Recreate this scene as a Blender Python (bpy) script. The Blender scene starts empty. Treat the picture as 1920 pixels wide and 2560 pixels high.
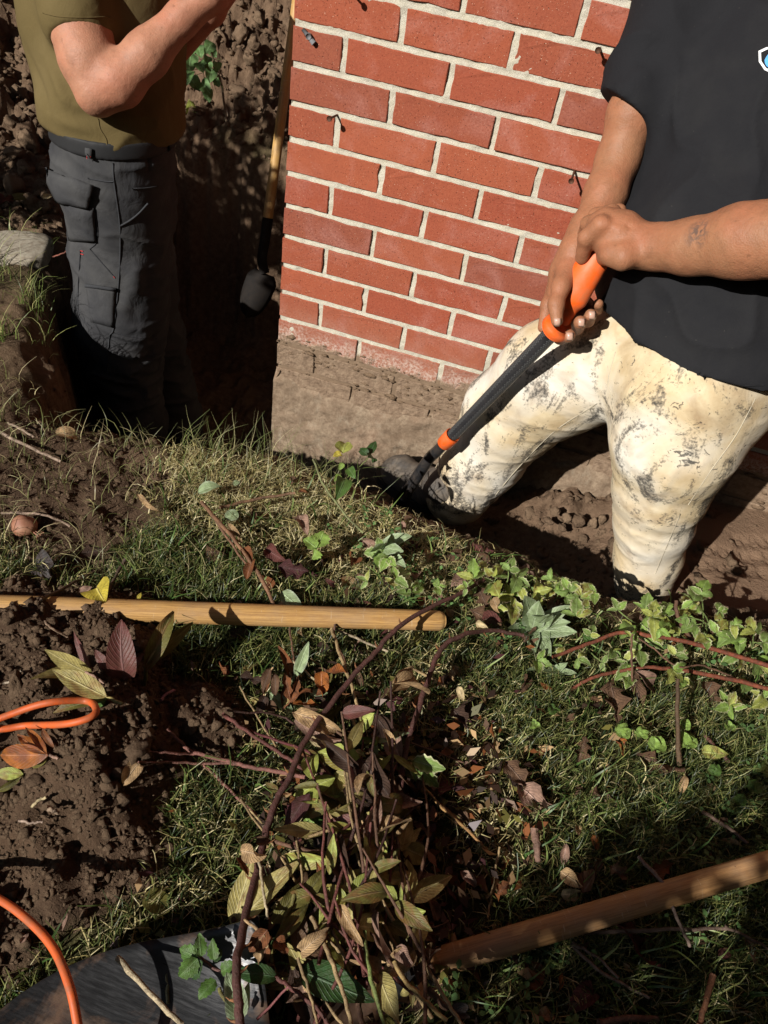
import bpy, math, random
import numpy as np
from mathutils import Vector, Matrix
from mathutils.bvhtree import BVHTree

random.seed(7)
RNG = np.random.default_rng(11)
scene = bpy.context.scene
COL = scene.collection

# ------------------------------------------------------------------ camera
CR = np.array([[0.952575, 0.271089, 0.138245],
               [0.286945, -0.648949, -0.704647],
               [-0.101308, 0.710898, -0.69596]])      # rows: right, down, forward
CC = np.array([0.55836, -1.53709, 1.03163])
cam_data = bpy.data.cameras.new('camera')
cam = bpy.data.objects.new('camera', cam_data)
COL.objects.link(cam)
cam_data.sensor_fit = 'HORIZONTAL'
cam_data.sensor_width = 36.0
cam_data.lens = 1923.0 / 1920.0 * 36.0
cam_data.clip_start = 0.02
cam_data.clip_end = 200.0
_r, _u, _b = CR[0], -CR[1], -CR[2]
cam.matrix_world = Matrix(((_r[0], _u[0], _b[0], CC[0]), (_r[1], _u[1], _b[1], CC[1]),
                           (_r[2], _u[2], _b[2], CC[2]), (0, 0, 0, 1)))
scene.camera = cam

# ------------------------------------------------------------------ light
SUN = np.array([0.56, 1.0, -0.70]); SUN = SUN / np.linalg.norm(SUN)      # travel direction
SUN_EL = math.asin(-SUN[2])
SUN_AZ = math.atan2(-SUN[0], -SUN[1])          # clockwise from +Y
world = bpy.data.worlds.new('World'); scene.world = world
world.use_nodes = True
_nt = world.node_tree
_bg = _nt.nodes['Background']
_sky = _nt.nodes.new('ShaderNodeTexSky')
_sky.sky_type = 'NISHITA'; _sky.sun_disc = False
_sky.sun_elevation = SUN_EL; _sky.sun_rotation = SUN_AZ
_nt.links.new(_sky.outputs[0], _bg.inputs[0])
_bg.inputs[1].default_value = 0.05
sun_data = bpy.data.lights.new('sun', 'SUN')
sun_data.energy = 5.0; sun_data.angle = math.radians(0.5); sun_data.color = (1.0, 0.965, 0.905)
sun = bpy.data.objects.new('sun', sun_data); COL.objects.link(sun)
sun.rotation_euler = Vector(SUN.tolist()).to_track_quat('-Z', 'Y').to_euler()
sun.location = (-2, -4, 4)
scene.view_settings.view_transform = 'Standard'
scene.view_settings.look = 'None'
scene.view_settings.gamma = 1.0
scene.view_settings.exposure = 0.36
scene.view_settings.use_curve_mapping = False
scene.cycles.max_bounces = 6
scene.cycles.diffuse_bounces = 1
scene.cycles.transparent_max_bounces = 4

# ------------------------------------------------------------------ helpers
DS = 1920.0 / 1659.0
def V3(*a): return np.array(a, float)
def ray(x, y):
    d = V3((x * DS - 960) / 1923, (y * DS - 1280) / 1923, 1.0)
    return CR.T @ d
def at(x, y, t): return CC + ray(x, y) * t            # point seen at (x, y), t metres in front
def atz(x, y, z):
    d = ray(x, y); return CC + d * ((z - CC[2]) / d[2])

def _hash(ix, iy, iz, seed):
    h = (ix.astype(np.int64) * 374761393 + iy.astype(np.int64) * 668265263 + iz.astype(np.int64) * 2147483647 + seed * 1274126177) & 0xffffffff
    h = ((h ^ (h >> 13)) * 1274126177) & 0xffffffff
    h = ((h ^ (h >> 16)) * 2246822519) & 0xffffffff
    return ((h ^ (h >> 15)) & 0xffffff) / float(0xffffff)
def vnoise(x, y, z=None, seed=0):
    x = np.asarray(x, float); y = np.asarray(y, float)
    z = np.zeros_like(x) if z is None else np.asarray(z, float)
    ix, iy, iz = np.floor(x), np.floor(y), np.floor(z)
    fx, fy, fz = x - ix, y - iy, z - iz
    fx, fy, fz = [f * f * (3 - 2 * f) for f in (fx, fy, fz)]
    r = 0
    for a in (0, 1):
        for b in (0, 1):
            for c in (0, 1):
                w = (fx if a else 1 - fx) * (fy if b else 1 - fy) * (fz if c else 1 - fz)
                r = r + w * _hash(ix + a, iy + b, iz + c, seed)
    return r * 2 - 1
def fbm(x, y, z=None, f=1.0, o=4, seed=0, g=0.5):
    r = 0; a = 1.0
    for i in range(o):
        r = r + a * vnoise(np.asarray(x) * f, np.asarray(y) * f, None if z is None else np.asarray(z) * f, seed + i)
        f *= 2.03; a *= g
    return r
def smooth(a, b, x):
    t = np.clip((x - a) / (b - a), 0, 1); return t * t * (3 - 2 * t)

def mesh_obj(name, verts, faces, mat=None, parent=None, sm=True, col=None, loc=None, sv=None):
    me = bpy.data.meshes.new(name)
    verts = np.asarray(verts, np.float32)
    if loc is not None: verts = verts - np.asarray(loc, np.float32)
    if isinstance(faces, np.ndarray):
        n = len(faces); k = faces.shape[1]
        me.vertices.add(len(verts)); me.vertices.foreach_set('co', verts.ravel())
        me.loops.add(n * k); me.loops.foreach_set('vertex_index', faces.astype(np.int32).ravel())
        me.polygons.add(n); me.polygons.foreach_set('loop_start', np.arange(0, n * k, k, dtype=np.int32))
        me.update(calc_edges=True)
    else:
        me.from_pydata(verts.tolist(), [], faces); me.update()
    if sm: me.polygons.foreach_set('use_smooth', np.ones(len(me.polygons), bool))
    if col is not None:
        col = np.asarray(col, np.float32)
        if col.shape[1] == 3: col = np.concatenate([col, np.ones((len(col), 1), np.float32)], 1)
        a = me.color_attributes.new('Col', 'FLOAT_COLOR', 'POINT'); a.data.foreach_set('color', col.ravel())
    if sv is not None:
        a = me.color_attributes.new('SV', 'FLOAT_COLOR', 'POINT'); a.data.foreach_set('color', np.asarray(sv, np.float32).ravel())
    if mat: me.materials.append(mat)
    o = bpy.data.objects.new(name, me); COL.objects.link(o)
    if parent is not None: o.parent = parent
    if loc is not None and parent is None: o.location = [float(v) for v in loc]
    return o
def tag(o, label=None, cat=None, group=None, kind=None):
    if label: o['label'] = label
    if cat: o['category'] = cat
    if group: o['group'] = group
    if kind: o['kind'] = kind
    return o
def empty(name, loc, label, cat, group=None):
    o = bpy.data.objects.new(name, None); COL.objects.link(o)
    o.empty_display_size = 0.05
    o.location = [float(v) for v in loc]
    return tag(o, label, cat, group)
def child_mesh(name, verts, faces, mat, root, **k):
    """verts in world space; stored relative to the root's location"""
    v = np.asarray(verts, float) - np.array(root.location)
    return mesh_obj(name, v, faces, mat, root, **k)

def grid_faces(nu, nv, close_v=False):
    u = np.arange(nu - 1)[:, None]; v = np.arange(nv if close_v else nv - 1)[None, :]
    v2 = (v + 1) % nv
    return np.stack([u * nv + v, (u + 1) * nv + v, (u + 1) * nv + v2, u * nv + v2], -1).reshape(-1, 4)

def catmull(pts, n=8):
    P = [np.asarray(p, float) for p in pts]
    P = [2 * P[0] - P[1]] + P + [2 * P[-1] - P[-2]]
    out = []
    for i in range(1, len(P) - 2):
        for k in range(n):
            t = k / n
            out.append(0.5 * ((2 * P[i]) + (-P[i - 1] + P[i + 1]) * t + (2 * P[i - 1] - 5 * P[i] + 4 * P[i + 1] - P[i + 2]) * t * t
                              + (-P[i - 1] + 3 * P[i] - 3 * P[i + 1] + P[i + 2]) * t ** 3))
    out.append(P[-2]); return np.array(out)

def tube(pts, rad, n=8, cap=True, flat=1.0, flat_dir=None, wob=0.0, seed=0):
    """loft round rings along pts; returns verts, faces(list)"""
    pts = np.asarray(pts, float); m = len(pts)
    rad = np.broadcast_to(np.asarray(rad, float), (m,)).copy()
    T = np.gradient(pts, axis=0); T /= np.linalg.norm(T, axis=1)[:, None] + 1e-12
    up = np.array([0, 0, 1.0]) if flat_dir is None else np.asarray(flat_dir, float)
    if flat_dir is None and abs(T[0] @ up) > 0.9: up = np.array([1.0, 0, 0])
    vs = []
    ang = np.linspace(0, 2 * np.pi, n, endpoint=False)
    for i in range(m):
        a = np.cross(T[i], up); a /= np.linalg.norm(a) + 1e-12
        b = np.cross(a, T[i]); b /= np.linalg.norm(b) + 1e-12
        if flat_dir is None: up = b
        r = rad[i] * (1 + (wob * vnoise(np.cos(ang) * 1.3 + seed, np.sin(ang) * 1.3, np.full(n, i * 0.35), seed) if wob else 0))
        vs.append(pts[i] + np.outer(np.cos(ang) * r, a) + np.outer(np.sin(ang) * r * flat, b))
    v = np.concatenate(vs)
    f = grid_faces(m, n, True).tolist()
    if cap:
        f.append(list(range(n))[::-1]); f.append(list(range((m - 1) * n, m * n)))
    return v, f
def merge(parts):
    vs, fs, o = [], [], 0
    for v, f in parts:
        v = np.asarray(v); vs.append(v)
        f = f.tolist() if isinstance(f, np.ndarray) else f
        fs += [[i + o for i in q] for q in f]; o += len(v)
    return np.concatenate(vs), fs
def box(c, ax, ay, az):
    c, ax, ay, az = [np.asarray(q, float) for q in (c, ax, ay, az)]
    v = [c + i * ax + j * ay + k * az for i in (-1, 1) for j in (-1, 1) for k in (-1, 1)]
    return np.array(v), [[0, 1, 3, 2], [4, 6, 7, 5], [0, 4, 5, 1], [2, 3, 7, 6], [0, 2, 6, 4], [1, 5, 7, 3]]

# ------------------------------------------------------------------ SDF bodies (smooth-blended tapered limbs)
def sdf_mesh(prims, vox, k=0.02, pad=0.03):
    """prims: dicts a,b,ra,rb[,k][,n,s (flatten axis)][,clip [(point, normal), ...]][,sub]"""
    lo = np.min([np.minimum(np.asarray(p['a']) - p['ra'], np.asarray(p['b']) - p['rb']) for p in prims if not p.get('sub')], 0) - pad
    hi = np.max([np.maximum(np.asarray(p['a']) + p['ra'], np.asarray(p['b']) + p['rb']) for p in prims if not p.get('sub')], 0) + pad
    N = np.ceil((hi - lo) / vox).astype(int) + 1
    D = np.full(N, 0.2, np.float32)
    for p in prims:
        a, b = np.asarray(p['a'], float), np.asarray(p['b'], float); ra, rb = p['ra'], p['rb']
        kk = p.get('k', k); ex = kk * 1.2 + vox * 2
        l = np.clip(np.floor((np.minimum(a - ra, b - rb) - ex - lo) / vox).astype(int), 0, N)
        h = np.clip(np.ceil((np.maximum(a + ra, b + rb) + ex - lo) / vox).astype(int) + 1, 0, N)
        if (h <= l).any(): continue
        g = [(lo[i] + vox * np.arange(l[i], h[i])) for i in range(3)]
        X, Y, Z = np.meshgrid(*g, indexing='ij', sparse=True)
        ab = b - a; L2 = ab @ ab + 1e-12
        t = np.clip(((X - a[0]) * ab[0] + (Y - a[1]) * ab[1] + (Z - a[2]) * ab[2]) / L2, 0, 1)
        px, py, pz = X - a[0] - t * ab[0], Y - a[1] - t * ab[1], Z - a[2] - t * ab[2]
        d2 = px * px + py * py + pz * pz
        if 'n' in p:
            n = np.asarray(p['n'], float); n = n / np.linalg.norm(n)
            c = px * n[0] + py * n[1] + pz * n[2]
            d2 = d2 + (p['s'] ** 2 - 1) * c * c
        d = np.sqrt(d2) - (ra + (rb - ra) * t)
        for (cp, cn) in p.get('clip', ()):
            cn = np.asarray(cn, float); cn = cn / np.linalg.norm(cn)
            d = np.maximum(d, (X - cp[0]) * cn[0] + (Y - cp[1]) * cn[1] + (Z - cp[2]) * cn[2])
        sl = tuple(slice(l[i], h[i]) for i in range(3))
        S_ = D[sl]
        if p.get('sub'):
            D[sl] = np.maximum(S_, -d)
        else:
            hh = np.clip(0.5 + 0.5 * (S_ - d) / kk, 0, 1)
            D[sl] = S_ + (d - S_) * hh - kk * hh * (1 - hh)
    # surface nets
    ins = D < 0
    c = ins[:-1, :-1, :-1].astype(np.int8)
    cnt = np.zeros(c.shape, np.int8)
    offs = [(i, j, q) for i in (0, 1) for j in (0, 1) for q in (0, 1)]
    for (i, j, q) in offs:
        cnt += ins[i:N[0] - 1 + i, j:N[1] - 1 + j, q:N[2] - 1 + q]
    act = np.argwhere((cnt > 0) & (cnt < 8))
    vid = np.full(c.shape, -1, np.int32); vid[tuple(act.T)] = np.arange(len(act))
    val = np.stack([D[act[:, 0] + i, act[:, 1] + j, act[:, 2] + q] for (i, j, q) in offs], 1)
    acc = np.zeros((len(act), 3)); num = np.zeros(len(act))
    for e in range(8):
        for f in range(e + 1, 8):
            oe, of = np.array(offs[e]), np.array(offs[f])
            if np.abs(oe - of).sum() != 1: continue
            m = (val[:, e] < 0) != (val[:, f] < 0)
            t = val[m, e] / (val[m, e] - val[m, f])
            acc[m] += oe + t[:, None] * (of - oe); num[m] += 1
    P = lo + vox * (act + acc / num[:, None])
    quads = []
    for ax in range(3):
        s0 = [slice(None)] * 3; s1 = [slice(None)] * 3
        s0[ax] = slice(0, -1); s1[ax] = slice(1, None)
        A, B = ins[tuple(s0)], ins[tuple(s1)]
        E = np.argwhere(A != B)
        o1, o2 = [q for q in range(3) if q != ax]
        E = E[(E[:, o1] > 0) & (E[:, o2] > 0) & (E[:, o1] < N[o1] - 1) & (E[:, o2] < N[o2] - 1)]
        d1 = np.zeros(3, int); d1[o1] = 1; d2 = np.zeros(3, int); d2[o2] = 1
        q = np.stack([vid[tuple((E - d1 - d2).T)], vid[tuple((E - d2).T)], vid[tuple(E.T)], vid[tuple((E - d1).T)]], 1)
        flip = A[tuple(E.T)]
        if ax == 1: flip = ~flip
        q[~flip] = q[~flip][:, ::-1]
        quads.append(q)
    F = np.concatenate(quads); F = F[(F >= 0).all(1)]
    return P, F
def vnormals(P, F):
    n = np.cross(P[F[:, 2]] - P[F[:, 0]], P[F[:, 3]] - P[F[:, 1]])
    N = np.zeros_like(P)
    for i in range(4): np.add.at(N, F[:, i], n)
    return N / (np.linalg.norm(N, axis=1)[:, None] + 1e-12)
def relax(P, F, it=2, w=0.5):
    for _ in range(it):
        A = np.zeros_like(P); c = np.zeros(len(P))
        for i in range(4):
            np.add.at(A, F[:, i], P[F[:, (i + 1) % 4]] + P[F[:, (i - 1) % 4]]); np.add.at(c, F[:, i], 2)
        P = P * (1 - w) + w * A / np.maximum(c, 1)[:, None]
    return P
def folds(P, segs):
    """sum of smooth ridges (h>0) or creases (h<0): segs = (a, b, halfwidth, height)"""
    r = np.zeros(len(P))
    for a, b, w, h in segs:
        ab = b - a; t = np.clip(((P - a) @ ab) / (ab @ ab), 0, 1)
        d = np.linalg.norm(P - a - t[:, None] * ab, axis=1)
        r += h * np.exp(-(d / w) ** 2) * np.clip(1.15 - np.abs(2 * t - 1) ** 3, 0, 1)
    return r

# ------------------------------------------------------------------ materials
def lin(r, g, b):
    f = lambda c: (c / 255 / 12.92) if c / 255 <= 0.04045 else ((c / 255 + 0.055) / 1.055) ** 2.4
    return (f(r), f(g), f(b), 1.0)
class Mat:
    def __init__(self, name, rough=0.8, spec=0.3):
        self.m = bpy.data.materials.new(name); self.m.use_nodes = True
        self.t = self.m.node_tree; self.b = self.t.nodes['Principled BSDF']
        self.b.inputs['Roughness'].default_value = rough
        self.b.inputs['Specular IOR Level'].default_value = spec
    def n(self, typ, **k):
        nd = self.t.nodes.new(typ)
        for a, v in k.items(): setattr(nd, a, v)
        return nd
    def l(self, a, b): self.t.links.new(a, b)
    def coord(self, which='Object'): return self.n('ShaderNodeTexCoord').outputs[which]
    def pos(self): return self.n('ShaderNodeNewGeometry').outputs['Position']
    def noise(self, vec, scale, detail=4, rough=0.55, dist=0.0):
        nd = self.n('ShaderNodeTexNoise'); nd.inputs['Scale'].default_value = scale
        nd.inputs['Detail'].default_value = detail; nd.inputs['Roughness'].default_value = rough
        nd.inputs['Distortion'].default_value = dist
        if vec is not None: self.l(vec, nd.inputs['Vector'])
        return nd.outputs['Fac']
    def scale(self, vec, s):
        nd = self.n('ShaderNodeMapping'); nd.inputs['Scale'].default_value = s
        self.l(vec, nd.inputs['Vector']); return nd.outputs[0]
    def ramp(self, fac, stops):
        nd = self.n('ShaderNodeValToRGB'); e = nd.color_ramp.elements
        while len(e) < len(stops): e.new(0.5)
        for i, (p, c) in enumerate(stops):
            e[i].position = p
            e[i].color = c if isinstance(c, tuple) and len(c) == 4 else ((*c, 1.0) if isinstance(c, tuple) else (c, c, c, 1))
        self.l(fac, nd.inputs[0]); return nd.outputs[0]
    def mix(self, fac, a, b, mode='MIX'):
        nd = self.n('ShaderNodeMix', data_type='RGBA', blend_type=mode)
        for s, v in ((nd.inputs[0], fac), (nd.inputs[6], a), (nd.inputs[7], b)):
            if hasattr(v, 'is_linked') or isinstance(v, bpy.types.NodeSocket): self.l(v, s)
            else: s.default_value = v if not isinstance(v, tuple) or len(v) == 4 else (*v, 1.0)
        return nd.outputs[2]
    def math(self, op, a, b=None, clamp=False):
        nd = self.n('ShaderNodeMath', operation=op, use_clamp=clamp)
        for s, v in ((nd.inputs[0], a), (nd.inputs[1], b)):
            if v is None: continue
            if isinstance(v, bpy.types.NodeSocket): self.l(v, s)
            else: s.default_value = v
        return nd.outputs[0]
    def color(self, c):
        if isinstance(c, bpy.types.NodeSocket): self.l(c, self.b.inputs['Base Color'])
        else: self.b.inputs['Base Color'].default_value = c if len(c) == 4 else (*c, 1.0)
        return self
    def roughness(self, s): self.l(s, self.b.inputs['Roughness']); return self
    def bump(self, h, strength=0.5, dist=0.002, prev=None):
        nd = self.n('ShaderNodeBump'); nd.inputs['Strength'].default_value = strength
        nd.inputs['Distance'].default_value = dist
        self.l(h, nd.inputs['Height'])
        if prev is not None: self.l(prev, nd.inputs['Normal'])
        self.l(nd.outputs[0], self.b.inputs['Normal']); return nd.outputs[0]
    def attr(self, name='Col'):
        nd = self.n('ShaderNodeVertexColor', layer_name=name); return nd.outputs['Color']
    def rnd(self): return self.n('ShaderNodeObjectInfo').outputs['Random']

M = {}
def m_soil():
    m = Mat('soil', 0.95, 0.1); p = m.pos()
    big = m.noise(p, 6, 4); mid = m.noise(p, 55, 6, 0.65); fine = m.noise(p, 320, 4, 0.7)
    c = m.ramp(mid, [(0.25, (0.055, 0.033, 0.021)), (0.5, (0.13, 0.084, 0.054)), (0.78, (0.23, 0.155, 0.10))])
    c = m.mix(m.ramp(big, [(0.35, 0.0), (0.7, 0.6)]), c, (0.17, 0.108, 0.066, 1))
    th = m.ramp(m.noise(m.scale(p, (1, 1, 1)), 140, 5, 0.7, 1.0), [(0.3, (0.02, 0.022, 0.008)), (0.55, (0.055, 0.05, 0.02)), (0.8, (0.13, 0.11, 0.05))])
    a = m.n('ShaderNodeSeparateColor'); m.l(m.attr(), a.inputs[0])
    c = m.mix(a.outputs[0], c, m.mix(1.0, c, (0.55, 0.53, 0.52, 1), 'MULTIPLY'))   # R: darker topsoil
    c = m.mix(a.outputs[1], c, th)                       # G: living turf thatch
    c = m.mix(a.outputs[2], c, (0.20, 0.128, 0.082, 1))  # B: trodden clay
    m.color(c)
    h = m.math('ADD', m.math('MULTIPLY', mid, 1.0), m.math('MULTIPLY', fine, 0.5))
    m.bump(h, 0.9, 0.008); return m.m
def m_clod(name='clod', k=1.0):
    m = Mat(name, 0.95, 0.1); p = m.pos()
    mid = m.noise(p, 90, 6, 0.7); r = m.rnd()
    c = m.ramp(mid, [(0.25, (0.09, 0.056, 0.036)), (0.55, (0.18, 0.12, 0.078)), (0.8, (0.30, 0.21, 0.135))])
    c = m.mix(0.5, c, m.ramp(r, [(0.0, (0.10, 0.065, 0.04)), (1.0, (0.27, 0.185, 0.115))]))
    if k != 1.0: c = m.mix(1.0, c, (k, k * 0.97, k * 0.96, 1), 'MULTIPLY')
    m.color(c); m.bump(m.noise(p, 260, 5, 0.7), 0.9, 0.006); return m.m
def m_brick():
    m = Mat('brick', 0.88, 0.2); p = m.pos(); r = m.rnd()
    base = m.ramp(r, [(0.0, (0.235, 0.056, 0.030)), (0.3, (0.285, 0.066, 0.032)), (0.55, (0.25, 0.050, 0.027)), (0.8, (0.31, 0.078, 0.037)), (1.0, (0.185, 0.052, 0.034))])
    fine = m.noise(p, 230, 6, 0.75); blot = m.noise(p, 28, 5, 0.65)
    c = m.mix(m.ramp(fine, [(0.3, 0.0), (0.75, 0.55)]), base, (0.42, 0.135, 0.07, 1))
    c = m.mix(m.ramp(blot, [(0.4, 0.0), (0.7, 0.25)]), c, (0.20, 0.05, 0.032, 1))
    pits = m.ramp(m.noise(p, 330, 3, 0.6), [(0.28, 1.0), (0.36, 0.0)])
    c = m.mix(m.math('MULTIPLY', pits, 0.7), c, (0.07, 0.02, 0.014, 1))
    spk = m.ramp(m.noise(p, 480, 2, 0.5), [(0.70, 0.0), (0.75, 1.0)])
    c = m.mix(m.math('MULTIPLY', spk, 0.75), c, (0.72, 0.52, 0.38, 1))
    bloom = m.ramp(m.noise(p, 10, 4, 0.55, 0.8), [(0.50, 0.0), (0.76, 0.32)])
    c = m.mix(m.math('MULTIPLY', bloom, m.ramp(fine, [(0.35, 0.2), (0.65, 1.0)])), c, (0.55, 0.33, 0.30, 1))
    # salts and dried mud left by the old ground line
    xyz = m.n('ShaderNodeSeparateXYZ'); m.l(p, xyz.inputs[0])
    zz = m.math('ADD', xyz.outputs[2], m.math('MULTIPLY', m.math('SUBTRACT', m.noise(p, 22, 6, 0.62), 0.5), 0.085))
    zz = m.math('ADD', zz, m.math('MULTIPLY', m.math('SUBTRACT', m.noise(p, 5, 3, 0.5), 0.5), 0.03))
    salt = m.ramp(m.math('MULTIPLY', m.math('ADD', zz, 0.02), 8.0), [(0.28, 1.0), (0.42, 0.35), (0.75, 0.0)])
    salt = m.math('MULTIPLY', salt, m.ramp(m.noise(p, 160, 5, 0.75), [(0.42, 0.0), (0.62, 0.85)]))
    dust = m.math('MULTIPLY', m.ramp(m.math('MULTIPLY', m.math('ADD', zz, 0.05), 5.0), [(0.20, 0.75), (0.45, 0.30), (0.95, 0.0)]), m.ramp(m.noise(p, 48, 5, 0.65), [(0.3, 0.45), (0.65, 1.0)]))
    c = m.mix(dust, c, (0.30, 0.185, 0.125, 1))
    c = m.mix(m.math('MULTIPLY', salt, 0.7), c, (0.60, 0.50, 0.43, 1))
    mud = m.ramp(m.math('MULTIPLY', m.math('ADD', zz, 0.05), 10.0), [(0.40, 1.0), (0.52, 0.0)])
    mc = m.ramp(m.noise(p, 60, 6, 0.65), [(0.25, (0.12, 0.078, 0.05)), (0.5, (0.24, 0.165, 0.11)), (0.8, (0.34, 0.25, 0.17))])
    c = m.mix(mud, c, mc)
    m.color(c)
    h = m.math('ADD', m.math('MULTIPLY', fine, 0.5), m.math('MULTIPLY', pits, -0.6))
    h = m.math('ADD', h, m.math('MULTIPLY', mud, m.math('MULTIPLY', m.noise(p, 75, 6, 0.65), 4.0)))
    m.bump(h, 0.8, 0.0022); return m.m
def m_mortar():
    m = Mat('mortar', 0.92, 0.15); p = m.pos()
    s = m.noise(p, 700, 3, 0.7); b = m.noise(p, 40, 4)
    c = m.ramp(s, [(0.3, (0.30, 0.265, 0.195)), (0.5, (0.54, 0.50, 0.41)), (0.75, (0.70, 0.66, 0.56))])
    c = m.mix(m.ramp(b, [(0.4, 0.0), (0.75, 0.45)]), c, (0.50, 0.44, 0.30, 1))
    xyz = m.n('ShaderNodeSeparateXYZ'); m.l(p, xyz.inputs[0])
    zz = m.math('ADD', xyz.outputs[2], m.math('MULTIPLY', m.math('SUBTRACT', m.noise(p, 22, 6, 0.62), 0.5), 0.085))
    mud = m.ramp(m.math('MULTIPLY', m.math('ADD', zz, 0.05), 10.0), [(0.45, 1.0), (0.62, 0.0)])
    c = m.mix(mud, c, (0.21, 0.145, 0.095, 1))
    m.color(c); m.bump(m.math('ADD', s, m.math('MULTIPLY', b, 1.5)), 0.8, 0.0018); return m.m
def m_foundation():
    m = Mat('muddy foundation', 0.93, 0.12); p = m.pos()
    a = m.noise(p, 14, 6, 0.6, 0.4); b = m.noise(p, 110, 6, 0.7)
    c = m.ramp(a, [(0.25, (0.17, 0.118, 0.078)), (0.5, (0.26, 0.19, 0.13)), (0.75, (0.36, 0.28, 0.195))])
    c = m.mix(m.ramp(b, [(0.35, 0.6), (0.6, 0.0)]), c, (0.13, 0.085, 0.055, 1))
    g = m.ramp(m.noise(m.scale(p, (1, 1, 0.5)), 30, 5, 0.7), [(0.55, 0.0), (0.75, 0.5)])
    c = m.mix(g, c, (0.42, 0.36, 0.27, 1))
    c = m.mix(m.ramp(m.noise(p, 3.3, 3), [(0.55, 0.0), (0.68, 0.22)]), c, (0.31, 0.12, 0.07, 1))
    m.color(c); m.bump(m.math('ADD', m.math('MULTIPLY', a, 0.5), b), 0.8, 0.004); return m.m
def leaf_nodes(m, dark, noise_scale, amt, tr_amt, bstr):
    c = m.attr()
    sv = m.n('ShaderNodeVertexColor', layer_name='SV'); sp = m.n('ShaderNodeSeparateColor'); m.l(sv.outputs['Color'], sp.inputs[0])
    ph = m.math('SUBTRACT', m.math('MULTIPLY', sp.outputs[0], 11.0), m.math('MULTIPLY', sp.outputs[1], 3.2))
    side = m.ramp(m.math('PINGPONG', ph, 0.5), [(0.0, 1.0), (0.16, 0.0)])
    mid = m.ramp(sp.outputs[1], [(0.03, 1.0), (0.09, 0.0)])
    vein = m.math('MAXIMUM', m.math('MULTIPLY', side, 0.5), mid)
    c2 = m.mix(m.ramp(m.noise(m.pos(), noise_scale, 5, 0.65), [(0.38, 0.0), (0.72, amt)]), c, dark)
    br = m.n('ShaderNodeHueSaturation'); br.inputs['Value'].default_value = 1.55; br.inputs['Saturation'].default_value = 0.8; m.l(c2, br.inputs['Color'])
    c3 = m.mix(m.math('MULTIPLY', vein, 0.55), c2, br.outputs[0])
    m.color(c3)
    h = m.math('ADD', m.math('MULTIPLY', vein, -0.8), m.math('MULTIPLY', m.noise(m.pos(), 260, 4, 0.6), 0.6))
    m.bump(h, bstr, 0.0025)
    tr = m.n('ShaderNodeBsdfTranslucent'); m.l(c3, tr.inputs[0])
    mx = m.n('ShaderNodeMixShader'); mx.inputs[0].default_value = tr_amt
    m.l(m.b.outputs[0], mx.inputs[1]); m.l(tr.outputs[0], mx.inputs[2])
    m.l(mx.outputs[0], m.t.nodes['Material Output'].inputs[0]); return m.m
def m_leaf(): return leaf_nodes(Mat('leaf', 0.48, 0.35), (0.05, 0.04, 0.015, 1), 140, 0.45, 0.25, 0.6)
def m_dryleaf(): return leaf_nodes(Mat('dry leaf', 0.75, 0.2), (0.05, 0.026, 0.016, 1), 90, 0.7, 0.14, 0.9)
def m_grass():
    m = Mat('grass', 0.45, 0.4); c = m.attr(); m.color(c)
    tr = m.n('ShaderNodeBsdfTranslucent'); m.l(c, tr.inputs[0])
    mx = m.n('ShaderNodeMixShader'); mx.inputs[0].default_value = 0.25
    m.l(m.b.outputs[0], mx.inputs[1]); m.l(tr.outputs[0], mx.inputs[2])
    m.l(mx.outputs[0], m.t.nodes['Material Output'].inputs[0]); return m.m
def m_stem():
    m = Mat('stem', 0.6, 0.3); c = m.attr()
    n = m.noise(m.scale(m.coord(), (1, 1, 1)), 130, 4, 0.7)
    n2 = m.noise(m.coord(), 420, 4, 0.7)
    m.color(m.mix(m.ramp(n, [(0.35, 0.0), (0.70, 0.75)]), c, (0.045, 0.028, 0.02, 1))); m.bump(m.math('ADD', n, n2), 0.9, 0.0018); return m.m
def m_wood(name, light, dark, worn=0.0, axis=None):
    """grain runs along the local X axis of the handle object"""
    m = Mat(name, 0.55, 0.3); p = m.coord()
    w = m.n('ShaderNodeTexWave', wave_type='BANDS', bands_direction='Z'); w.inputs['Scale'].default_value = 55
    w.inputs['Distortion'].default_value = 5; w.inputs['Detail'].default_value = 4; w.inputs['Detail Scale'].default_value = 0.8
    m.l(m.scale(p, (0.10, 1, 1)), w.inputs['Vector'])
    st = m.noise(m.scale(p, (0.04, 1, 1)), 420, 6, 0.8)
    c = m.mix(m.ramp(w.outputs['Fac'], [(0.3, 0.0), (0.9, 0.35)]), light, dark)
    c = m.mix(m.ramp(st, [(0.42, 0.0), (0.62, 0.75)]), c, dark)
    scr = m.ramp(m.noise(m.scale(p, (1.0, 0.12, 0.12)), 260, 3, 0.6), [(0.66, 0.0), (0.70, 0.55)])
    c = m.mix(scr, c, (0.55, 0.42, 0.27, 1))
    if worn:
        g = m.ramp(m.noise(p, 13, 6, 0.65), [(0.42, 0.0), (0.62, worn)])
        c = m.mix(g, c, (0.30, 0.22, 0.15, 1))
    spot = m.ramp(m.noise(p, 42, 5, 0.7), [(0.66, 0.0), (0.71, 0.85)])
    c = m.mix(spot, c, (0.06, 0.04, 0.03, 1))
    m.color(c); m.bump(st, 0.4, 0.0008); return m.m
def m_plain(name, col, rough=0.5, spec=0.4, metal=0.0, nz=0.25, nscale=60, dark=None, bs=0.2):
    m = Mat(name, rough, spec); p = m.coord()
    n = m.noise(p, nscale, 5, 0.65)
    m.color(m.mix(m.ramp(n, [(0.4, 0.0), (0.75, nz)]), (*col, 1), (*(dark or tuple(q * 0.35 for q in col)), 1)))
    m.b.inputs['Metallic'].default_value = metal
    m.bump(n, bs, 0.001); return m.m
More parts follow.
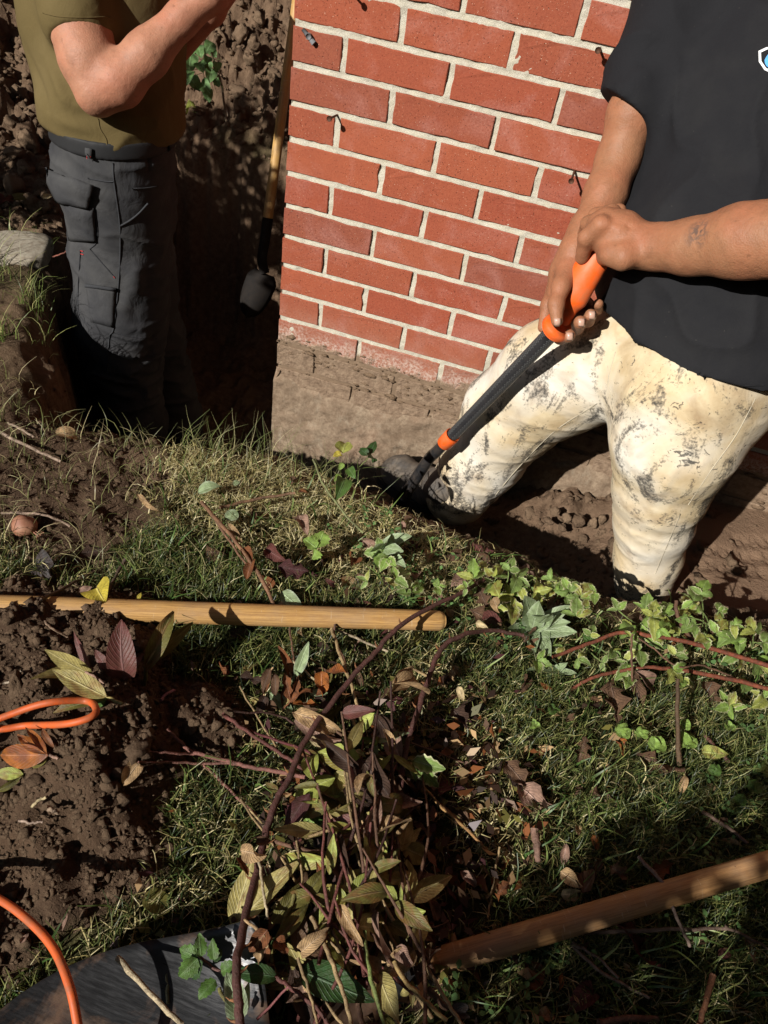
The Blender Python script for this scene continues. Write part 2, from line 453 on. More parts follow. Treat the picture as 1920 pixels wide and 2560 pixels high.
def m_steel(name, col, rust=0.5, rough=0.4):
    m = Mat(name, rough, 0.5); p = m.coord()
    s = m.noise(m.scale(p, (0.25, 3, 1)), 120, 4, 0.7); b = m.noise(p, 11, 6, 0.65, 0.5); d = m.noise(p, 70, 5, 0.7)
    c = m.mix(m.ramp(s, [(0.4, 0.0), (0.7, 0.5)]), (*col, 1), (*[q * 1.9 for q in col], 1))
    rm = m.math('MULTIPLY', m.ramp(b, [(0.5, 0.0), (0.64, 1.0)]), rust)
    c = m.mix(rm, c, m.ramp(d, [(0.3, (0.09, 0.04, 0.022)), (0.7, (0.20, 0.12, 0.07))]))
    m.color(c); m.b.inputs['Metallic'].default_value = 0.35
    m.roughness(m.math('ADD', m.math('MULTIPLY', rm, 0.4), m.math('MULTIPLY', s, rough + 0.2)))
    m.bump(m.math('ADD', s, m.math('MULTIPLY', d, 0.6)), 0.25, 0.001); return m.m
def m_skin(name, base, red, spots, mark=None):
    m = Mat(name, 0.55, 0.3); p = m.coord()
    c = m.mix(m.ramp(m.noise(p, 14, 4), [(0.35, 0.0), (0.7, 0.8)]), (*base, 1), (*red, 1))
    c = m.mix(m.ramp(m.noise(p, 38, 5, 0.65), [(0.40, 0.0), (0.70, 0.42)]), c, (*[q * 0.55 for q in base], 1))
    c = m.mix(m.ramp(m.noise(p, 190, 3, 0.6), [(0.55, 0.0), (0.75, 0.3)]), c, (*[q * 0.5 for q in base], 1))
    f = m.ramp(m.noise(p, 85, 2, 0.5), [(0.70, 0.0), (0.75, spots)])
    c = m.mix(f, c, (*[q * 0.35 for q in base], 1))
    dirt = m.ramp(m.noise(p, 24, 6, 0.7), [(0.58, 0.0), (0.72, 0.4)])
    c = m.mix(dirt, c, (*[q * 0.4 for q in base], 1))
    if mark is not None:                                   # faded old tattoo
        dn = m.n('ShaderNodeVectorMath', operation='DISTANCE'); m.l(m.pos(), dn.inputs[0]); dn.inputs[1].default_value = [float(q) for q in mark]
        mk = m.math('MULTIPLY', m.ramp(m.math('MULTIPLY', dn.outputs['Value'], 30.0), [(0.35, 1.0), (0.75, 0.0)]), m.ramp(m.noise(p, 110, 4, 0.6, 1.0), [(0.40, 0.0), (0.55, 0.75)]))
        c = m.mix(mk, c, (0.07, 0.055, 0.05, 1))
    m.color(c)
    m.b.inputs['Subsurface Weight'].default_value = 0.08
    m.b.inputs['Subsurface Radius'].default_value = (0.01, 0.004, 0.002)
    m.b.inputs['Subsurface Scale'].default_value = 0.6
    v = m.n('ShaderNodeTexVoronoi'); v.inputs['Scale'].default_value = 420; m.l(m.scale(p, (1, 1, 1)), v.inputs['Vector'])
    h = m.math('ADD', m.noise(p, 130, 5, 0.65), m.math('MULTIPLY', v.outputs['Distance'], 0.4))
    m.bump(h, 0.5, 0.0016); return m.m
def m_cloth(name, col, weave=900, rough=0.9, wr=0.5, lint=0.0, fade=None):
    m = Mat(name, rough, 0.15); p = m.coord()
    w = m.noise(p, weave, 2, 0.5)
    c = m.mix(m.ramp(w, [(0.3, 0.0), (0.7, 0.35)]), (*col, 1), (*[q * 0.55 for q in col], 1))
    if fade:
        c = m.mix(m.ramp(m.noise(p, 7, 5, 0.6), [(0.45, 0.0), (0.75, 0.7)]), c, (*fade, 1))
    if lint:
        c = m.mix(m.ramp(m.noise(p, 330, 2, 0.5), [(0.78, 0.0), (0.80, lint)]), c, (0.4, 0.36, 0.28, 1))
    m.color(c)
    b1 = m.bump(m.noise(p, 16, 4, 0.5, 0.7), wr, 0.012)
    m.bump(w, 0.3, 0.0008, b1)
    return m.m
def m_workpants():
    m = Mat('stained white work trousers', 0.92, 0.12); p = m.coord()
    w = m.n('ShaderNodeTexWave', wave_type='BANDS', bands_direction='DIAGONAL'); w.inputs['Scale'].default_value = 260
    w.inputs['Distortion'].default_value = 1.5; m.l(p, w.inputs['Vector'])
    c = m.mix(m.math('MULTIPLY', w.outputs['Fac'], 0.12), (0.66, 0.61, 0.52, 1), (0.42, 0.38, 0.31, 1))
    tan = m.ramp(m.noise(p, 5.5, 4, 0.55, 0.3), [(0.37, 0.0), (0.57, 0.88)])
    c = m.mix(tan, c, m.ramp(m.noise(p, 30, 4), [(0.3, (0.46, 0.33, 0.17)), (0.7, (0.62, 0.50, 0.31))]))
    brn = m.ramp(m.noise(p, 9, 5, 0.6, 0.5), [(0.55, 0.0), (0.70, 0.55)])
    c = m.mix(brn, c, (0.24, 0.15, 0.085, 1))
    # tar smears: streaky, broken up by the weave
    sm = m.noise(m.scale(p, (1.0, 1.0, 0.6)), 10, 5, 0.62, 1.8)
    br = m.noise(p, 210, 3, 0.6)
    tar = m.ramp(m.math('ADD', sm, m.math('MULTIPLY', m.math('SUBTRACT', br, 0.5), 0.35)), [(0.525, 0.0), (0.585, 0.55), (0.66, 0.92)])
    c = m.mix(tar, c, (0.05, 0.047, 0.044, 1))
    sm2 = m.noise(m.scale(p, (1.0, 1.0, 1.6)), 55, 4, 0.65, 1.2)
    tar2 = m.ramp(m.math('ADD', sm2, m.math('MULTIPLY', m.math('SUBTRACT', m.noise(p, 6, 3), 0.5), 0.35)), [(0.64, 0.0), (0.69, 0.8)])
    c = m.mix(tar2, c, (0.03, 0.03, 0.032, 1))
    m.color(c)
    b1 = m.bump(m.noise(p, 20, 3, 0.5, 0.9), 0.3, 0.008)
    m.bump(w.outputs['Fac'], 0.2, 0.0006, b1); return m.m

M['soil'] = m_soil(); M['clod'] = m_clod(); M['topsoil'] = m_clod('topsoil crumb', 0.58); M['brick'] = m_brick(); M['mortar'] = m_mortar(); M['foundation'] = m_foundation()
M['leaf'] = m_leaf(); M['dry'] = m_dryleaf(); M['grass'] = m_grass(); M['stem'] = m_stem()
M['wood_yellow'] = m_wood('varnished ash handle', (0.50, 0.29, 0.10, 1), (0.24, 0.12, 0.04, 1), 0.35)
M['wood_worn'] = m_wood('worn ash handle', (0.46, 0.25, 0.10, 1), (0.17, 0.08, 0.03, 1), 0.4)
M['wood_lean'] = m_wood('yellow ash handle', (0.55, 0.33, 0.10, 1), (0.33, 0.18, 0.055, 1), 0.3)
M['steel_scoop'] = m_steel('scraped dark steel', (0.022, 0.022, 0.023), 0.8, 0.55)
M['steel_shade_dark'] = m_plain('earthy shade-darkened steel', (0.012, 0.010, 0.009), 0.85, 0.2, 0, 0.6, 40, (0.025, 0.018, 0.013))  # albedo lowered so the leaning blade looks shadowed; pit shade put into colour
M['rust'] = m_plain('rusty iron', (0.07, 0.035, 0.022), 0.7, 0.3, 0.3, 0.6, 300, (0.15, 0.06, 0.025))
M['orange'] = m_plain('orange plastic', (0.80, 0.105, 0.008), 0.5, 0.4, 0, 0.8, 38, (0.42, 0.16, 0.07), 0.4)
M['black_plastic'] = m_plain('black plastic', (0.02, 0.02, 0.022), 0.42, 0.45, 0, 0.3, 70, (0.06, 0.05, 0.045))
M['black_paint'] = m_plain('worn black paint', (0.03, 0.03, 0.032), 0.3, 0.5, 0.4, 0.5, 45, (0.16, 0.12, 0.09))
M['grey_plastic'] = m_plain('grey rubber', (0.16, 0.16, 0.165), 0.6, 0.3)
M['rubber'] = m_plain('knurled dark rubber', (0.05, 0.05, 0.05), 0.5, 0.35)
M['cord'] = m_plain('orange cord jacket', (0.56, 0.10, 0.02), 0.55, 0.35, 0, 0.85, 60, (0.24, 0.10, 0.05), 0.5)
M['skin_tan'] = m_skin('tanned skin', (0.30, 0.14, 0.072), (0.34, 0.125, 0.065), 0.35, at(1516, 508, 1.085))
M['skin_fair'] = m_skin('fair freckled skin', (0.40, 0.19, 0.115), (0.42, 0.16, 0.095), 0.4)
M['nail_skin'] = m_plain('fingernail', (0.52, 0.32, 0.24), 0.3, 0.5, 0, 0.3, 200)
M['tee_black'] = m_cloth('black cotton', (0.013, 0.013, 0.015), 900, 0.85, 0.3, 0.25, (0.021, 0.0205, 0.021))
M['tee_olive'] = m_cloth('olive cotton', (0.118, 0.086, 0.034), 900, 0.9, 0.35, 0.0, (0.15, 0.112, 0.05))
M['pants_dark'] = m_cloth('charcoal work cloth', (0.042, 0.042, 0.045), 800, 0.85, 0.55, 0.0, (0.085, 0.083, 0.08))
M['seam'] = m_cloth('charcoal seam', (0.045, 0.046, 0.05), 700)
M['red_thread'] = m_plain('red thread', (0.42, 0.03, 0.03), 0.8)
M['belt'] = m_plain('black belt webbing', (0.012, 0.012, 0.013), 0.7)
M['pants_white'] = m_workpants()
M['seam_white'] = m_cloth('cream seam', (0.50, 0.44, 0.33), 700)
M['boot'] = m_plain('muddy dark boot leather', (0.085, 0.075, 0.066), 0.8, 0.2, 0, 0.85, 40, (0.19, 0.15, 0.11), 0.6)
M['sole'] = m_plain('black boot sole', (0.02, 0.018, 0.016), 0.85)
M['hair'] = m_plain('dark brown hair', (0.03, 0.018, 0.01), 0.6)
M['white_print'] = m_plain('white print', (0.8, 0.8, 0.8), 0.7, 0.2, 0, 0.05)
M['blue_print'] = m_plain('blue print', (0.10, 0.36, 0.78), 0.7, 0.2, 0, 0.1)
M['eye'] = m_plain('eye', (0.5, 0.48, 0.45), 0.2)
M['concrete'] = m_plain('rough concrete', (0.32, 0.28, 0.22), 0.92, 0.15, 0, 0.9, 70, (0.15, 0.11, 0.075), 0.9)
M['bulb'] = m_plain('papery brown bulb skin', (0.24, 0.10, 0.06), 0.6, 0.3, 0, 0.7, 45, (0.38, 0.22, 0.13), 0.5)

# ------------------------------------------------------------------ ground with trench, pit and spoil heaps
def lip_y(x):
    return np.interp(x, [-0.4, -0.33, -0.15, 0.0, 0.15, 0.4, 0.66, 0.85, 1.0, 1.2, 2.5], [-0.52, -0.50, -0.47, -0.43, -0.40, -0.44, -0.475, -0.515, -0.49, -0.45, -0.45])
def pit_x(y):
    return np.interp(y, [-0.6, -0.45, -0.2, 0.05, 0.35, 0.8, 1.3], [-0.33, -0.36, -0.50, -0.63, -0.76, -0.84, -0.9])
def floor_z(x):
    return np.interp(x, [-0.2, 0.0, 0.15, 0.35, 0.6, 0.8, 0.95, 1.1, 1.5, 2.5], [-0.66, -0.56, -0.44, -0.34, -0.31, -0.25, -0.17, -0.105, -0.085, -0.06])
SOIL_BLOBS = [(0.03, -1.06, 0.20, 0.18, 0.075), (0.19, -1.10, 0.10, 0.13, 0.07), (0.21, -1.22, 0.10, 0.10, 0.05), (0.27, -1.02, 0.08, 0.06, 0.045), (0.13, -1.37, 0.10, 0.10, 0.05)]
def heights(x, y):
    x = np.asarray(x, float); y = np.asarray(y, float)
    n1 = fbm(x, y, f=2.3, o=3, seed=3); n2 = fbm(x, y, f=13, o=4, seed=5); n3 = fbm(x, y, f=60, o=3, seed=9)
    rim = smooth(0.30, 0.0, np.abs(y - lip_y(x)))
    z = 0.012 * n1 + 0.006 * n2
    soil = np.zeros_like(x)
    for (cx, cy, rx, ry, hh) in SOIL_BLOBS:
        e = np.exp(-(((x - cx) / rx) ** 2 + ((y - cy) / ry) ** 2) ** 1.4)
        z = np.maximum(z, z * 0.4 + hh * e * (1 + 0.25 * n2)); soil = np.maximum(soil, smooth(0.12, 0.4, e + 0.12 * n2))
    # bare trodden strip by the lip on the left
    bare = smooth(0.33, 0.16, np.abs(y + 0.62)) * smooth(0.12, -0.06, x + 0.06 * n2)
    bare = np.maximum(bare, 0.8 * smooth(0.10, 0.02, np.abs(y - lip_y(x)) + 0.03 * n2))
    bare = np.maximum(bare, smooth(-0.32, -0.45, x) * smooth(0.1, -0.2, y) * 0.85)
    soil = np.maximum(soil, bare)
    # spoil heaps, left and behind the pit
    def g(cx, cy, rx, ry): return np.exp(-(((x - cx) / rx) ** 2 + ((y - cy) / ry) ** 2) ** 1.2)
    heap = 0.22 * g(-1.55, 0.95, 0.55, 0.70) + 0.55 * g(-0.85, 1.95, 0.95, 0.62) + 0.35 * g(-1.9, 1.7, 0.8, 0.8) + 0.12 * g(-0.35, 1.35, 0.5, 0.3)
    hm = smooth(0.02, 0.10, heap); soil = np.maximum(soil, np.maximum(hm, smooth(-0.55, -0.65, x) * smooth(-0.15, 0.05, y)))
    z = z + heap * (1 + 0.18 * n1) + hm * (0.05 * n2 + 0.018 * n3)
    # excavation
    j = 0.022 * n2 + 0.008 * n3 + 0.02 * n1
    s = np.minimum(np.minimum(y - lip_y(x), x - pit_x(y)), 1.02 - y + 0.05 * n1) + j
    s = np.where((x > 0.03) & (y > 0.02), 1.0, s)
    inside = smooth(0.0, 0.075, s)
    fl = floor_z(x) + 0.02 * n1 + 0.016 * n2 * smooth(0.6, 0.3, x)
    # crumbled spoil against the wall between the digger's feet, step up to the shallower part
    fl = fl + 0.08 * np.exp(-((x - 0.78) / 0.12) ** 2) * smooth(-0.16, -0.02, y) * (1 + 0.5 * n2) * (y < 0.05)
    fl = fl + (0.010 * n2 + 0.006 * n3) * smooth(1.05, 0.75, x)
    z = z - 0.03 * smooth(-0.06, 0.0, s) * smooth(0.02, -0.0, s)
    z = z * (1 - inside) + fl * inside
    z = z + soil * (1 - inside) * (0.010 * n2 + 0.006 * n3)
    rough = inside * (1 - smooth(0.06, 0.12, s)) * 0.03 * n2
    z = z + rough
    clay = inside * smooth(0.82, 1.0, x) * smooth(0.05, 0.10, s)
    clay = np.maximum(clay, 0.5 * smooth(0.10, 0.02, np.hypot((x + 0.02) / 1.2, y + 0.55)))
    turf = (1 - np.clip(soil, 0, 1)) * (1 - smooth(-0.03, 0.02, s))
    return z, turf, clay, np.clip(soil, 0, 1), s
GRID = {}
def height1(x, y):
    if not GRID: return float(heights(np.array([x]), np.array([y]))[0][0])
    a, b, g = GRID['x'], GRID['y'], GRID['z']
    i = min(max(int(np.searchsorted(a, x)) - 1, 0), len(a) - 2); j = min(max(int(np.searchsorted(b, y)) - 1, 0), len(b) - 2)
    u = (x - a[i]) / (a[i + 1] - a[i]); v = (y - b[j]) / (b[j + 1] - b[j])
    return float((g[i, j] * (1 - u) + g[i + 1, j] * u) * (1 - v) + (g[i, j + 1] * (1 - u) + g[i + 1, j + 1] * u) * v)
def on_ground(x, y, dz=0.0):
    """point dz above the ground seen at photo position (x, y)"""
    z = dz
    for _ in range(5):
        p = atz(x, y, z); z = 0.5 * z + 0.5 * (max(height1(p[0], p[1]), -0.02) + dz)
    return atz(x, y, z)

def axis_pts(lo, f0, f1, hi, fine, mid0, mid1, mid):
    a = list(np.arange(f0, f1, fine))
    b = list(np.arange(mid0, f0, mid)); c = list(np.arange(f1, mid1, mid))
    o1 = list(mid0 - np.geomspace(0.08, mid0 - lo, 16))[::-1]; o2 = list(mid1 + np.geomspace(0.08, hi - mid1, 16))
    return np.array(o1 + b + a + c + o2)
gx = axis_pts(-40, -1.15, 1.45, 40, 0.0075, -2.6, 2.2, 0.022)
gy = axis_pts(-40, -1.45, 0.06, 40, 0.0075, -1.9, 3.0, 0.017)
GX, GY = np.meshgrid(gx, gy, indexing='ij')
GZ, TURF, CLAY, SOILM, SS = heights(GX.ravel(), GY.ravel())
# boot tread prints pressed into the trodden clay
def prints(x, y, z):
    for (px, py, ang, ln, nb) in [(1.13, -0.20, 0.25, 0.17, 9), (1.24, -0.13, 0.30, 0.17, 9), (0.02, -0.575, 0.1, 0.17, 9)]:
        c, s_ = math.cos(ang), math.sin(ang)
        u = (x - px) * c + (y - py) * s_; v = -(x - px) * s_ + (y - py) * c
        m = (np.abs(u) < ln / 2) & (np.abs(v) < 0.042)
        bar = (np.abs(((u / ln + 0.5) * nb) % 1 - 0.5) < 0.26) & (np.abs(np.abs(v) - 0.022) < 0.014)
        z = z - np.where(m, 0.004, 0) - np.where(m & bar, 0.007, 0)
    return z
GZ = prints(GX.ravel(), GY.ravel(), GZ)
GRID.update(x=gx, y=gy, z=GZ.reshape(GX.shape))
ground = mesh_obj('ground', np.stack([GX.ravel(), GY.ravel(), GZ], 1), grid_faces(len(gx), len(gy))[:, ::-1], M['soil'],
                  col=np.stack([smooth(0.02, -0.03, SS) * smooth(-0.3, -0.42, GY.ravel()), TURF, CLAY], 1))
tag(ground, 'lawn and bare soil dug out into a trench and a pit beside the wall', kind='structure')

# clods: an uneven low-poly lump, several variants
def lump(sub, amp, seed, oc=3, fr=1.3):
    import bmesh
    bm = bmesh.new(); bmesh.ops.create_icosphere(bm, subdivisions=sub, radius=1.0)
    v = np.array([q.co[:] for q in bm.verts]); f = np.array([[q.index for q in g.verts] for g in bm.faces]); bm.free()
    d = 1 + amp * fbm(v[:, 0] + seed * 7.1, v[:, 1], v[:, 2], f=fr, o=oc, seed=seed, g=0.55 if oc == 3 else 0.62)
    return v * d[:, None] * np.array([1, 0.85, 0.7]), f
LUMPS = [lump(1, 0.8, s, 3, 1.9) for s in range(10)]; LUMPS2 = [lump(2, 0.65, s + 20, 5, 1.7) for s in range(8)]
def scatter_lumps(name, P, S_, parent, label, mat='clod'):
    vs, fs, o = [], [], 0
    for p, s in zip(P, S_):
        v, f = LUMPS[RNG.integers(len(LUMPS))] if s < 0.012 else LUMPS2[RNG.integers(len(LUMPS2))]
        a = RNG.uniform(0, 6.28); c, n = math.cos(a), math.sin(a)
        w = v @ np.array([[c, n, 0], [-n, c, 0], [0, 0, 1]]).T * s
        vs.append(w + p); fs.append(f + o); o += len(v)
    ob = mesh_obj(name, np.concatenate(vs), np.concatenate(fs), M[mat], parent, sm=False)
    ob['kind'] = 'stuff'; ob['label'] = label
    return ob
def sample_ground(n, x0, x1, y0, y1, dens):
    x = RNG.uniform(x0, x1, n); y = RNG.uniform(y0, y1, n)
    z, t, c, s, e = heights(x, y)
    keep = RNG.uniform(0, 1, n) < dens(x, y, z, t, c, s, e)
    return np.stack([x, y, z], 1)[keep]
P = sample_ground(34000, -0.35, 0.42, -1.5, -0.42, lambda x, y, z, t, c, s, e: s * np.where(y < -0.8, 1.0, 0.25) * (e < 0.02))
scatter_lumps('soil_crumbs', P, np.clip(0.0017 * np.exp(RNG.normal(0.2, 0.62, len(P))), 0.0014, 0.010), ground, 'loose dark soil crumbs on the lawn edge', 'topsoil')
P = sample_ground(24000, -2.4, 0.1, 0.15, 2.9, lambda x, y, z, t, c, s, e: s * (e < 0.0) * (z > -0.02))
scatter_lumps('spoil_crumbs', P, np.clip(0.0045 * np.exp(RNG.normal(0.25, 0.62, len(P))), 0.003, 0.026), ground, 'loose crumbs of dug clay soil on the heaps')
P = sample_ground(5000, -0.4, 1.4, -0.5, 0.0, lambda x, y, z, t, c, s, e: (e > 0.01) * np.where(x > 0.98, 0.07, 0.7))
scatter_lumps('trench_crumbs', P, np.clip(0.0035 * np.exp(RNG.normal(0.2, 0.6, len(P))), 0.0025, 0.016), ground, 'loose soil crumbs on the trench floor')
# the bigger clods one by one
CLOD_ME = []
for s in range(8):
    v, f = lump(3, 0.42, 50 + s, 5); v = v * V3(1, 1, 1.15); o = mesh_obj('clod', v, f, M['clod'], ground, sm=False); CLOD_ME.append(o.data); bpy.data.objects.remove(o)
CLOD_TOP = []
for me in CLOD_ME:
    m2 = me.copy(); m2.materials[0] = M['topsoil']; CLOD_TOP.append(m2)
def clod(p, s, top=False):
    o = bpy.data.objects.new('clod', (CLOD_TOP if top else CLOD_ME)[RNG.integers(8)]); COL.objects.link(o); o.parent = ground
    o.location = [float(q) for q in p]; o.rotation_euler = RNG.uniform(0, 6.28, 3).tolist()
    o.scale = [float(s * q) for q in RNG.uniform(0.75, 1.2, 3)]
P = sample_ground(700, -2.2, 0.05, 0.1, 2.6, lambda x, y, z, t, c, s, e: 0.45 * s * (e < 0.0) * (z > 0.02))
for p in P[:150]: clod(p + V3(0, 0, 0.01), float(np.clip(0.024 * math.exp(RNG.normal(0.15, 0.4)), 0.018, 0.062)))
for (x, y, s) in [(75, 245, .030), (60, 305, .034), (30, 330, .026), (30, 400, .028), (70, 440, .024), (95, 445, .018), (15, 250, .02), (485, 20, .03), (520, 75, .028), (560, 40, .026), (595, 50, .03), (540, 130, .02), (590, 120, .024)]:
    clod(on_ground(x, y, 0.012), s)
P = sample_ground(400, -0.3, 0.36, -1.45, -0.85, lambda x, y, z, t, c, s, e: 0.4 * s)
for p in P[:26]: clod(p + V3(0, 0, 0.001), float(np.clip(0.0085 * math.exp(RNG.normal(0.1, 0.35)), 0.008, 0.019)), True)
for (x, y, s) in [(1200, 1105, .012), (1225, 1120, .014), (1185, 1125, .011), (1250, 1125, .016), (1280, 1130, .012), (1215, 1140, .010), (1300, 1120, .011)]:
    p = at(x, y, 1.83); clod(p, s)

# ------------------------------------------------------------------ brick wall
BL, BH, JT = 0.2032, 0.0681153, 0.0102
ZK0 = 9.7 * BH                                   # height of bed joint k = 0
wall = empty('brick_wall', (0, 0, -0.1), 'red brick house corner with pale mortar above a mud smeared foundation', 'wall')
WX, WTOP, RET = 1.93, 7, 1.02
def brick_mesh(w, seed, d=0.095):
    """front face with a slightly ragged, chamfered edge"""
    rs = np.random.default_rng(seed); h = BH - JT; c = 0.0013
    nl, ns = 7, 3
    per = [(-w / 2 + w * i / nl, -h / 2) for i in range(nl)] + [(w / 2, -h / 2 + h * i / ns) for i in range(ns)] + [(w / 2 - w * i / nl, h / 2) for i in range(nl)] + [(-w / 2, h / 2 - h * i / ns) for i in range(ns)]
    n = len(per); vs = []
    jit = rs.normal(0, 0.0007, (n, 2)) + (rs.random((n, 1)) < 0.10) * rs.normal(0, 0.0016, (n, 2))
    for ring, (yy, ins) in enumerate(((0.0, c), (c, 0.0), (d, 0.0))):
        for i, (x, z) in enumerate(per):
            j = jit[i] if ring < 2 else (0, 0); kx = 1 - 2 * ins / w; kz = 1 - 2 * ins / h
            vs.append([x * kx - np.sign(x) * abs(j[0]) , yy + (rs.normal(0, 0.0003) if ring == 0 else 0), z * kz - np.sign(z) * abs(j[1])])
    f = [list(range(n))]
    for r in (0, n):
        for k in range(n): f.append([r + (k + 1) % n, r + k, r + n + k, r + n + (k + 1) % n][::-1])
    f.append(list(range(2 * n, 3 * n))[::-1])
    me = bpy.data.meshes.new('brick'); me.from_pydata(vs, [], f); me.materials.append(M['brick']); me.update()
    return me
ST = [brick_mesh(BL - JT, s) for s in range(10)]
CS = [brick_mesh(BL - JT / 2, 40 + s) for s in range(4)]; CH = [brick_mesh(BL / 2 - JT / 2, 60 + s, BL - JT / 2) for s in range(5)]   # corner bricks reach the arris
def brick(me, loc, rz=0.0):
    o = bpy.data.objects.new('brick', me); COL.objects.link(o); o.parent = wall
    o.location = [float(a - b) for a, b in zip(loc, wall.location)]
    o.rotation_euler = (float(RNG.normal(0, 0.0035)), float(RNG.normal(0, 0.004)), rz + float(RNG.normal(0, 0.004)))
for k in range(-WTOP, 12):
    zc = ZK0 - (k + 0.5) * BH
    full = (k % 2 != 0)                            # rows whose corner brick is a stretcher
    x = 0.0; first = True
    while x < WX - 0.05:
        w = BL if (full or not first) else BL / 2
        if first: brick(random.choice(CS if full else CH), ((w - JT / 2) / 2, float(RNG.normal(0, 0.0008)), zc))
        else: brick(random.choice(ST), (x + w / 2, float(RNG.normal(0, 0.0010)), zc))
        first = False; x += w
    y = BL if not full else BL / 2
    while y < RET - 0.05:
        brick(random.choice(ST), (float(RNG.normal(0, 0.0008)), y + BL / 2 + 0.0, zc), -math.pi / 2); y += BL
# brickwork above the picture, joined
up = []
for k in range(-WTOP - 26, -WTOP):
    zc = ZK0 - (k + 0.5) * BH; x = 0.0; first = True
    while x < WX - 0.05:
        w = BL if (k % 2 != 0 or not first) else BL / 2; first = False
        up.append(box((x + w / 2, 0.05, zc), (w / 2 - JT / 2, 0, 0), (0, 0.05, 0), (0, 0, BH / 2 - JT / 2))); x += w
    y = BL if k % 2 == 0 else BL / 2
    while y < RET - 0.05:
        up.append(box((0.05, y + BL / 2, zc), (0.05, 0, 0), (0, BL / 2 - JT / 2, 0), (0, 0, BH / 2 - JT / 2))); y += BL
uo = child_mesh('upper_brickwork', *merge(up), M['brick'], wall, sm=False); uo['kind'] = 'stuff'
# the header/stretcher ends at the corner show on the return face through the corner bricks' own depth
# mortar face with tooled, slightly uneven joints
def mortar_sheet(n_u, u0, u1, fn):
    z = np.arange(ZK0 - 12 * BH - 0.02, ZK0 + WTOP * BH, 0.004); u = np.arange(u0, u1, 0.005)
    U, Z = np.meshgrid(u, z, indexing='ij')
    dep = 0.0038 + 0.0018 * fbm(U, Z, f=30, o=2, seed=2) + 0.0012 * fbm(U, Z, f=160, o=2, seed=4)
    kk = (ZK0 - Z) / BH; bj = np.abs(kk - np.round(kk)) * BH
    dep = dep - 0.0016 * smooth(0.003, 0.0055, bj) * smooth(0.008, 0.0055, bj)
    return fn(U.ravel(), dep.ravel(), Z.ravel()), grid_faces(len(u), len(z))
v, f = mortar_sheet(0, 0.0035, WX, lambda u, d, z: np.stack([u, d, z], 1))
v2, f2 = mortar_sheet(0, 0.0035, RET, lambda u, d, z: np.stack([d, u, z], 1))
child_mesh('mortar', np.concatenate([v, v2]), np.concatenate([f, f2[:, ::-1] + len(v)]), M['mortar'], wall)
cv, cf = box((WX / 2 + 0.02, RET / 2 + 0.02, 1.4), (WX / 2 - 0.03, 0, 0), (0, RET / 2 - 0.03, 0), (0, 0, 1.48))
child_mesh('wall_core', cv, cf, M['mortar'], wall, sm=False)
# foundation: lumpy parging below the bricks, a few mm proud
zt = ZK0 - 11.55 * BH
fz = np.arange(-1.0, zt + 0.03, 0.006); fu = np.arange(-0.0035, WX, 0.006)
U, Z = np.meshgrid(fu, fz, indexing='ij')
top = smooth(zt + 0.03, zt - 0.012, Z + 0.018 * fbm(U, Z, f=14, o=3, seed=31))
dep = 0.012 - top * (0.0155 + 0.0035 * fbm(U, Z, f=6, o=4, seed=33) + 0.0022 * fbm(U, Z, f=55, o=4, seed=35))
dep = dep - 0.003 * smooth(0.25, 0.4, fbm(U, Z, f=11, o=3, seed=38)) * top
vf = np.stack([U.ravel(), dep.ravel(), Z.ravel()], 1); ff = grid_faces(len(fu), len(fz))
fy = np.arange(-0.0035, RET, 0.012); U2, Z2 = np.meshgrid(fy, fz, indexing='ij')
dep2 = 0.012 - smooth(zt + 0.03, zt - 0.012, Z2) * (0.0155 + 0.0035 * fbm(U2, Z2, f=7, o=4, seed=43))
vf2 = np.stack([dep2.ravel(), U2.ravel(), Z2.ravel()], 1)
found = child_mesh('foundation', np.concatenate([vf, vf2]), np.concatenate([ff, grid_faces(len(fy), len(fz))[:, ::-1] + len(vf)]), M['foundation'], wall)
found['label'] = 'mud covered concrete foundation below the bricks'
# mud lumps still stuck to the lower bricks
mud = []
for i in range(420):
    x = RNG.uniform(0.0, 1.4); z = RNG.choice([0.0 - 0.02, -0.09, -0.045]) + RNG.normal(0, 0.012) + 0.012 * math.sin(x * 9)
    v, f = LUMPS[RNG.integers(5)]; s = float(np.clip(0.004 * math.exp(RNG.normal(0, 0.5)), 0.0025, 0.011))
    mud.append((v * V3(1.3, 0.5, 0.9) * s + V3(x, 0.001, z), f))
mv, mf = merge(mud); mo = child_mesh('stuck_mud', mv, mf, M['clod'], wall); mo['kind'] = 'stuff'
# nails driven into the bed joints
def nail(rx, ry, hx, hy, ln):
    r0 = CC + ray(rx, ry) * (-CC[1] / ray(rx, ry)[1])
    d = CC + ray(hx, hy) * ((-ln - CC[1]) / ray(hx, hy)[1]) - r0; L = np.linalg.norm(d); d = d / L
    v1 = tube([r0 - d * 0.01, r0 + d * L], 0.0021, 8); v2 = tube([r0 + d * (L - 0.002), r0 + d * (L + 0.001)], 0.0052, 10)
    child_mesh('nail', *merge([v1, v2]), M['rust'], wall)
S_ = 1 / DS
nail(842 * S_, 288 * S_, 823 * S_, 297 * S_, 0.034); nail(1436 * S_, 428 * S_, 1428 * S_, 453 * S_, 0.05); nail(1499 * S_, 121 * S_, 1495 * S_, 126 * S_, 0.03)
nail(885 * S_, -12 * S_, 872 * S_, -22 * S_, 0.035)
# plastic wall plug with a stub of wire beside the corner
pp = CC + ray(667, 77) * ((-0.002 - CC[1]) / ray(667, 77)[1])
child_mesh('wall_plug', *merge([tube([pp + V3(-0.012, 0, 0.008), pp + V3(0.012, -0.003, -0.010)], [0.0035, 0.005, 0.004][:2], 8), tube([pp + V3(0, 0.0, 0), pp + V3(0.002, -0.008, 0)], 0.0055, 6)]), M['grey_plastic'], wall)

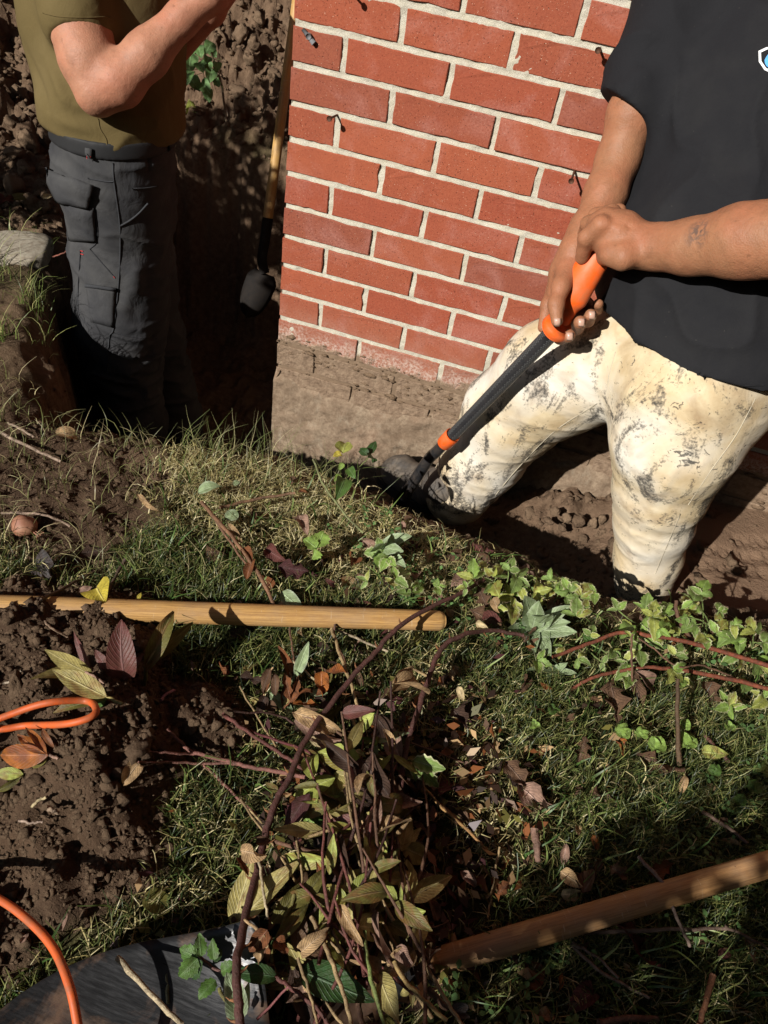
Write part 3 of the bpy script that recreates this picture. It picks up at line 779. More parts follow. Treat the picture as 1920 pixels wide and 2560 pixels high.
# ------------------------------------------------------------------ tools and cord
def handle_obj(name, pts, rad, mat, root, n=20):
    """wood handle whose local X runs along the grain"""
    pts = np.asarray(pts, float); d = pts[-1] - pts[0]; d /= np.linalg.norm(d)
    z = V3(0, 0, 1) if abs(d[2]) < 0.8 else V3(0, 1, 0)
    y = np.cross(z, d); y /= np.linalg.norm(y); z = np.cross(d, y)
    Rm = np.stack([d, y, z], 1); c = pts[0]
    v, f = tube(pts, rad, n, wob=0.02, seed=5)
    v = (v - c) @ Rm
    o = mesh_obj(name, v, f, mat, root)
    o.matrix_local = Matrix.Translation(Vector((c - np.array(root.location)).tolist())) @ Matrix(Rm.tolist()).to_4x4()
    return o
# the varnished handle across the lawn
h0 = on_ground(-260, 1301, 0.045); h1 = on_ground(948, 1341, 0.036)
e = (h1 - h0) / np.linalg.norm(h1 - h0)
root = empty('wooden_tool_handle', h0 - V3(0, 0, 0.02), 'smooth yellow varnished wooden handle lying across the lawn above the cord loop', 'tool handle')
hp = [h0 + (h1 - h0) * t for t in np.linspace(0, 1, 30)] + [h1 + e * 0.006, h1 + e * 0.010]
hr = [0.0165 + 0.001 * math.sin(3 * t) for t in np.linspace(0, 1, 30)] + [0.0145, 0.010]
handle_obj('handle', hp, hr, M['wood_yellow'], root)
# scoop shovel lying in the foreground: blade, rolled edge, socket, worn handle
a0 = at(905, 2090, 0.925); a1 = at(1730, 1846, 0.985)
root = empty('scoop_shovel', V3(0.45, -1.3, 0.0), 'large scoop shovel with scraped dark steel blade and worn wooden handle in the foreground grass', 'shovel')
hp = [a0 + (a1 - a0) * t for t in np.linspace(-0.05, 1, 30)]
handle_obj('handle', hp, np.linspace(0.0160, 0.0155, 30), M['wood_worn'], root, 24)
ax = (a0 - a1); ax[2] = 0; ax /= np.linalg.norm(ax)
# dished blade: grid in (u along, v across)
side = np.cross(V3(0, 0, 1), ax)
nu, nv = 30, 30
UU, VV = np.meshgrid(np.linspace(0, 1, nu), np.linspace(-1, 1, nv), indexing='ij')
BO = atz(585, 2292, 0.03)                       # where the blade meets the socket
Lb = 0.31
halfw = 0.118 * (1 + 0.10 * np.sin(UU * 2.2)) * np.sqrt(np.clip(1 - np.clip((UU - 0.30) / 0.72, 0, 1) ** 2.4, 0, 1)) + 0.002
back = -0.035 * np.abs(VV) ** 2                 # shoulders sweep back
Xb = BO[None, None, :] + (UU * Lb)[..., None] * ax - (back * (1 - UU))[..., None] * ax * 0 + (VV * halfw)[..., None] * side
dish = 0.040 * np.abs(VV) ** 2.4 * (1 - 0.4 * UU) + 0.030 * (1 - UU) ** 9 + 0.02 * UU ** 3
ridge = 0.016 * np.exp(-(VV / 0.20) ** 2) * np.exp(-(UU / 0.40) ** 2)
Xb[..., 2] = 0.045 + dish + ridge
o = child_mesh('blade', Xb.reshape(-1, 3), grid_faces(nu, nv), M['steel_scoop'], root)
md = o.modifiers.new('thickness', 'SOLIDIFY'); md.thickness = 0.002
sp = catmull([BO + ax * 0.10 + V3(0, 0, 0.008), BO + V3(0, 0, 0.022), a0 * 0.55 + BO * 0.45 + V3(0, 0, 0.0), a0 - ax * 0.03], 8)
child_mesh('socket', *tube(sp, np.linspace(0.021, 0.0185, len(sp)), 18, flat=0.8), M['steel_scoop'], root)
# shovel leaning in the pit behind the corner
b0, b1 = at(572, 520, 2.56), at(646, -30, 2.28)
root = empty('leaning_shovel', at(556, 668, 2.68), 'long yellow handled digging shovel leaning upright in the dark pit beside the brick corner', 'shovel')
handle_obj('handle', [b0 + (b1 - b0) * t for t in np.linspace(0, 1, 14)], np.linspace(0.0165, 0.0155, 14), M['wood_lean'], root, 14)
b2 = at(566, 560, 2.60); b3 = at(572, 590, 2.62)
sp = catmull([b0 + (b1 - b0) * 0.10, b0, b2, b3], 6); child_mesh('socket', *tube(sp, np.linspace(0.018, 0.016, len(sp)), 12), M['steel_shade_dark'], root)
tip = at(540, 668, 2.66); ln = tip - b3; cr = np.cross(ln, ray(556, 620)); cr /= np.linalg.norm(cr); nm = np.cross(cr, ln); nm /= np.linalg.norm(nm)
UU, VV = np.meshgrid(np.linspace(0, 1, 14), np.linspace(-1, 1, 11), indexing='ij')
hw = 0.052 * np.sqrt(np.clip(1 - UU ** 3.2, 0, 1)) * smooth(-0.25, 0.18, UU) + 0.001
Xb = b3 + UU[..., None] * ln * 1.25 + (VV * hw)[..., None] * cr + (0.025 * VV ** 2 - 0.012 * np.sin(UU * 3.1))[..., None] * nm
o = child_mesh('blade', Xb.reshape(-1, 3), grid_faces(14, 11), M['steel_shade_dark'], root); md = o.modifiers.new('thickness', 'SOLIDIFY'); md.thickness = 0.002
# orange and grey grip of a tool stuck in the spoil behind the corner
gq = [on_ground(607, 36, .035), on_ground(613, 46, .03), on_ground(619, 54, .026), on_ground(626, 60, .02), on_ground(634, 68, .014), on_ground(648, 80, .004)]
root = empty('orange_grey_tool_grip', gq[4] - V3(0, 0, .014), 'small grey and orange tool grip on the dirt at the top of the brick corner', 'tool')
sc_ = np.linalg.norm(gq[2] - CC) / 2.9
child_mesh('grey_cap', *tube(catmull(gq[:3], 4), np.array([0.006, 0.011, 0.013, 0.014, 0.0145, 0.0145, 0.014, 0.013, 0.012]) * sc_, 12), M['grey_plastic'], root)
child_mesh('orange_sleeve', *tube(catmull(gq[2:], 4), 0.0155 * sc_, 12), M['orange'], root)
# the digging tool in the right-hand digger's hands
T0, T1 = at(1203, 708, 1.28), at(968, 950, 1.60)
td = (T1 - T0) / np.linalg.norm(T1 - T0)
T2 = T1 + td * 0.10; T3 = at(872, 1075, 1.765); T4 = at(850, 1128, 1.84)
root = empty('digging_shovel', T4, 'black ribbed shovel with bright orange grip and collar held by the man in black', 'shovel')
gp = catmull([T0 - td * -0.004, at(1222, 672, 1.285), at(1243, 632, 1.265), at(1268, 588, 1.245), at(1292, 552, 1.232), at(1312, 535, 1.228)], 6)
gr = np.interp(np.linspace(0, 1, len(gp)), [0, 0.12, 0.24, 0.34, 0.6, 0.85, 0.95, 1], [0.0185, 0.0168, 0.0182, 0.0258, 0.0255, 0.0225, 0.019, 0.012])
child_mesh('grip', *tube(gp, gr, 20, flat=0.8), M['orange'], root)
child_mesh('grip_flange', *tube([T0 - td * 0.012, T0 - td * 0.006, T0 + td * 0.004, T0 + td * 0.010], [0.020, 0.0255, 0.0265, 0.022], 24), M['orange'], root)
sv = [T0 + (T1 - T0) * t for t in np.linspace(0, 1, 12)]
child_mesh('shaft', *tube(sv, np.linspace(0.0140, 0.0122, 12), 24), M['black_plastic'], root)
# knurled rubber strips along the shaft: raised diamond nubs joined into each strip
vd = CC - (T0 + T1) / 2; vd -= td * (vd @ td); vd /= np.linalg.norm(vd); sd = np.cross(td, vd)
for ang in (-0.75, 0.75, 2.4, -2.4):
    parts = []
    Ls = np.linalg.norm(T1 - T0)
    for i in range(int(Ls / 0.0042)):
        for j in (-1, 0, 1):
            aa = ang + (j + (0.5 if i % 2 else 0)) * 0.26
            rr = math.cos(aa) * vd + math.sin(aa) * sd; tt = -math.sin(aa) * vd + math.cos(aa) * sd
            c = T0 + td * (0.012 + i * 0.0042) + rr * (0.0139 - 0.0018 * (0.012 + i * 0.0042) / Ls)
            parts.append((np.array([c + td * 0.0027, c + tt * 0.0022, c - td * 0.0027, c - tt * 0.0022, c + rr * 0.0010]), [[0, 1, 4], [1, 2, 4], [2, 3, 4], [3, 0, 4]]))
    child_mesh('ribbed_strip', *merge(parts), M['rubber'], root, sm=False)
child_mesh('collar', *tube([T1 - td * 0.022, T1 - td * 0.020, T1 + td * 0.016, T1 + td * 0.018], [0.0150, 0.0166, 0.0166, 0.0150], 24), M['orange'], root)
sh = catmull([T1 + td * 0.01, T1 + td * 0.05, T2, T3], 6)
child_mesh('steel_shank', *tube(sh, np.linspace(0.0122, 0.0130, len(sh)), 18), M['black_paint'], root)
ln = T4 - T3; cr = np.cross(ln, CC - T3); cr /= np.linalg.norm(cr); nm = np.cross(cr, ln); nm /= np.linalg.norm(nm)
UU, VV = np.meshgrid(np.linspace(-0.35, 1, 14), np.linspace(-1, 1, 9), indexing='ij')
hw = np.interp(UU, [-0.35, 0.0, 0.3, 1.0], [0.012, 0.02, 0.03, 0.026])
Xb = T3 + UU[..., None] * ln * 1.5 + (VV * hw)[..., None] * cr + (0.016 * VV ** 2)[..., None] * nm
o = child_mesh('blade', Xb.reshape(-1, 3), grid_faces(14, 9), M['steel_shade_dark'], root); md = o.modifiers.new('thickness', 'SOLIDIFY'); md.thickness = 0.003
# orange extension cord: one run that loops on the soil, leaves the frame and comes back below
cp = [on_ground(-330, 1475, 0.02), on_ground(-150, 1500, 0.03), on_ground(-30, 1570, 0.035), on_ground(60, 1567, 0.03), on_ground(140, 1564, 0.034), on_ground(192, 1551, 0.036), on_ground(208, 1533, 0.036), on_ground(186, 1514, 0.036), on_ground(110, 1517, 0.04),
      on_ground(40, 1537, 0.055), on_ground(-40, 1575, 0.055), on_ground(-200, 1700, 0.03), on_ground(-230, 1820, 0.02), on_ground(-120, 1890, 0.03), on_ground(-10, 1938, 0.06), on_ground(60, 1987, 0.095), on_ground(115, 2048, 0.12), on_ground(150, 2130, 0.13), on_ground(168, 2215, 0.12), on_ground(185, 2330, 0.10), on_ground(230, 2480, 0.05)]
cv = catmull(cp, 9)
o = mesh_obj('extension_cord', *tube(cv, 0.0045, 12), M['cord'])
tag(o, 'orange extension cord looping on the loose soil and curving down over the scoop shovel', 'cord')
# concrete lump at the pit's left edge, bulb
cc = on_ground(32, 545, 0.0)
def lump_thing(name, c, scale, mat, amp, seed, label, cat, sub=4, pw=1.0):
    v, f = lump(sub, amp, seed)
    if pw != 1.0: v = np.sign(v) * np.abs(v) ** pw
    o = mesh_obj(name, v * np.asarray(scale), f, mat); o.location = [float(q) for q in c]
    return tag(o, label, cat)
lump_thing('concrete_block', cc, (0.085, 0.085, 0.035), M['concrete'], 0.16, 5, 'rough grey broken concrete block at the left edge of the pit', 'concrete', 4, 0.55).rotation_euler = (0.05, -0.05, 0.35)
bp = on_ground(52, 1136, 0.018)
root = empty('plant_bulb', bp, 'round reddish brown plant bulb lying on the bare soil at the left edge', 'bulb')
v, f = lump(3, 0.12, 9); v = v * V3(1, 1.1, 1.25); v[:, 2] += 0.25 * np.clip(v[:, 2] - 0.8, 0, 1); child_mesh('bulb_body', v * 0.021 + bp, f, M['bulb'], root)
for i in range(9):
    a = RNG.uniform(-0.9, 0.9); p0 = bp + V3(0.016, 0.0, -0.004); p1 = p0 + V3(0.018 * math.cos(a), 0.014 * math.sin(a), RNG.uniform(-.008, .004))
    v, f = tube(catmull([p0, (p0 + p1) / 2 + RNG.normal(0, .003, 3), p1], 3), 0.0008, 4)
    child_mesh('root_hair', v, f, M['bulb'], root)

# ------------------------------------------------------------------ people
def cone(a, b, ra, rb, **k): return dict(a=np.asarray(a, float), b=np.asarray(b, float), ra=ra, rb=rb, **k)
def chain(pts, rads, **k): return [cone(pts[i], pts[i + 1], rads[i], rads[i + 1], **k) for i in range(len(pts) - 1)]
def pchain(spec, **k):
    """spec rows: x, y (photo), t (metres out), r (photo pixels)"""
    return chain([at(x, y, t) for x, y, t, r in spec], [r * t / 1662.0 for x, y, t, r in spec], **k)
def make_bvh(P, F): return BVHTree.FromPolygons([Vector(p) for p in P.tolist()], F.tolist())
def hit(bvh, x, y, off=0.0):
    d = Vector(ray(x, y).tolist()).normalized()
    loc, nrm, idx, dist = bvh.ray_cast(Vector(CC.tolist()), d)
    if loc is None: return None, None
    n = nrm if nrm.dot(d) < 0 else -nrm
    return np.array(loc + n * off), np.array(n)
def seam(bvh, pts, rad, mat, root, name, off=0.0, n=5, flat=1.0):
    q = catmull([V3(x, y, 0) for x, y in pts], 7)
    P_ = [hit(bvh, x, y, off)[0] for x, y, _ in q]; P_ = [p for p in P_ if p is not None]
    if len(P_) < 3: return None
    P_ = np.array(P_); P_[1:-1] = (P_[:-2] + 2 * P_[1:-1] + P_[2:]) / 4
    return child_mesh(name, *tube(P_, rad, n), mat, root)
def patch(bvh, quad, nu, nv, off, th, mat, root, name, puff=0.0, roundc=0.0):
    q = [np.array(c, float) for c in quad]
    rows = []
    for i in range(nu):
        for j in range(nv):
            u, v = i / (nu - 1), j / (nv - 1)
            x, y = (q[0] * (1 - u) + q[1] * u) * (1 - v) + (q[3] * (1 - u) + q[2] * u) * v
            p, n = hit(bvh, x, y)
            if p is None: p = rows[-1] if rows else at(x, y, 1.7); n = -ray(x, y)
            e = min(u, 1 - u, v, 1 - v)
            rows.append(p + n / np.linalg.norm(n) * (off + puff * min(1, e * 5)))
    o = child_mesh(name, rows, grid_faces(nu, nv), mat, root)
    m = o.modifiers.new('thickness', 'SOLIDIFY'); m.thickness = th; m.offset = -1
    return o
def head_prims(c, f, up, s=1.0):
    f = f / np.linalg.norm(f); r = np.cross(f, up); r /= np.linalg.norm(r)
    q = []
    q.append(cone(c + up * 0.035 * s - f * 0.015, c + up * 0.04 * s + f * 0.015, 0.080 * s, 0.078 * s, n=r, s=1.12))
    q.append(cone(c - up * 0.03 * s + f * 0.03, c - up * 0.075 * s + f * 0.045, 0.055 * s, 0.038 * s, k=0.03))
    q.append(cone(c + up * 0.012 * s + f * 0.09 * s, c - up * 0.018 * s + f * 0.105 * s, 0.008, 0.013, k=0.015))           # nose
    q.append(cone(c + up * 0.028 * s + f * 0.080 * s - r * 0.035, c + up * 0.028 * s + f * 0.080 * s + r * 0.035, 0.010, 0.010, k=0.012))  # brow
    for sd in (-1, 1):
        q.append(cone(c + up * 0.015 * s + r * sd * 0.077 * s, c - up * 0.02 * s + r * sd * 0.074 * s, 0.016, 0.009, k=0.008, n=r, s=1.8))     # ears
        q.append(cone(c - up * 0.043 * s + f * 0.085 * s, c - up * 0.043 * s + f * 0.076 * s + r * sd * 0.024, 0.007, 0.005, k=0.006))         # lips
    q.append(cone(c - up * 0.05 * s - f * 0.02, c - up * 0.17 * s - f * 0.035, 0.052 * s, 0.06 * s, k=0.03))              # neck
    return q, r
def head_extras(c, f, up, r, root, s=1.0):
    for sd in (-1, 1):
        v, fc = lump(2, 0.0, 1); child_mesh('eye', v / V3(1, .85, .7) * 0.0115 + c + up * 0.010 + f * 0.072 * s + r * sd * 0.031, fc, M['eye'], root)
    P_, F_ = sdf_mesh([cone(c + up * 0.05 * s - f * 0.022, c + up * 0.055 * s + f * 0.008, 0.083 * s, 0.080 * s, n=r, s=1.1),
                       cone(c + up * 0.0 * s - f * 0.045, c - up * 0.03 * s - f * 0.04, 0.066, 0.05)], 0.006, 0.02)
    n = vnormals(P_, F_); P_ = P_ + n * (0.004 * fbm(P_[:, 0], P_[:, 1], P_[:, 2], f=60, o=3, seed=3))[:, None]
    child_mesh('hair', P_, F_, M['hair'], root)

def join(parts):
    vs, fs, o = [], [], 0
    for v, f in parts: vs.append(v); fs.append(f + o); o += len(v)
    return np.concatenate(vs), np.concatenate(fs)
UP = V3(0, 0, 1)

# ============ the man in black, right
man = empty('person', V3(0.78, -0.32, -0.25), 'man in black t-shirt and paint-smeared white trousers gripping the orange handled shovel', 'person')
fw = V3(-0.30, -0.95, 0); fw /= np.linalg.norm(fw)
SR, SL = at(1490, -30, 1.24), at(2010, -110, 1.12)
torso = [at(1515, 770, 1.36), at(1520, 600, 1.32), at(1620, 280, 1.27), at(1700, 0, 1.25)]
neck = (SR + SL) / 2 + UP * 0.05
hc = neck + UP * 0.15 + fw * 0.04
hp_, hr_ = head_prims(hc, (fw - UP * 0.25), UP)
core = chain(torso, [0.12, 0.115, 0.13, 0.12], n=fw, s=1.35) + [cone(torso[3], SR, 0.09, 0.05), cone(torso[3], SL, 0.09, 0.05), cone(torso[3], neck, 0.09, 0.06)] + hp_
core += pchain([(1330, 780, 1.42, 85), (1190, 820, 1.53, 85), (1090, 905, 1.65, 70), (1030, 1000, 1.75, 52), (985, 1070, 1.84, 45)])
core += pchain([(1480, 850, 1.32, 100), (1450, 960, 1.36, 85), (1415, 1080, 1.46, 60), (1395, 1220, 1.60, 42), (1390, 1290, 1.66, 40)])
A = sdf_mesh(core, 0.007, 0.03)
# right arm and gripping hand (image left)
ra = pchain([(1450, 60, 1.235, 50), (1366, 245, 1.265, 47), (1335, 345, 1.29, 41)], k=0.03)
ra += pchain([(1335, 345, 1.29, 40), (1308, 420, 1.285, 39), (1270, 500, 1.275, 34), (1242, 545, 1.27, 30)], k=0.03)
ra += pchain([(1242, 545, 1.27, 30), (1226, 590, 1.285, 34), (1212, 630, 1.30, 31)], k=0.02)
ra += pchain([(1226, 585, 1.262, 25), (1212, 620, 1.245, 20), (1201, 658, 1.238, 17), (1203, 692, 1.236, 14)], k=0.009)            # thumb
ra += pchain([(1202, 620, 1.315, 20), (1183, 660, 1.315, 14), (1173, 708, 1.32, 11.5)], k=0.008)                                  # index, along the far side
ra += pchain([(1186, 655, 1.33, 15), (1190, 705, 1.335, 14), (1210, 729, 1.305, 14), (1229, 725, 1.272, 14.5)], k=0.006)
ra += pchain([(1200, 640, 1.335, 16), (1224, 695, 1.345, 14), (1246, 708, 1.315, 14), (1253, 696, 1.275, 14.5)], k=0.006)
ra += pchain([(1210, 625, 1.335, 16), (1242, 675, 1.35, 13), (1270, 692, 1.315, 13), (1276, 680, 1.278, 13)], k=0.006)
ra += pchain([(1225, 610, 1.33, 15), (1266, 655, 1.34, 12), (1290, 668, 1.315, 11), (1292, 657, 1.29, 11)], k=0.006)
# left arm and hand clamped over the top of the grip
la = pchain([(2010, -60, 1.10, 75), (1900, 300, 1.04, 66), (1790, 505, 1.01, 60)], k=0.03)
la += pchain([(1790, 505, 1.01, 58), (1690, 516, 1.045, 72), (1600, 522, 1.08, 70), (1490, 534, 1.13, 51), (1410, 534, 1.17, 40), (1375, 530, 1.185, 37)], k=0.03)
la += pchain([(1375, 530, 1.185, 37), (1340, 512, 1.19, 47), (1306, 498, 1.195, 42)], k=0.018)
la += pchain([(1340, 500, 1.195, 40), (1312, 478, 1.205, 26)], k=0.014)                                                             # outer knuckle row
for (kx, ky, kt, mx, my, mt, tx, ty, tt, r) in [(1298, 486, 1.17, 1266, 514, 1.19, 1258, 556, 1.225, 17.5), (1308, 470, 1.185, 1272, 484, 1.215, 1258, 516, 1.26, 17), (1322, 460, 1.205, 1288, 466, 1.24, 1270, 492, 1.29, 16), (1336, 458, 1.225, 1306, 460, 1.265, 1290, 480, 1.31, 14)]:
    la += pchain([(kx, ky, kt, r + 4), (mx, my, mt, r), (tx, ty, tt, r - 3)], k=0.006)
la += pchain([(1372, 546, 1.17, 26), (1346, 556, 1.165, 23), (1318, 550, 1.175, 16), (1302, 560, 1.20, 12)], k=0.016)                 # thumb pressing beside the grip
B = sdf_mesh(ra, 0.0028, 0.02); Cc = sdf_mesh(la, 0.0030, 0.02)
def muscle(PF, seed):
    P_, F_ = PF; n = vnormals(P_, F_)
    P_ = P_ + n * (0.0009 * fbm(P_[:, 0], P_[:, 1], P_[:, 2], f=20, o=2, seed=seed) + 0.0003 * fbm(P_[:, 0], P_[:, 1], P_[:, 2], f=110, o=2, seed=seed + 4))[:, None]
    return P_, F_
B = muscle((relax(B[0], B[1], 1), B[1]), 60); Cc = muscle((relax(Cc[0], Cc[1], 1), Cc[1]), 70)
# tendon and knuckle relief on the back of the upper hand
n = vnormals(*Cc)
Cc = (Cc[0] + n * folds(Cc[0], [(at(1345, 500, 1.15), at(1296, 478, 1.165), .006, .0022), (at(1350, 512, 1.145), at(1290, 496, 1.15), .006, .0022), (at(1350, 526, 1.145), at(1288, 516, 1.145), .006, .0022),
                                (at(1352, 482, 1.15), at(1372, 492, 1.145), .004, -.004), (at(1345, 538, 1.12), at(1312, 536, 1.135), .004, -.003), (at(1352, 555, 1.12), at(1350, 580, 1.135), .0025, -.002), (at(1360, 555, 1.12), at(1360, 580, 1.135), .0025, -.002), (at(1280, 505, 1.15), at(1268, 545, 1.18), .003, -.002)])[:, None], Cc[1])
P_, F_ = join([A, B, Cc])
child_mesh('body', P_, F_, M['skin_tan'], man)['label'] = 'tanned bare forearms and gripping hands'
armb = make_bvh(*join([B, Cc]))
for (x, y) in [(1204, 696), (1231, 727), (1256, 697), (1279, 681)]:
    quad = [(x - 7, y - 8), (x + 7, y - 8), (x + 6, y + 8), (x - 6, y + 8)]
    patch(armb, quad, 5, 5, 0.0004, 0.001, M['nail_skin'], man, 'fingernail', 0.0006)
head_extras(hc, fw, UP, hr_, man)
# black t-shirt
hemc = at(1500, 828, 1.185); hem_n = V3(0.05, 0.05, -1.0)
clip = [(hemc, hem_n)]
sl_ax = at(1362, 235, 1.262) - SR; sl_ax /= np.linalg.norm(sl_ax)
h_a, h_b = at(1322, 183, 1.245), at(1396, 288, 1.235)
hn = np.cross(h_b - h_a, ray(1360, 235)); hn = hn / np.linalg.norm(hn); hn = hn if hn @ sl_ax > 0 else -hn
hn = 0.55 * hn + 0.45 * sl_ax; hn /= np.linalg.norm(hn)
tee = [cone(at(1528, 800, 1.345), at(1522, 600, 1.31), 0.190, 0.176, n=fw, s=1.12, clip=clip, k=0.04), cone(torso[1], torso[2], 0.172, 0.168, n=fw, s=1.22, k=0.05), cone(torso[2], torso[3], 0.168, 0.160, n=fw, s=1.25, k=0.05),
       cone(torso[3] + UP * 0.02, SR + UP * 0.005, 0.10, 0.075, k=0.06), cone(torso[3] + UP * 0.02, SL, 0.10, 0.075, k=0.06),
       cone(SR, at(1368, 225, 1.262), 0.078, 0.060, k=0.045, clip=[((h_a + h_b) / 2, hn)]),
       cone(SL, at(1930, 260, 1.05), 0.080, 0.068, k=0.03, clip=[(at(1930, 230, 1.05), at(1900, 300, 1.04) - at(2010, -60, 1.10))])]
tee.append(cone(neck - UP * 0.01 + fw * 0.02, neck + UP * 0.09, 0.056, 0.07, sub=True))
P_, F_ = sdf_mesh(tee, 0.0055, 0.04)
P_ = relax(P_, F_, 1); n = vnormals(P_, F_)
seg = [(at(1400, 400, 1.14), at(1640, 210, 1.08), .022, -.010), (at(1420, 440, 1.13), at(1680, 250, 1.06), .018, .007), (at(1395, 330, 1.16), at(1520, 150, 1.12), .018, -.010), (at(1480, 40, 1.14), at(1420, 250, 1.17), .012, -.012),
       (at(1360, 640, 1.19), at(1640, 705, 1.10), .016, -.008), (at(1350, 690, 1.18), at(1620, 790, 1.12), .018, .006), (at(1450, 745, 1.17), at(1659, 700, 1.10), .010, -.007), (at(1330, 560, 1.2), at(1450, 720, 1.17), .018, -.007),
       (at(1360, 470, 1.17), at(1420, 640, 1.14), .025, .006), (at(1640, 330, 1.05), at(1659, 560, 1.08), .03, -.006), (at(1380, 150, 1.2), at(1450, 60, 1.17), .02, -.006), (at(1340, 210, 1.22), at(1420, 130, 1.2), .015, .005)]
disp = folds(P_, seg) + 0.0085 * ((1 - np.abs(fbm(P_[:, 0] * 1.2 + P_[:, 2] * .5, P_[:, 1], P_[:, 2] * .8, f=6.5, o=2, seed=77))) ** 4 - .25)
P_ = P_ + n * disp[:, None]
child_mesh('t_shirt', P_, F_, M['tee_black'], man)
teeb = make_bvh(P_, F_)
seam(teeb, [(1338, 736), (1365, 765), (1400, 789), (1450, 811), (1500, 823), (1580, 833), (1650, 832)], 0.0016, M['tee_black'], man, 'hem_stitching', -0.0004)
seam(teeb, [(1327, 176), (1338, 205), (1360, 245), (1385, 272)], 0.0014, M['tee_black'], man, 'sleeve_stitching', -0.0004)
# printed shield with a drop, mostly past the picture's edge
def print_shape(pts, mat, name, off):
    c = np.mean(pts, 0); V_ = [hit(teeb, c[0], c[1], off)[0]]
    for x, y in pts:
        h_ = hit(teeb, x, y, off)[0]; V_.append(h_ if h_ is not None else V_[0])
    if V_[0] is None: return
    k = len(pts); child_mesh(name, np.array(V_), [[0, 1 + i, 1 + (i + 1) % k] for i in range(k)], mat, man)
def shield(s):
    cx, cy = 1667, 130
    base = [(-27, -18), (-24, -22), (0, -26), (24, -22), (27, -18), (26, 0), (18, 14), (4, 22), (-14, 24), (-24, 12), (-29, 0)]
    base = [(-26, -19), (-8, -27), (8, -27), (26, -19), (28, 4), (18, 22), (0, 31), (-18, 22), (-28, 4)]
    return [(cx + x * s + 0.12 * y, cy + y * s) for x, y in base]
print_shape(shield(1.0), M['white_print'], 'shield_print', 0.0012)
print_shape(shield(0.80), M['tee_black'], 'shield_field', 0.0020)
print_shape([(1667 + 15 * math.cos(a) * (1 - 0.45 * max(0, math.sin(-a))), 132 - 20 * -math.sin(a) * 0.9) for a in np.linspace(0, 2 * math.pi, 16, endpoint=False)], M['blue_print'], 'drop_print', 0.0028)
# white work trousers
tr = [cone(at(1505, 770, 1.36), at(1490, 830, 1.35), 0.150, 0.150, n=fw, s=1.2, k=0.04)]
tr += pchain([(1345, 775, 1.42, 122), (1205, 815, 1.53, 122), (1105, 895, 1.65, 100), (1045, 985, 1.75, 82), (988, 1068, 1.84, 68)], k=0.035)
tr += pchain([(1481, 845, 1.325, 158), (1458, 950, 1.36, 134), (1428, 1050, 1.43, 100), (1413, 1120, 1.49, 82), (1400, 1200, 1.57, 70), (1390, 1262, 1.62, 60)], k=0.02)
tr[-1]['clip'] = [(at(1386, 1285, 1.63), at(1386, 1285, 1.63) - at(1400, 1180, 1.56))]
P_, F_ = sdf_mesh(tr, 0.0045, 0.02)
P_ = relax(P_, F_, 1); n = vnormals(P_, F_)
x, y, z = P_[:, 0], P_[:, 1], P_[:, 2]
rg = (1 - np.abs(fbm(x * .55, y * .55, z * 2.0, f=11, o=2, seed=81))) ** 3 + .35; rg2 = (1 - np.abs(fbm(x * .7, y * .7, z * 2.6 + x, f=20, o=2, seed=83))) ** 3 + .35
low = smooth(0.22, -0.05, z)
disp = (0.002 + 0.0008 * low) * (rg - 0.75) + (0.0005 + 0.0006 * low) * (rg2 - 0.75)
seg = []
def crease(pts, w, h):
    q = catmull([at(*p) for p in pts], 4)
    for i in range(len(q) - 1): seg.append((q[i], q[i + 1], w, h * (0.26 if pts[0][1] > 1095 and pts[0][0] > 1300 else 0.55)))
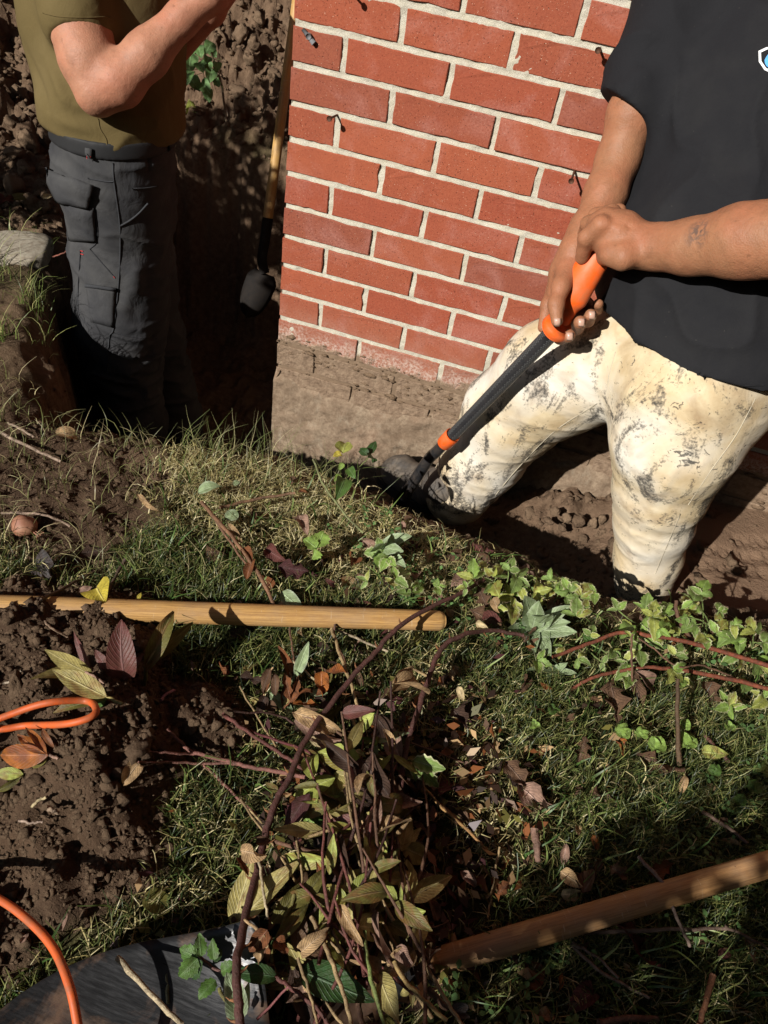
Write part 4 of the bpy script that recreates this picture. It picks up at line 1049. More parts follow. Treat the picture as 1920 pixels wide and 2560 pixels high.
for pts, w, h in [([(1316, 850, 1.28), (1255, 880, 1.34), (1180, 895, 1.40)], .006, -.006), ([(1314, 838, 1.28), (1230, 850, 1.34), (1140, 850, 1.40)], .005, -.005), ([(1312, 846, 1.26), (1350, 900, 1.24), (1400, 980, 1.26)], .006, -.006), ([(1318, 860, 1.26), (1390, 900, 1.22), (1480, 930, 1.21)], .005, .004), ([(1330, 830, 1.25), (1420, 862, 1.2), (1540, 880, 1.18)], .005, -.004),
                  ([(1345, 900, 1.25), (1338, 1060, 1.36), (1346, 1230, 1.50)], .007, -.007), ([(1362, 960, 1.27), (1360, 1080, 1.38), (1372, 1240, 1.52)], .005, .004), ([(1275, 880, 1.36), (1170, 960, 1.50), (1060, 1085, 1.68)], .006, -.006), ([(1235, 905, 1.42), (1140, 985, 1.54), (1045, 1070, 1.68)], .005, .004), ([(1190, 890, 1.42), (1110, 960, 1.54), (1030, 1050, 1.68)], .005, -.005),
                  ([(1490, 1100, 1.40), (1430, 1128, 1.38), (1370, 1122, 1.40)], .006, -.006), ([(1485, 1135, 1.42), (1430, 1165, 1.43), (1365, 1150, 1.44)], .005, .005), ([(1470, 1165, 1.45), (1420, 1195, 1.47), (1350, 1200, 1.49)], .005, -.006), ([(1455, 1205, 1.49), (1410, 1225, 1.50), (1360, 1218, 1.50)], .005, .005), ([(1440, 1235, 1.53), (1390, 1246, 1.53), (1345, 1240, 1.53)], .005, -.005), ([(1425, 1060, 1.36), (1440, 1110, 1.39), (1420, 1180, 1.46)], .006, .005),
                  ([(925, 1055, 1.78), (975, 1080, 1.77), (1040, 1088, 1.76)], .006, -.007), ([(955, 1020, 1.74), (1005, 1045, 1.72), (1060, 1040, 1.70)], .006, .006), ([(985, 975, 1.70), (1040, 1000, 1.67), (1095, 1000, 1.64)], .006, -.005), ([(950, 1090, 1.78), (990, 1108, 1.77), (1030, 1106, 1.77)], .005, .006), ([(1060, 880, 1.56), (1110, 900, 1.55), (1160, 890, 1.52)], .006, -.004), ([(1480, 850, 1.19), (1560, 870, 1.19), (1620, 862, 1.2)], .005, -.004),
                  ([(1560, 900, 1.2), (1520, 980, 1.24), (1450, 1060, 1.32)], .006, -.005), ([(1530, 900, 1.19), (1480, 990, 1.24), (1420, 1070, 1.32)], .006, .004)]: crease(pts, w, h)
disp += folds(P_, seg)
P_ = P_ + n * disp[:, None]
child_mesh('trousers', P_, F_, M['pants_white'], man)
trb = make_bvh(P_, F_)
for pts in ([(1632, 860), (1590, 940), (1540, 1010), (1487, 1090)], [(1470, 1110), (1440, 1180), (1415, 1240)], [(1313, 790), (1316, 830), (1322, 862)], [(1330, 760), (1316, 812), (1310, 850)]):
    seam(trb, pts, 0.0009, M['seam_white'], man, 'seam', 0.0)
seam(trb, [(1290, 872), (1200, 930), (1120, 1010), (1070, 1070)], 0.0009, M['seam_white'], man, 'seam', 0.0)
# boots
def boot(heel, toe, ankle, name='boot'):
    d = toe - heel; d[2] = 0; d /= np.linalg.norm(d); s = np.cross(UP, d)
    q = [cone(heel + UP * 0.045, toe + UP * 0.036 - d * 0.03, 0.040, 0.042, k=0.02), cone(toe + UP * 0.036 - d * 0.03, toe + UP * 0.034 - d * 0.02, 0.042, 0.036), cone(heel + UP * 0.05 + d * 0.025, ankle, 0.044, 0.050, k=0.03)]
    P_, F_ = sdf_mesh(q, 0.005, 0.02); P_[:, 2] = np.maximum(P_[:, 2], heel[2] + 0.012)
    n = vnormals(P_, F_); P_ = P_ + n * (0.004 * fbm(P_[:, 0], P_[:, 1], P_[:, 2], f=22, o=3, seed=6))[:, None]
    o = child_mesh(name, P_, F_, M['boot'], man)
    k = 20; ang = np.linspace(0, 2 * np.pi, k, endpoint=False); c = (heel + toe) / 2; Lh = np.linalg.norm((toe - heel)[:2]) / 2 + 0.038
    ring = [c + d * math.cos(a) * Lh + s * math.sin(a) * 0.046 * (1 + 0.12 * math.cos(a)) for a in ang]
    lo_ = [p * V3(1, 1, 0) + V3(0, 0, heel[2] - 0.008) for p in ring]; hi_ = [p * V3(1, 1, 0) + V3(0, 0, heel[2] + 0.014) for p in ring]
    v = np.array(lo_ + hi_); f = [[i, (i + 1) % k, k + (i + 1) % k, k + i] for i in range(k)] + [list(range(k))[::-1], list(range(k, 2 * k))]
    so = mesh_obj('sole', v - np.array(man.location), f, M['sole'], o, sm=False)
toe = at(842, 1020, 1.955); heel = at(948, 1072, 1.90); heel[2] = toe[2] = min(toe[2], heel[2]) - 0.02
boot(heel, toe, at(965, 1050, 1.80))
heel = at(1420, 1300, 1.66); toe = at(1352, 1318, 1.62); heel[2] = toe[2] = min(toe[2], heel[2]) - 0.045
boot(heel, toe, at(1390, 1268, 1.63))

# ============ the man in olive, left
man = empty('person', V3(-0.42, 0.04, -0.66), 'man in olive t-shirt and dark grey cargo trousers standing in the deep pit', 'person')
fw = V3(0.93, 0.35, 0); fw /= np.linalg.norm(fw); sdv = V3(0.35, -0.93, 0)
torso = [at(243, 330, 1.74), at(245, 230, 1.70), at(222, 60, 1.66), at(200, -130, 1.62)]
SR2, SL2 = at(140, -130, 1.52), at(250, -190, 1.85)
neck = torso[3] + UP * 0.12 + fw * 0.01; hc = neck + UP * 0.14 + fw * 0.05
hp_, hr_ = head_prims(hc, fw - UP * 0.2, UP)
core = chain(torso, [0.095, 0.105, 0.125, 0.12]) + [cone(torso[3], SR2, 0.09, 0.055), cone(torso[3], SL2, 0.09, 0.055), cone(torso[3], neck, 0.08, 0.055)] + hp_
core += pchain([(250, 400, 1.80, 76), (258, 560, 1.91, 64), (256, 720, 2.03, 55), (285, 900, 2.2, 45), (300, 1020, 2.33, 42)])
core += pchain([(285, 400, 1.93, 56), (302, 560, 2.08, 48), (330, 720, 2.22, 42), (375, 900, 2.40, 38), (385, 990, 2.49, 36)])
A = sdf_mesh(core, 0.007, 0.03)
aa = pchain([(140, -130, 1.52, 68), (165, 30, 1.50, 66), (192, 130, 1.51, 56), (211, 200, 1.525, 45)], k=0.03)
aa += pchain([(211, 200, 1.525, 43), (256, 176, 1.515, 50), (320, 115, 1.50, 45), (395, 38, 1.49, 34), (425, 8, 1.485, 31)], k=0.018)
aa += pchain([(425, 8, 1.485, 31), (455, -18, 1.48, 38), (480, -45, 1.48, 34)], k=0.02)
for i, (x, y, t) in enumerate([(470, 8, 1.475), (484, -6, 1.47), (492, -24, 1.472), (494, -44, 1.48)]):
    aa += pchain([(x - 14, y - 14, t, 15), (x + 8, y - 8, t + 0.01, 12.5), (x + 2, y - 30, t + 0.03, 11)], k=0.007)
aa += pchain([(445, -30, 1.47, 16), (452, -58, 1.46, 13), (470, -75, 1.465, 11)], k=0.008)
B = sdf_mesh(aa, 0.0032, 0.02); B = muscle((relax(B[0], B[1], 1), B[1]), 90)
# second arm, raised the same way on the far side
bb = chain([SL2, at(330, 150, 1.86), at(455, 20, 1.70), at(490, -40, 1.62)], [0.055, 0.042, 0.03, 0.034], k=0.02)
P_, F_ = join([A, B, sdf_mesh(bb, 0.006, 0.02)])
child_mesh('body', P_, F_, M['skin_fair'], man)['label'] = 'fair bare arm bent at the elbow'
head_extras(hc, fw, UP, hr_, man)
hemc = at(250, 326, 1.60)
tee = [cone(torso[0] - UP * 0.03, torso[1], 0.138, 0.142, n=fw, s=1.0, clip=[(hemc, V3(-0.06, 0.05, -1))], k=0.04), cone(torso[1], torso[2], 0.147, 0.160, k=0.05), cone(torso[2], torso[3], 0.160, 0.15, k=0.05),
       cone(torso[3], SR2, 0.10, 0.08, k=0.06), cone(torso[3], SL2, 0.10, 0.08, k=0.06),
       cone(SR2, at(165, 42, 1.50), 0.078, 0.070, k=0.03, clip=[(at(165, 40, 1.44), at(165, 60, 1.50) - at(150, -80, 1.51))]),
       cone(SL2, at(300, 40, 1.86), 0.078, 0.068, k=0.03, clip=[(at(300, 40, 1.86), at(330, 150, 1.86) - SL2)])]
P_, F_ = sdf_mesh(tee, 0.0055, 0.04); P_ = relax(P_, F_, 1); n = vnormals(P_, F_)
seg = [(at(110, 262, 1.58), at(330, 322, 1.56), .012, .013), (at(112, 285, 1.58), at(300, 326, 1.56), .008, -.012), (at(200, 255, 1.56), at(345, 305, 1.58), .010, -.014), (at(215, 245, 1.56), at(370, 285, 1.60), .012, .011), (at(130, 275, 1.57), at(250, 300, 1.56), .008, -.009), (at(300, 230, 1.58), at(380, 265, 1.62), .010, -.009),
       (at(60, 60, 1.60), at(115, 250, 1.60), .014, -.014), (at(85, 60, 1.57), at(150, 230, 1.56), .012, .012), (at(130, 240, 1.56), at(240, 262, 1.56), .010, -.007), (at(260, 300, 1.56), at(360, 250, 1.6), .012, -.006)]
P_ = P_ + n * (folds(P_, seg) + 0.008 * ((1 - np.abs(fbm(P_[:, 0] * .8, P_[:, 1] * .8, P_[:, 2] * 1.5, f=8, o=2, seed=97))) ** 3 - .3) * smooth(0.75, 0.4, P_[:, 2]))[:, None]
child_mesh('t_shirt', P_, F_, M['tee_olive'], man)
tb = make_bvh(P_, F_)
seam(tb, [(212, 256), (216, 278), (229, 300), (231, 316)], 0.0016, M['tee_olive'], man, 'side_seam', 0.0)
seam(tb, [(93, 28), (130, 36), (190, 38), (238, 36)], 0.0014, M['tee_olive'], man, 'sleeve_stitching', 0.0)
tr = [cone(at(248, 318, 1.73), at(248, 385, 1.78), 0.131, 0.133, k=0.03, clip=[(at(243, 318, 1.60), V3(0, 0, 1))])]
tr += pchain([(248, 385, 1.79, 121), (262, 455, 1.84, 107), (260, 550, 1.91, 100), (263, 650, 1.98, 93), (256, 715, 2.03, 91), (260, 775, 2.09, 80), (285, 900, 2.2, 66), (300, 1030, 2.34, 60)], k=0.03)
tr += pchain([(285, 400, 1.93, 85), (302, 560, 2.08, 70), (330, 720, 2.22, 62), (375, 900, 2.40, 56), (385, 1000, 2.50, 52)], k=0.02)
P_, F_ = sdf_mesh(tr, 0.005, 0.02); P_ = relax(P_, F_, 1); n = vnormals(P_, F_)
x, y, z = P_[:, 0], P_[:, 1], P_[:, 2]
rg = (1 - np.abs(fbm(x * .6, y * .6, z * 1.7 + .6 * x, f=12, o=2, seed=101))) ** 3 + .35
seg = [(at(180, 460, 1.74), at(300, 430, 1.76), .014, -.010), (at(240, 480, 1.75), at(370, 420, 1.80), .014, -.009), (at(300, 560, 1.82), at(255, 700, 1.92), .018, .010), (at(270, 560, 1.82), at(250, 680, 1.90), .012, -.010),
       (at(160, 690, 1.93), at(260, 720, 1.93), .012, -.012), (at(170, 730, 1.96), at(240, 745, 1.96), .010, .010), (at(270, 745, 1.96), at(345, 725, 1.98), .010, -.009), (at(280, 790, 2.0), at(340, 760, 2.0), .012, -.010), (at(190, 770, 2.0), at(255, 800, 2.0), .010, .010),
       (at(190, 350, 1.64), at(192, 372, 1.65), .006, -.004), (at(300, 340, 1.66), at(305, 372, 1.68), .005, -.006), (at(320, 340, 1.66), at(325, 372, 1.68), .005, -.006), (at(280, 345, 1.66), at(280, 372, 1.68), .005, -.006)]
P_ = P_ + n * (folds(P_, seg) + (0.006 + 0.006 * smooth(0.05, -0.25, z)) * (rg - 0.7))[:, None]
child_mesh('trousers', P_, F_, M['pants_dark'], man)
pb = make_bvh(P_, F_)
# cargo pocket, flap, tool pocket, seams
patch(pb, [(138, 432), (203, 448), (209, 522), (152, 520)], 12, 10, 0.002, 0.003, M['pants_dark'], man, 'cargo_pocket', 0.007)
o = patch(pb, [(97, 362), (205, 398), (193, 448), (131, 434)], 12, 8, 0.008, 0.004, M['pants_dark'], man, 'pocket_flap', 0.004)
patch(pb, [(187, 612), (251, 621), (245, 707), (198, 695)], 8, 8, 0.002, 0.002, M['pants_dark'], man, 'tool_pocket', 0.003)
patch(pb, [(187, 611), (251, 620), (251, 627), (187, 618)], 6, 3, 0.005, 0.002, M['seam'], man, 'pocket_hem', 0.001)
for pts in ([(244, 352), (246, 390), (259, 488), (258, 584), (250, 677), (244, 715), (236, 730), (232, 807)], [(174, 540), (169, 625), (172, 681), (197, 707)], [(195, 538), (222, 570), (247, 598)],
            [(244, 718), (285, 727), (320, 731), (338, 731)], [(285, 407), (315, 406), (341, 402)], [(203, 452), (210, 490), (209, 522), (194, 538)], [(190, 385), (230, 392), (244, 392)]):
    seam(pb, pts, 0.0016, M['seam'], man, 'seam', 0.0005)
seam(pb, [(259, 488), (280, 476), (300, 460), (319, 439)], 0.0024, M['seam'], man, 'slash_pocket_edge', 0.001)
fb = make_bvh(np.array([(v.co + Vector(man.location))[:] for v in o.data.vertices]), np.array([list(p.vertices) for p in o.data.polygons]))
for pts in ([(129, 396), (158, 404)], [(158, 404), (159, 422)], [(159, 422), (131, 415)], [(131, 415), (129, 396)], [(129, 396), (159, 422)], [(158, 404), (131, 415)], [(192, 404), (199, 408)]):
    mid = ((pts[0][0] + pts[1][0]) / 2, (pts[0][1] + pts[1][1]) / 2)
    seam(fb, (pts[0], mid, pts[1]), 0.0011, M['red_thread'], man, 'red_stitching', 0.0008)
for pts in ([(174, 541), (180, 543)], [(175, 548), (181, 550)], [(245, 596), (248, 600)]): seam(pb, (pts[0], ((pts[0][0] + pts[1][0]) / 2, (pts[0][1] + pts[1][1]) / 2), pts[1]), 0.0012, M['red_thread'], man, 'red_stitching', 0.001)
# belt and loops
P_, F_ = sdf_mesh([cone(at(243, 318, 1.73) - UP * 0.02, at(248, 318, 1.73) + UP * 0.03, 0.1345, 0.1335, clip=[(at(243, 318, 1.60), V3(0, 0, 1)), (at(243, 318, 1.60) - UP * 0.036, V3(0, 0, -1))])], 0.005, 0.01)
bz = at(243, 318, 1.60)[2]
child_mesh('belt', P_ + V3(0, 0, 0.004), F_, M['belt'], man); beltb = make_bvh(P_ + V3(0, 0, 0.004), F_)
patch(beltb, [(186, 318), (200, 320), (200, 356), (186, 354)], 3, 6, 0.003, 0.003, M['pants_dark'], man, 'belt_loop', 0.001)
for a in (190, 197): seam(beltb, [(a, 322), (a, 338), (a, 350)], 0.0009, M['red_thread'], man, 'red_stitching', 0.005)
patch(beltb, [(362, 300), (376, 296), (376, 330), (362, 334)], 3, 6, 0.003, 0.003, M['pants_dark'], man, 'belt_loop', 0.001)
for (h_, t_, a_) in (((298, 1045, 2.36), (345, 1050, 2.36), (300, 1010, 2.32)), ((385, 1015, 2.52), (430, 1015, 2.52), (387, 985, 2.49))):
    heel, toe, ank = at(*h_), at(*t_), at(*a_); heel[2] = toe[2] = -0.645
    boot(heel, toe, ank)

# ------------------------------------------------------------------ plants, leaves, stems
COLS = {'green': (0.075, 0.155, 0.028), 'dkgreen': (0.028, 0.075, 0.018), 'ltgreen': (0.26, 0.40, 0.08), 'sage': (0.30, 0.39, 0.20), 'yelgreen': (0.38, 0.42, 0.09), 'yellow': (0.60, 0.48, 0.06),
        'olive': (0.16, 0.145, 0.035), 'oliveyel': (0.42, 0.35, 0.12), 'purple': (0.085, 0.030, 0.032), 'maroon': (0.14, 0.045, 0.038), 'orange': (0.38, 0.12, 0.022), 'rust': (0.21, 0.075, 0.026),
        'brown': (0.135, 0.075, 0.042), 'dkbrown': (0.05, 0.028, 0.019), 'tan': (0.46, 0.30, 0.15), 'pink': (0.33, 0.20, 0.145), 'cream': (0.64, 0.50, 0.27), 'varieg': (0.22, 0.33, 0.08), 'redbud': (0.15, 0.29, 0.09), 'greyblk': (0.06, 0.055, 0.055)}
def leaf_mesh(kind, col, seed, w=0.4, fold=0.25, curl=0.5, wave=0.12, dry=False, nu=11, nv=7):
    rs = np.random.default_rng(seed)
    s = np.linspace(0, 1, nu); v = np.linspace(-1, 1, nv)
    if kind == 'lance': hw = np.sin(np.pi * np.clip(s, 0, 1) ** 0.8) ** 0.9
    elif kind == 'ovate': hw = np.sin(np.pi * s ** 0.62) ** 0.75
    elif kind == 'round': hw = np.sqrt(np.clip(1 - (2 * s - 1) ** 2, 0, 1)) * 1.0
    elif kind == 'oak': hw = np.sin(np.pi * s ** 0.85) ** 0.6 * (0.62 + 0.38 * np.cos(s * 6 * np.pi + 1.0))
    elif kind == 'lobed': hw = np.sin(np.pi * s ** 0.7) ** 0.7 * (0.72 + 0.28 * np.cos(s * 5 * np.pi + 2.2))
    elif kind == 'heart': hw = np.interp(s, [0, .06, .18, .38, .6, .8, .93, 1], [.35, .8, 1, .98, .8, .5, .2, 0])
    else: hw = np.sin(np.pi * s ** 0.7) ** 0.8
    hw = hw * w * 0.5
    if kind in ('serrate', 'varieg', 'ground'):
        hw = hw * (1 + 0.12 * np.where(np.arange(nu) % 2, 1, -1) * (hw > 0.03))
    hw = np.maximum(hw, 0.012)
    X = hw[:, None] * v[None, :]
    ph = rs.uniform(0, 6.28, 3)
    th = curl * (s - 0.25) + 0.25 * curl * np.sin(s * 4 + ph[0])
    ds = 1.0 / (nu - 1)
    Yc = np.concatenate([[0], np.cumsum(np.cos(th[:-1]) * ds)]); Zc = np.concatenate([[0], -np.cumsum(np.sin(th[:-1]) * ds)])
    roll = (rs.normal(0, 0.9) if dry else rs.normal(0, 0.25)) * s
    Zl = fold * np.abs(X) + wave * w * 0.35 * np.sin(s[:, None] * 9 + ph[1] + 2.0 * v[None, :]) * np.abs(v)[None, :]
    if dry: Zl = Zl + 0.25 * w * (v[None, :] ** 2) * (0.6 + 0.7 * np.sin(s[:, None] * 5 + ph[2])) * np.clip(hw / (w * 0.3), 0, 1)[:, None]
    Xr = X * np.cos(roll)[:, None] - Zl * np.sin(roll)[:, None]; Zr = X * np.sin(roll)[:, None] + Zl * np.cos(roll)[:, None]
    Px = Xr; Py = Yc[:, None] + Zr * np.sin(th)[:, None]; Pz = Zc[:, None] + Zr * np.cos(th)[:, None]
    V_ = np.stack([Px, Py, Pz], -1).reshape(-1, 3); V_[:, 1] /= max(Yc[-1], 0.3)
    c = np.array(COLS[col]); Sg, Vg = np.meshgrid(s, v, indexing='ij')
    C_ = np.tile(c, (nu * nv, 1)).reshape(nu, nv, 3)
    n = rs.normal(0, 0.10, (nu, nv, 1)) + 0.22 * fbm(Sg * 3 + seed, Vg * 1.5, f=1.3, o=2, seed=seed % 50)[..., None]
    C_ = C_ * (1 + n)
    vein = np.exp(-(Vg / 0.10) ** 2)[..., None]; C_ = C_ * (1 - 0.4 * vein) + 0.4 * vein * (c * 1.5 + 0.05)
    sv = (np.abs(((Sg * 9 - np.abs(Vg) * 2.2) % 1) - 0.5) < 0.16)[..., None] * 0.16; C_ = C_ * (1 - sv)
    if kind == 'varieg':
        ed = (np.abs(Vg) > 0.68)[..., None] * 1.0; C_ = C_ * (1 - ed) + ed * np.array((0.66, 0.64, 0.38))
    if col in ('olive', 'oliveyel', 'orange', 'yelgreen') and rs.random() < 0.6:
        sp = (fbm(Sg * 4 + seed * 1.7, Vg * 2, f=1.2, o=2, seed=9) > 0.25)[..., None] * 0.55
        C_ = C_ * (1 - sp) + sp * np.array(COLS['maroon' if col == 'orange' else 'rust'])
    if col == 'sage':
        ed = (np.abs(Vg) > 0.85)[..., None] * 0.5; C_ = C_ * (1 - ed) + ed * np.array((0.5, 0.55, 0.42))
    me_o = mesh_obj('leaf', V_, grid_faces(nu, nv), M['dry'] if dry else M['leaf'], col=np.clip(C_.reshape(-1, 3), 0.004, 1), sv=np.stack([Sg.ravel(), np.abs(Vg).ravel(), 0 * Sg.ravel(), 0 * Sg.ravel() + 1], 1))
    me = me_o.data; bpy.data.objects.remove(me_o); return me
LEAF = {}
def get_leaf(kind, col, dry=False, w=0.4, var=None):
    var = random.randrange(3) if var is None else var
    key = (kind, col, dry, round(w, 2), var)
    if key not in LEAF:
        sd = abs(hash((kind, len(col) * 7 + ord(col[0]) + ord(col[-1]), dry, int(w * 100), var))) if False else (sum(map(ord, kind + col)) * 31 + int(w * 100) * 7 + var * 131 + dry)
        rs = random.Random(sd)
        LEAF[key] = leaf_mesh(kind, col, sd, w, fold=rs.uniform(0.1, 0.5), curl=rs.uniform(-0.3, 1.1) if not dry else rs.uniform(-0.8, 1.8), wave=rs.uniform(0.08, 0.25) * (2 if dry else 1), dry=dry)
    return LEAF[key]
def orient(base, tip, nrm):
    y = tip - base; L = np.linalg.norm(y); y = y / L
    x = np.cross(y, nrm); x /= np.linalg.norm(x) + 1e-9; z = np.cross(x, y)
    return Matrix(((x[0] * L, y[0] * L, z[0] * L, base[0]), (x[1] * L, y[1] * L, z[1] * L, base[1]), (x[2] * L, y[2] * L, z[2] * L, base[2]), (0, 0, 0, 1)))
def put_leaf(base, tip, me, root=None, nrm=None, name='leaf', tilt=0.5):
    if nrm is None:
        nrm = (CC - base); nrm = nrm / np.linalg.norm(nrm) * 0.5 + UP + RNG.normal(0, tilt, 3)
    o = bpy.data.objects.new(name, me); COL.objects.link(o)
    mt = orient(base, tip, nrm)
    if root is not None:
        o.parent = root; mt = Matrix.Translation(-Vector(root.location)) @ mt
    o.matrix_local = mt
    return o
def stem_part(pts, rad, col, root, name='stem', n=6, wob=0.15, sub=5):
    q = catmull(pts, sub) if len(pts) > 2 else np.array([pts[0] + (pts[1] - pts[0]) * t for t in np.linspace(0, 1, 6)])
    q = q + RNG.normal(0, 0.0006, q.shape)
    r = np.interp(np.linspace(0, 1, len(q)), np.linspace(0, 1, len(np.atleast_1d(rad))), np.atleast_1d(rad))
    v, f = tube(q, r, n, wob=wob, seed=int(RNG.integers(90)))
    c = np.array(COLS[col] if isinstance(col, str) else col) * (1 + 0.35 * vnoise(v[:, 0] * 60, v[:, 1] * 60, v[:, 2] * 60, 3))[:, None]
    if root is None: return mesh_obj(name, v, f, M['stem'], col=np.clip(c, .003, 1), loc=q[0])
    return child_mesh(name, v, f, M['stem'], root, col=np.clip(c, .003, 1))
def G(x, y, dz=0.01): return on_ground(x, y, dz)
# crop-to-photo helpers used while measuring
z1 = lambda x, y: (x / 2.666, y / 2.666)
z2 = lambda x, y: (x / 2.592 / DS, (1480 + y / 2.592) / DS)
z3 = lambda x, y: ((500 + x / 2.37) / DS, (1480 + y / 2.37) / DS)
z4 = lambda x, y: ((1100 + x / 2.0232) / DS, (1380 + y / 2.0232) / DS)
z5 = lambda x, y: (x / 2.37 / DS, (2000 + y / 2.37) / DS)
z6 = lambda x, y: ((500 + x / 2.37) / DS, (2000 + y / 2.37) / DS)
z7 = lambda x, y: ((1100 + x / 2.0232) / DS, (2000 + y / 2.0232) / DS)
zt = lambda x, y: ((680 + x / 2.0232) / DS, (560 + y / 2.0232) / DS)          # trench crop
zl = lambda x, y: (x / 1.728 / DS, (1000 + y / 1.728) / DS)                   # lip crop
zr = lambda x, y: ((1280 + x / 2.592) / DS, (760 + y / 2.592) / DS)
def sprig(name, label, cat, zf, stems, leaves, group=None, dry=False):
    """stems: (colour, radius, [(x, y, dz), ...]); leaves: (xb, yb, xt, yt, kind, colour, w, dzb, dzt[, dry])"""
    first = stems[0][2][0] if stems else leaves[0][:2] + (leaves[0][7],)
    root = empty(name, G(*zf(first[0], first[1]), 0.0), label, cat, group)
    for c, r, pts in stems: stem_part([G(*zf(x, y), dz) for x, y, dz in pts], r, c, root)
    for L_ in leaves:
        xb, yb, xt, yt, kind, colr, w, b_, t_ = L_[:9]; d_ = L_[9] if len(L_) > 9 else dry
        put_leaf(G(*zf(xb, yb), b_), G(*zf(xt, yt), t_), get_leaf(kind, colr, d_, w), root, tilt=0.35 if not d_ else 0.6)
        if zf in (z3, z6) and random.random() < 0.75:      # a drier leaf lower down on the same shoot
            a_ = random.uniform(-.9, .9); dx, dy = (xt - xb) * .8, (yt - yb) * .8; ox, oy = random.uniform(-60, 60), random.uniform(-40, 60)
            put_leaf(G(*zf(xb + ox, yb + oy), b_ - .02), G(*zf(xb + ox + dx * math.cos(a_) - dy * math.sin(a_), yb + oy + dx * math.sin(a_) + dy * math.cos(a_)), t_ - .025), get_leaf(random.choice(['lance', 'ovate', 'lance']), random.choice(['brown', 'dkbrown', 'olive', 'rust', 'brown', 'oliveyel', 'olive']), random.random() < .7, random.choice([.3, .4])), root, tilt=0.5)
    return root

# --- cut peony sprigs on the loose soil, left
sprig('cut_sprig', 'pale yellowing cut leaves fanned on the loose soil above the cord loop', 'cut plant', z2, [('pink', 0.0022, [(680, 590, .01), (560, 520, .03), (480, 480, .04)])],
      [(600, 540, 290, 385, 'lance', 'oliveyel', .34, .02, .06), (560, 520, 240, 500, 'lance', 'oliveyel', .30, .02, .04), (590, 530, 470, 260, 'lance', 'maroon', .20, .02, .07), (640, 600, 570, 540, 'lance', 'olive', .3, .01, .03)])
sprig('cut_sprig', 'long olive leaf with pale midrib lying just above the orange cord loop', 'cut leaf', z2, [('oliveyel', 0.0024, [(795, 725, .02), (660, 670, .025)])],
      [(690, 680, 345, 510, 'lance', 'oliveyel', .36, .025, .05), (680, 690, 340, 775, 'lance', 'olive', .26, .02, .012), (690, 690, 590, 740, 'ovate', 'green', .5, .02, .01)])
sprig('cut_sprig', 'dusty maroon leaves standing in the soil below the varnished handle', 'cut plant', z2, [('maroon', 0.0025, [(810, 580, .0), (815, 540, .02), (850, 470, .05)])],
      [(810, 560, 770, 215, 'ovate', 'maroon', .50, .02, .10), (800, 570, 930, 400, 'lance', 'maroon', .32, .02, .05), (745, 550, 615, 375, 'ovate', 'maroon', .42, .01, .05)])
sprig('cut_sprig', 'tall olive green leaves standing up against the varnished handle', 'cut plant', z2, [('olive', 0.003, [(938, 610, .0), (945, 500, .03), (960, 440, .05)])],
      [(945, 510, 1125, 120, 'lance', 'olive', .28, .04, .11), (955, 470, 1250, 205, 'lance', 'olive', .24, .05, .09), (950, 470, 1080, 260, 'lance', 'oliveyel', .24, .05, .08)])
sprig('cut_sprig', 'orange tinted green leaves on the soil below the cord loop at the left edge', 'cut plant', z2, [('pink', 0.002, [(380, 1080, .01), (300, 1050, .02), (250, 1045, .03)])],
      [(310, 1055, -40, 1065, 'lance', 'orange', .36, .02, .03), (300, 1050, 90, 915, 'lance', 'orange', .26, .025, .05), (300, 1045, 165, 875, 'lance', 'orange', .22, .03, .06), (350, 1010, 262, 880, 'lance', 'rust', .24, .02, .04), (310, 1065, 190, 1140, 'lance', 'olive', .25, .015, .01)])
sprig('cut_sprig', 'pair of green and orange leaves at the very left edge above the lower cord', 'cut plant', z2, [('olive', 0.0018, [(150, 1190, .01), (90, 1170, .02)])],
      [(150, 1180, -60, 1170, 'lance', 'yelgreen', .40, .015, .03), (130, 1200, -40, 1300, 'lance', 'olive', .34, .015, .02)])
o = put_leaf(G(*z2(905, 1105), .012), G(*z2(800, 1225), .02), get_leaf('ovate', 'tan', True, .7, 1), None, name='fallen_leaf'); tag(o, 'single curled tan leaf with a loop shape beside the reddish stems', 'leaf')

# --- reddish cut stems across the grass
def twig(name, label, zf, pts, rad, col, cat='stem', group=None, side=()):
    root = empty(name, G(*zf(pts[0][0], pts[0][1]), 0.0), label, cat, group)
    stem_part([G(*zf(x, y), dz) for x, y, dz in pts], rad, col, root)
    for sp in side: stem_part([G(*zf(x, y), dz) for x, y, dz in sp], np.array(rad) * 0.7, col, root, 'side_shoot')
    return root
RED = (0.17, 0.055, 0.045); DK = (0.055, 0.022, 0.018); STR = (0.36, 0.25, 0.12); BRN = (0.14, 0.07, 0.04); RBR = (0.22, 0.06, 0.03); GRN = (0.20, 0.26, 0.07)
twig('reddish_twig', 'forked pinkish stem reaching left over the grass to the soil mound', z2, [(1085, 890, .02), (1180, 980, .025), (1250, 1035, .03), (1480, 1100, .035), (1659, 1140, .04), (2000, 1200, .05)], [.0017, .0028, .003], (0.26, 0.11, 0.085), side=[[(950, 1035, .012), (1100, 1045, .02), (1260, 1045, .03)], [(1300, 1110, .02), (1400, 1200, .02), (1659, 1450, .02)]])
twig('reddish_twig', 'straight pinkish stem lying below the forked stem', z2, [(900, 1100, .015), (1200, 1108, .022), (1480, 1112, .03), (1659, 1140, .035)], [.0016, .0024], (0.26, 0.12, 0.09))
twig('reddish_twig', 'thick red stem with cut end pointing left out of the leaf pile', z3, [(130, 720, .05), (230, 790, .05), (440, 930, .05), (540, 1000, .045), (640, 1080, .04)], [.003, .0026], RED)
twig('reddish_twig', 'dark red stem curving down through the middle of the leaf pile', z3, [(160, 705, .045), (460, 730, .05), (560, 780, .05)], [.0016, .0018], DK)
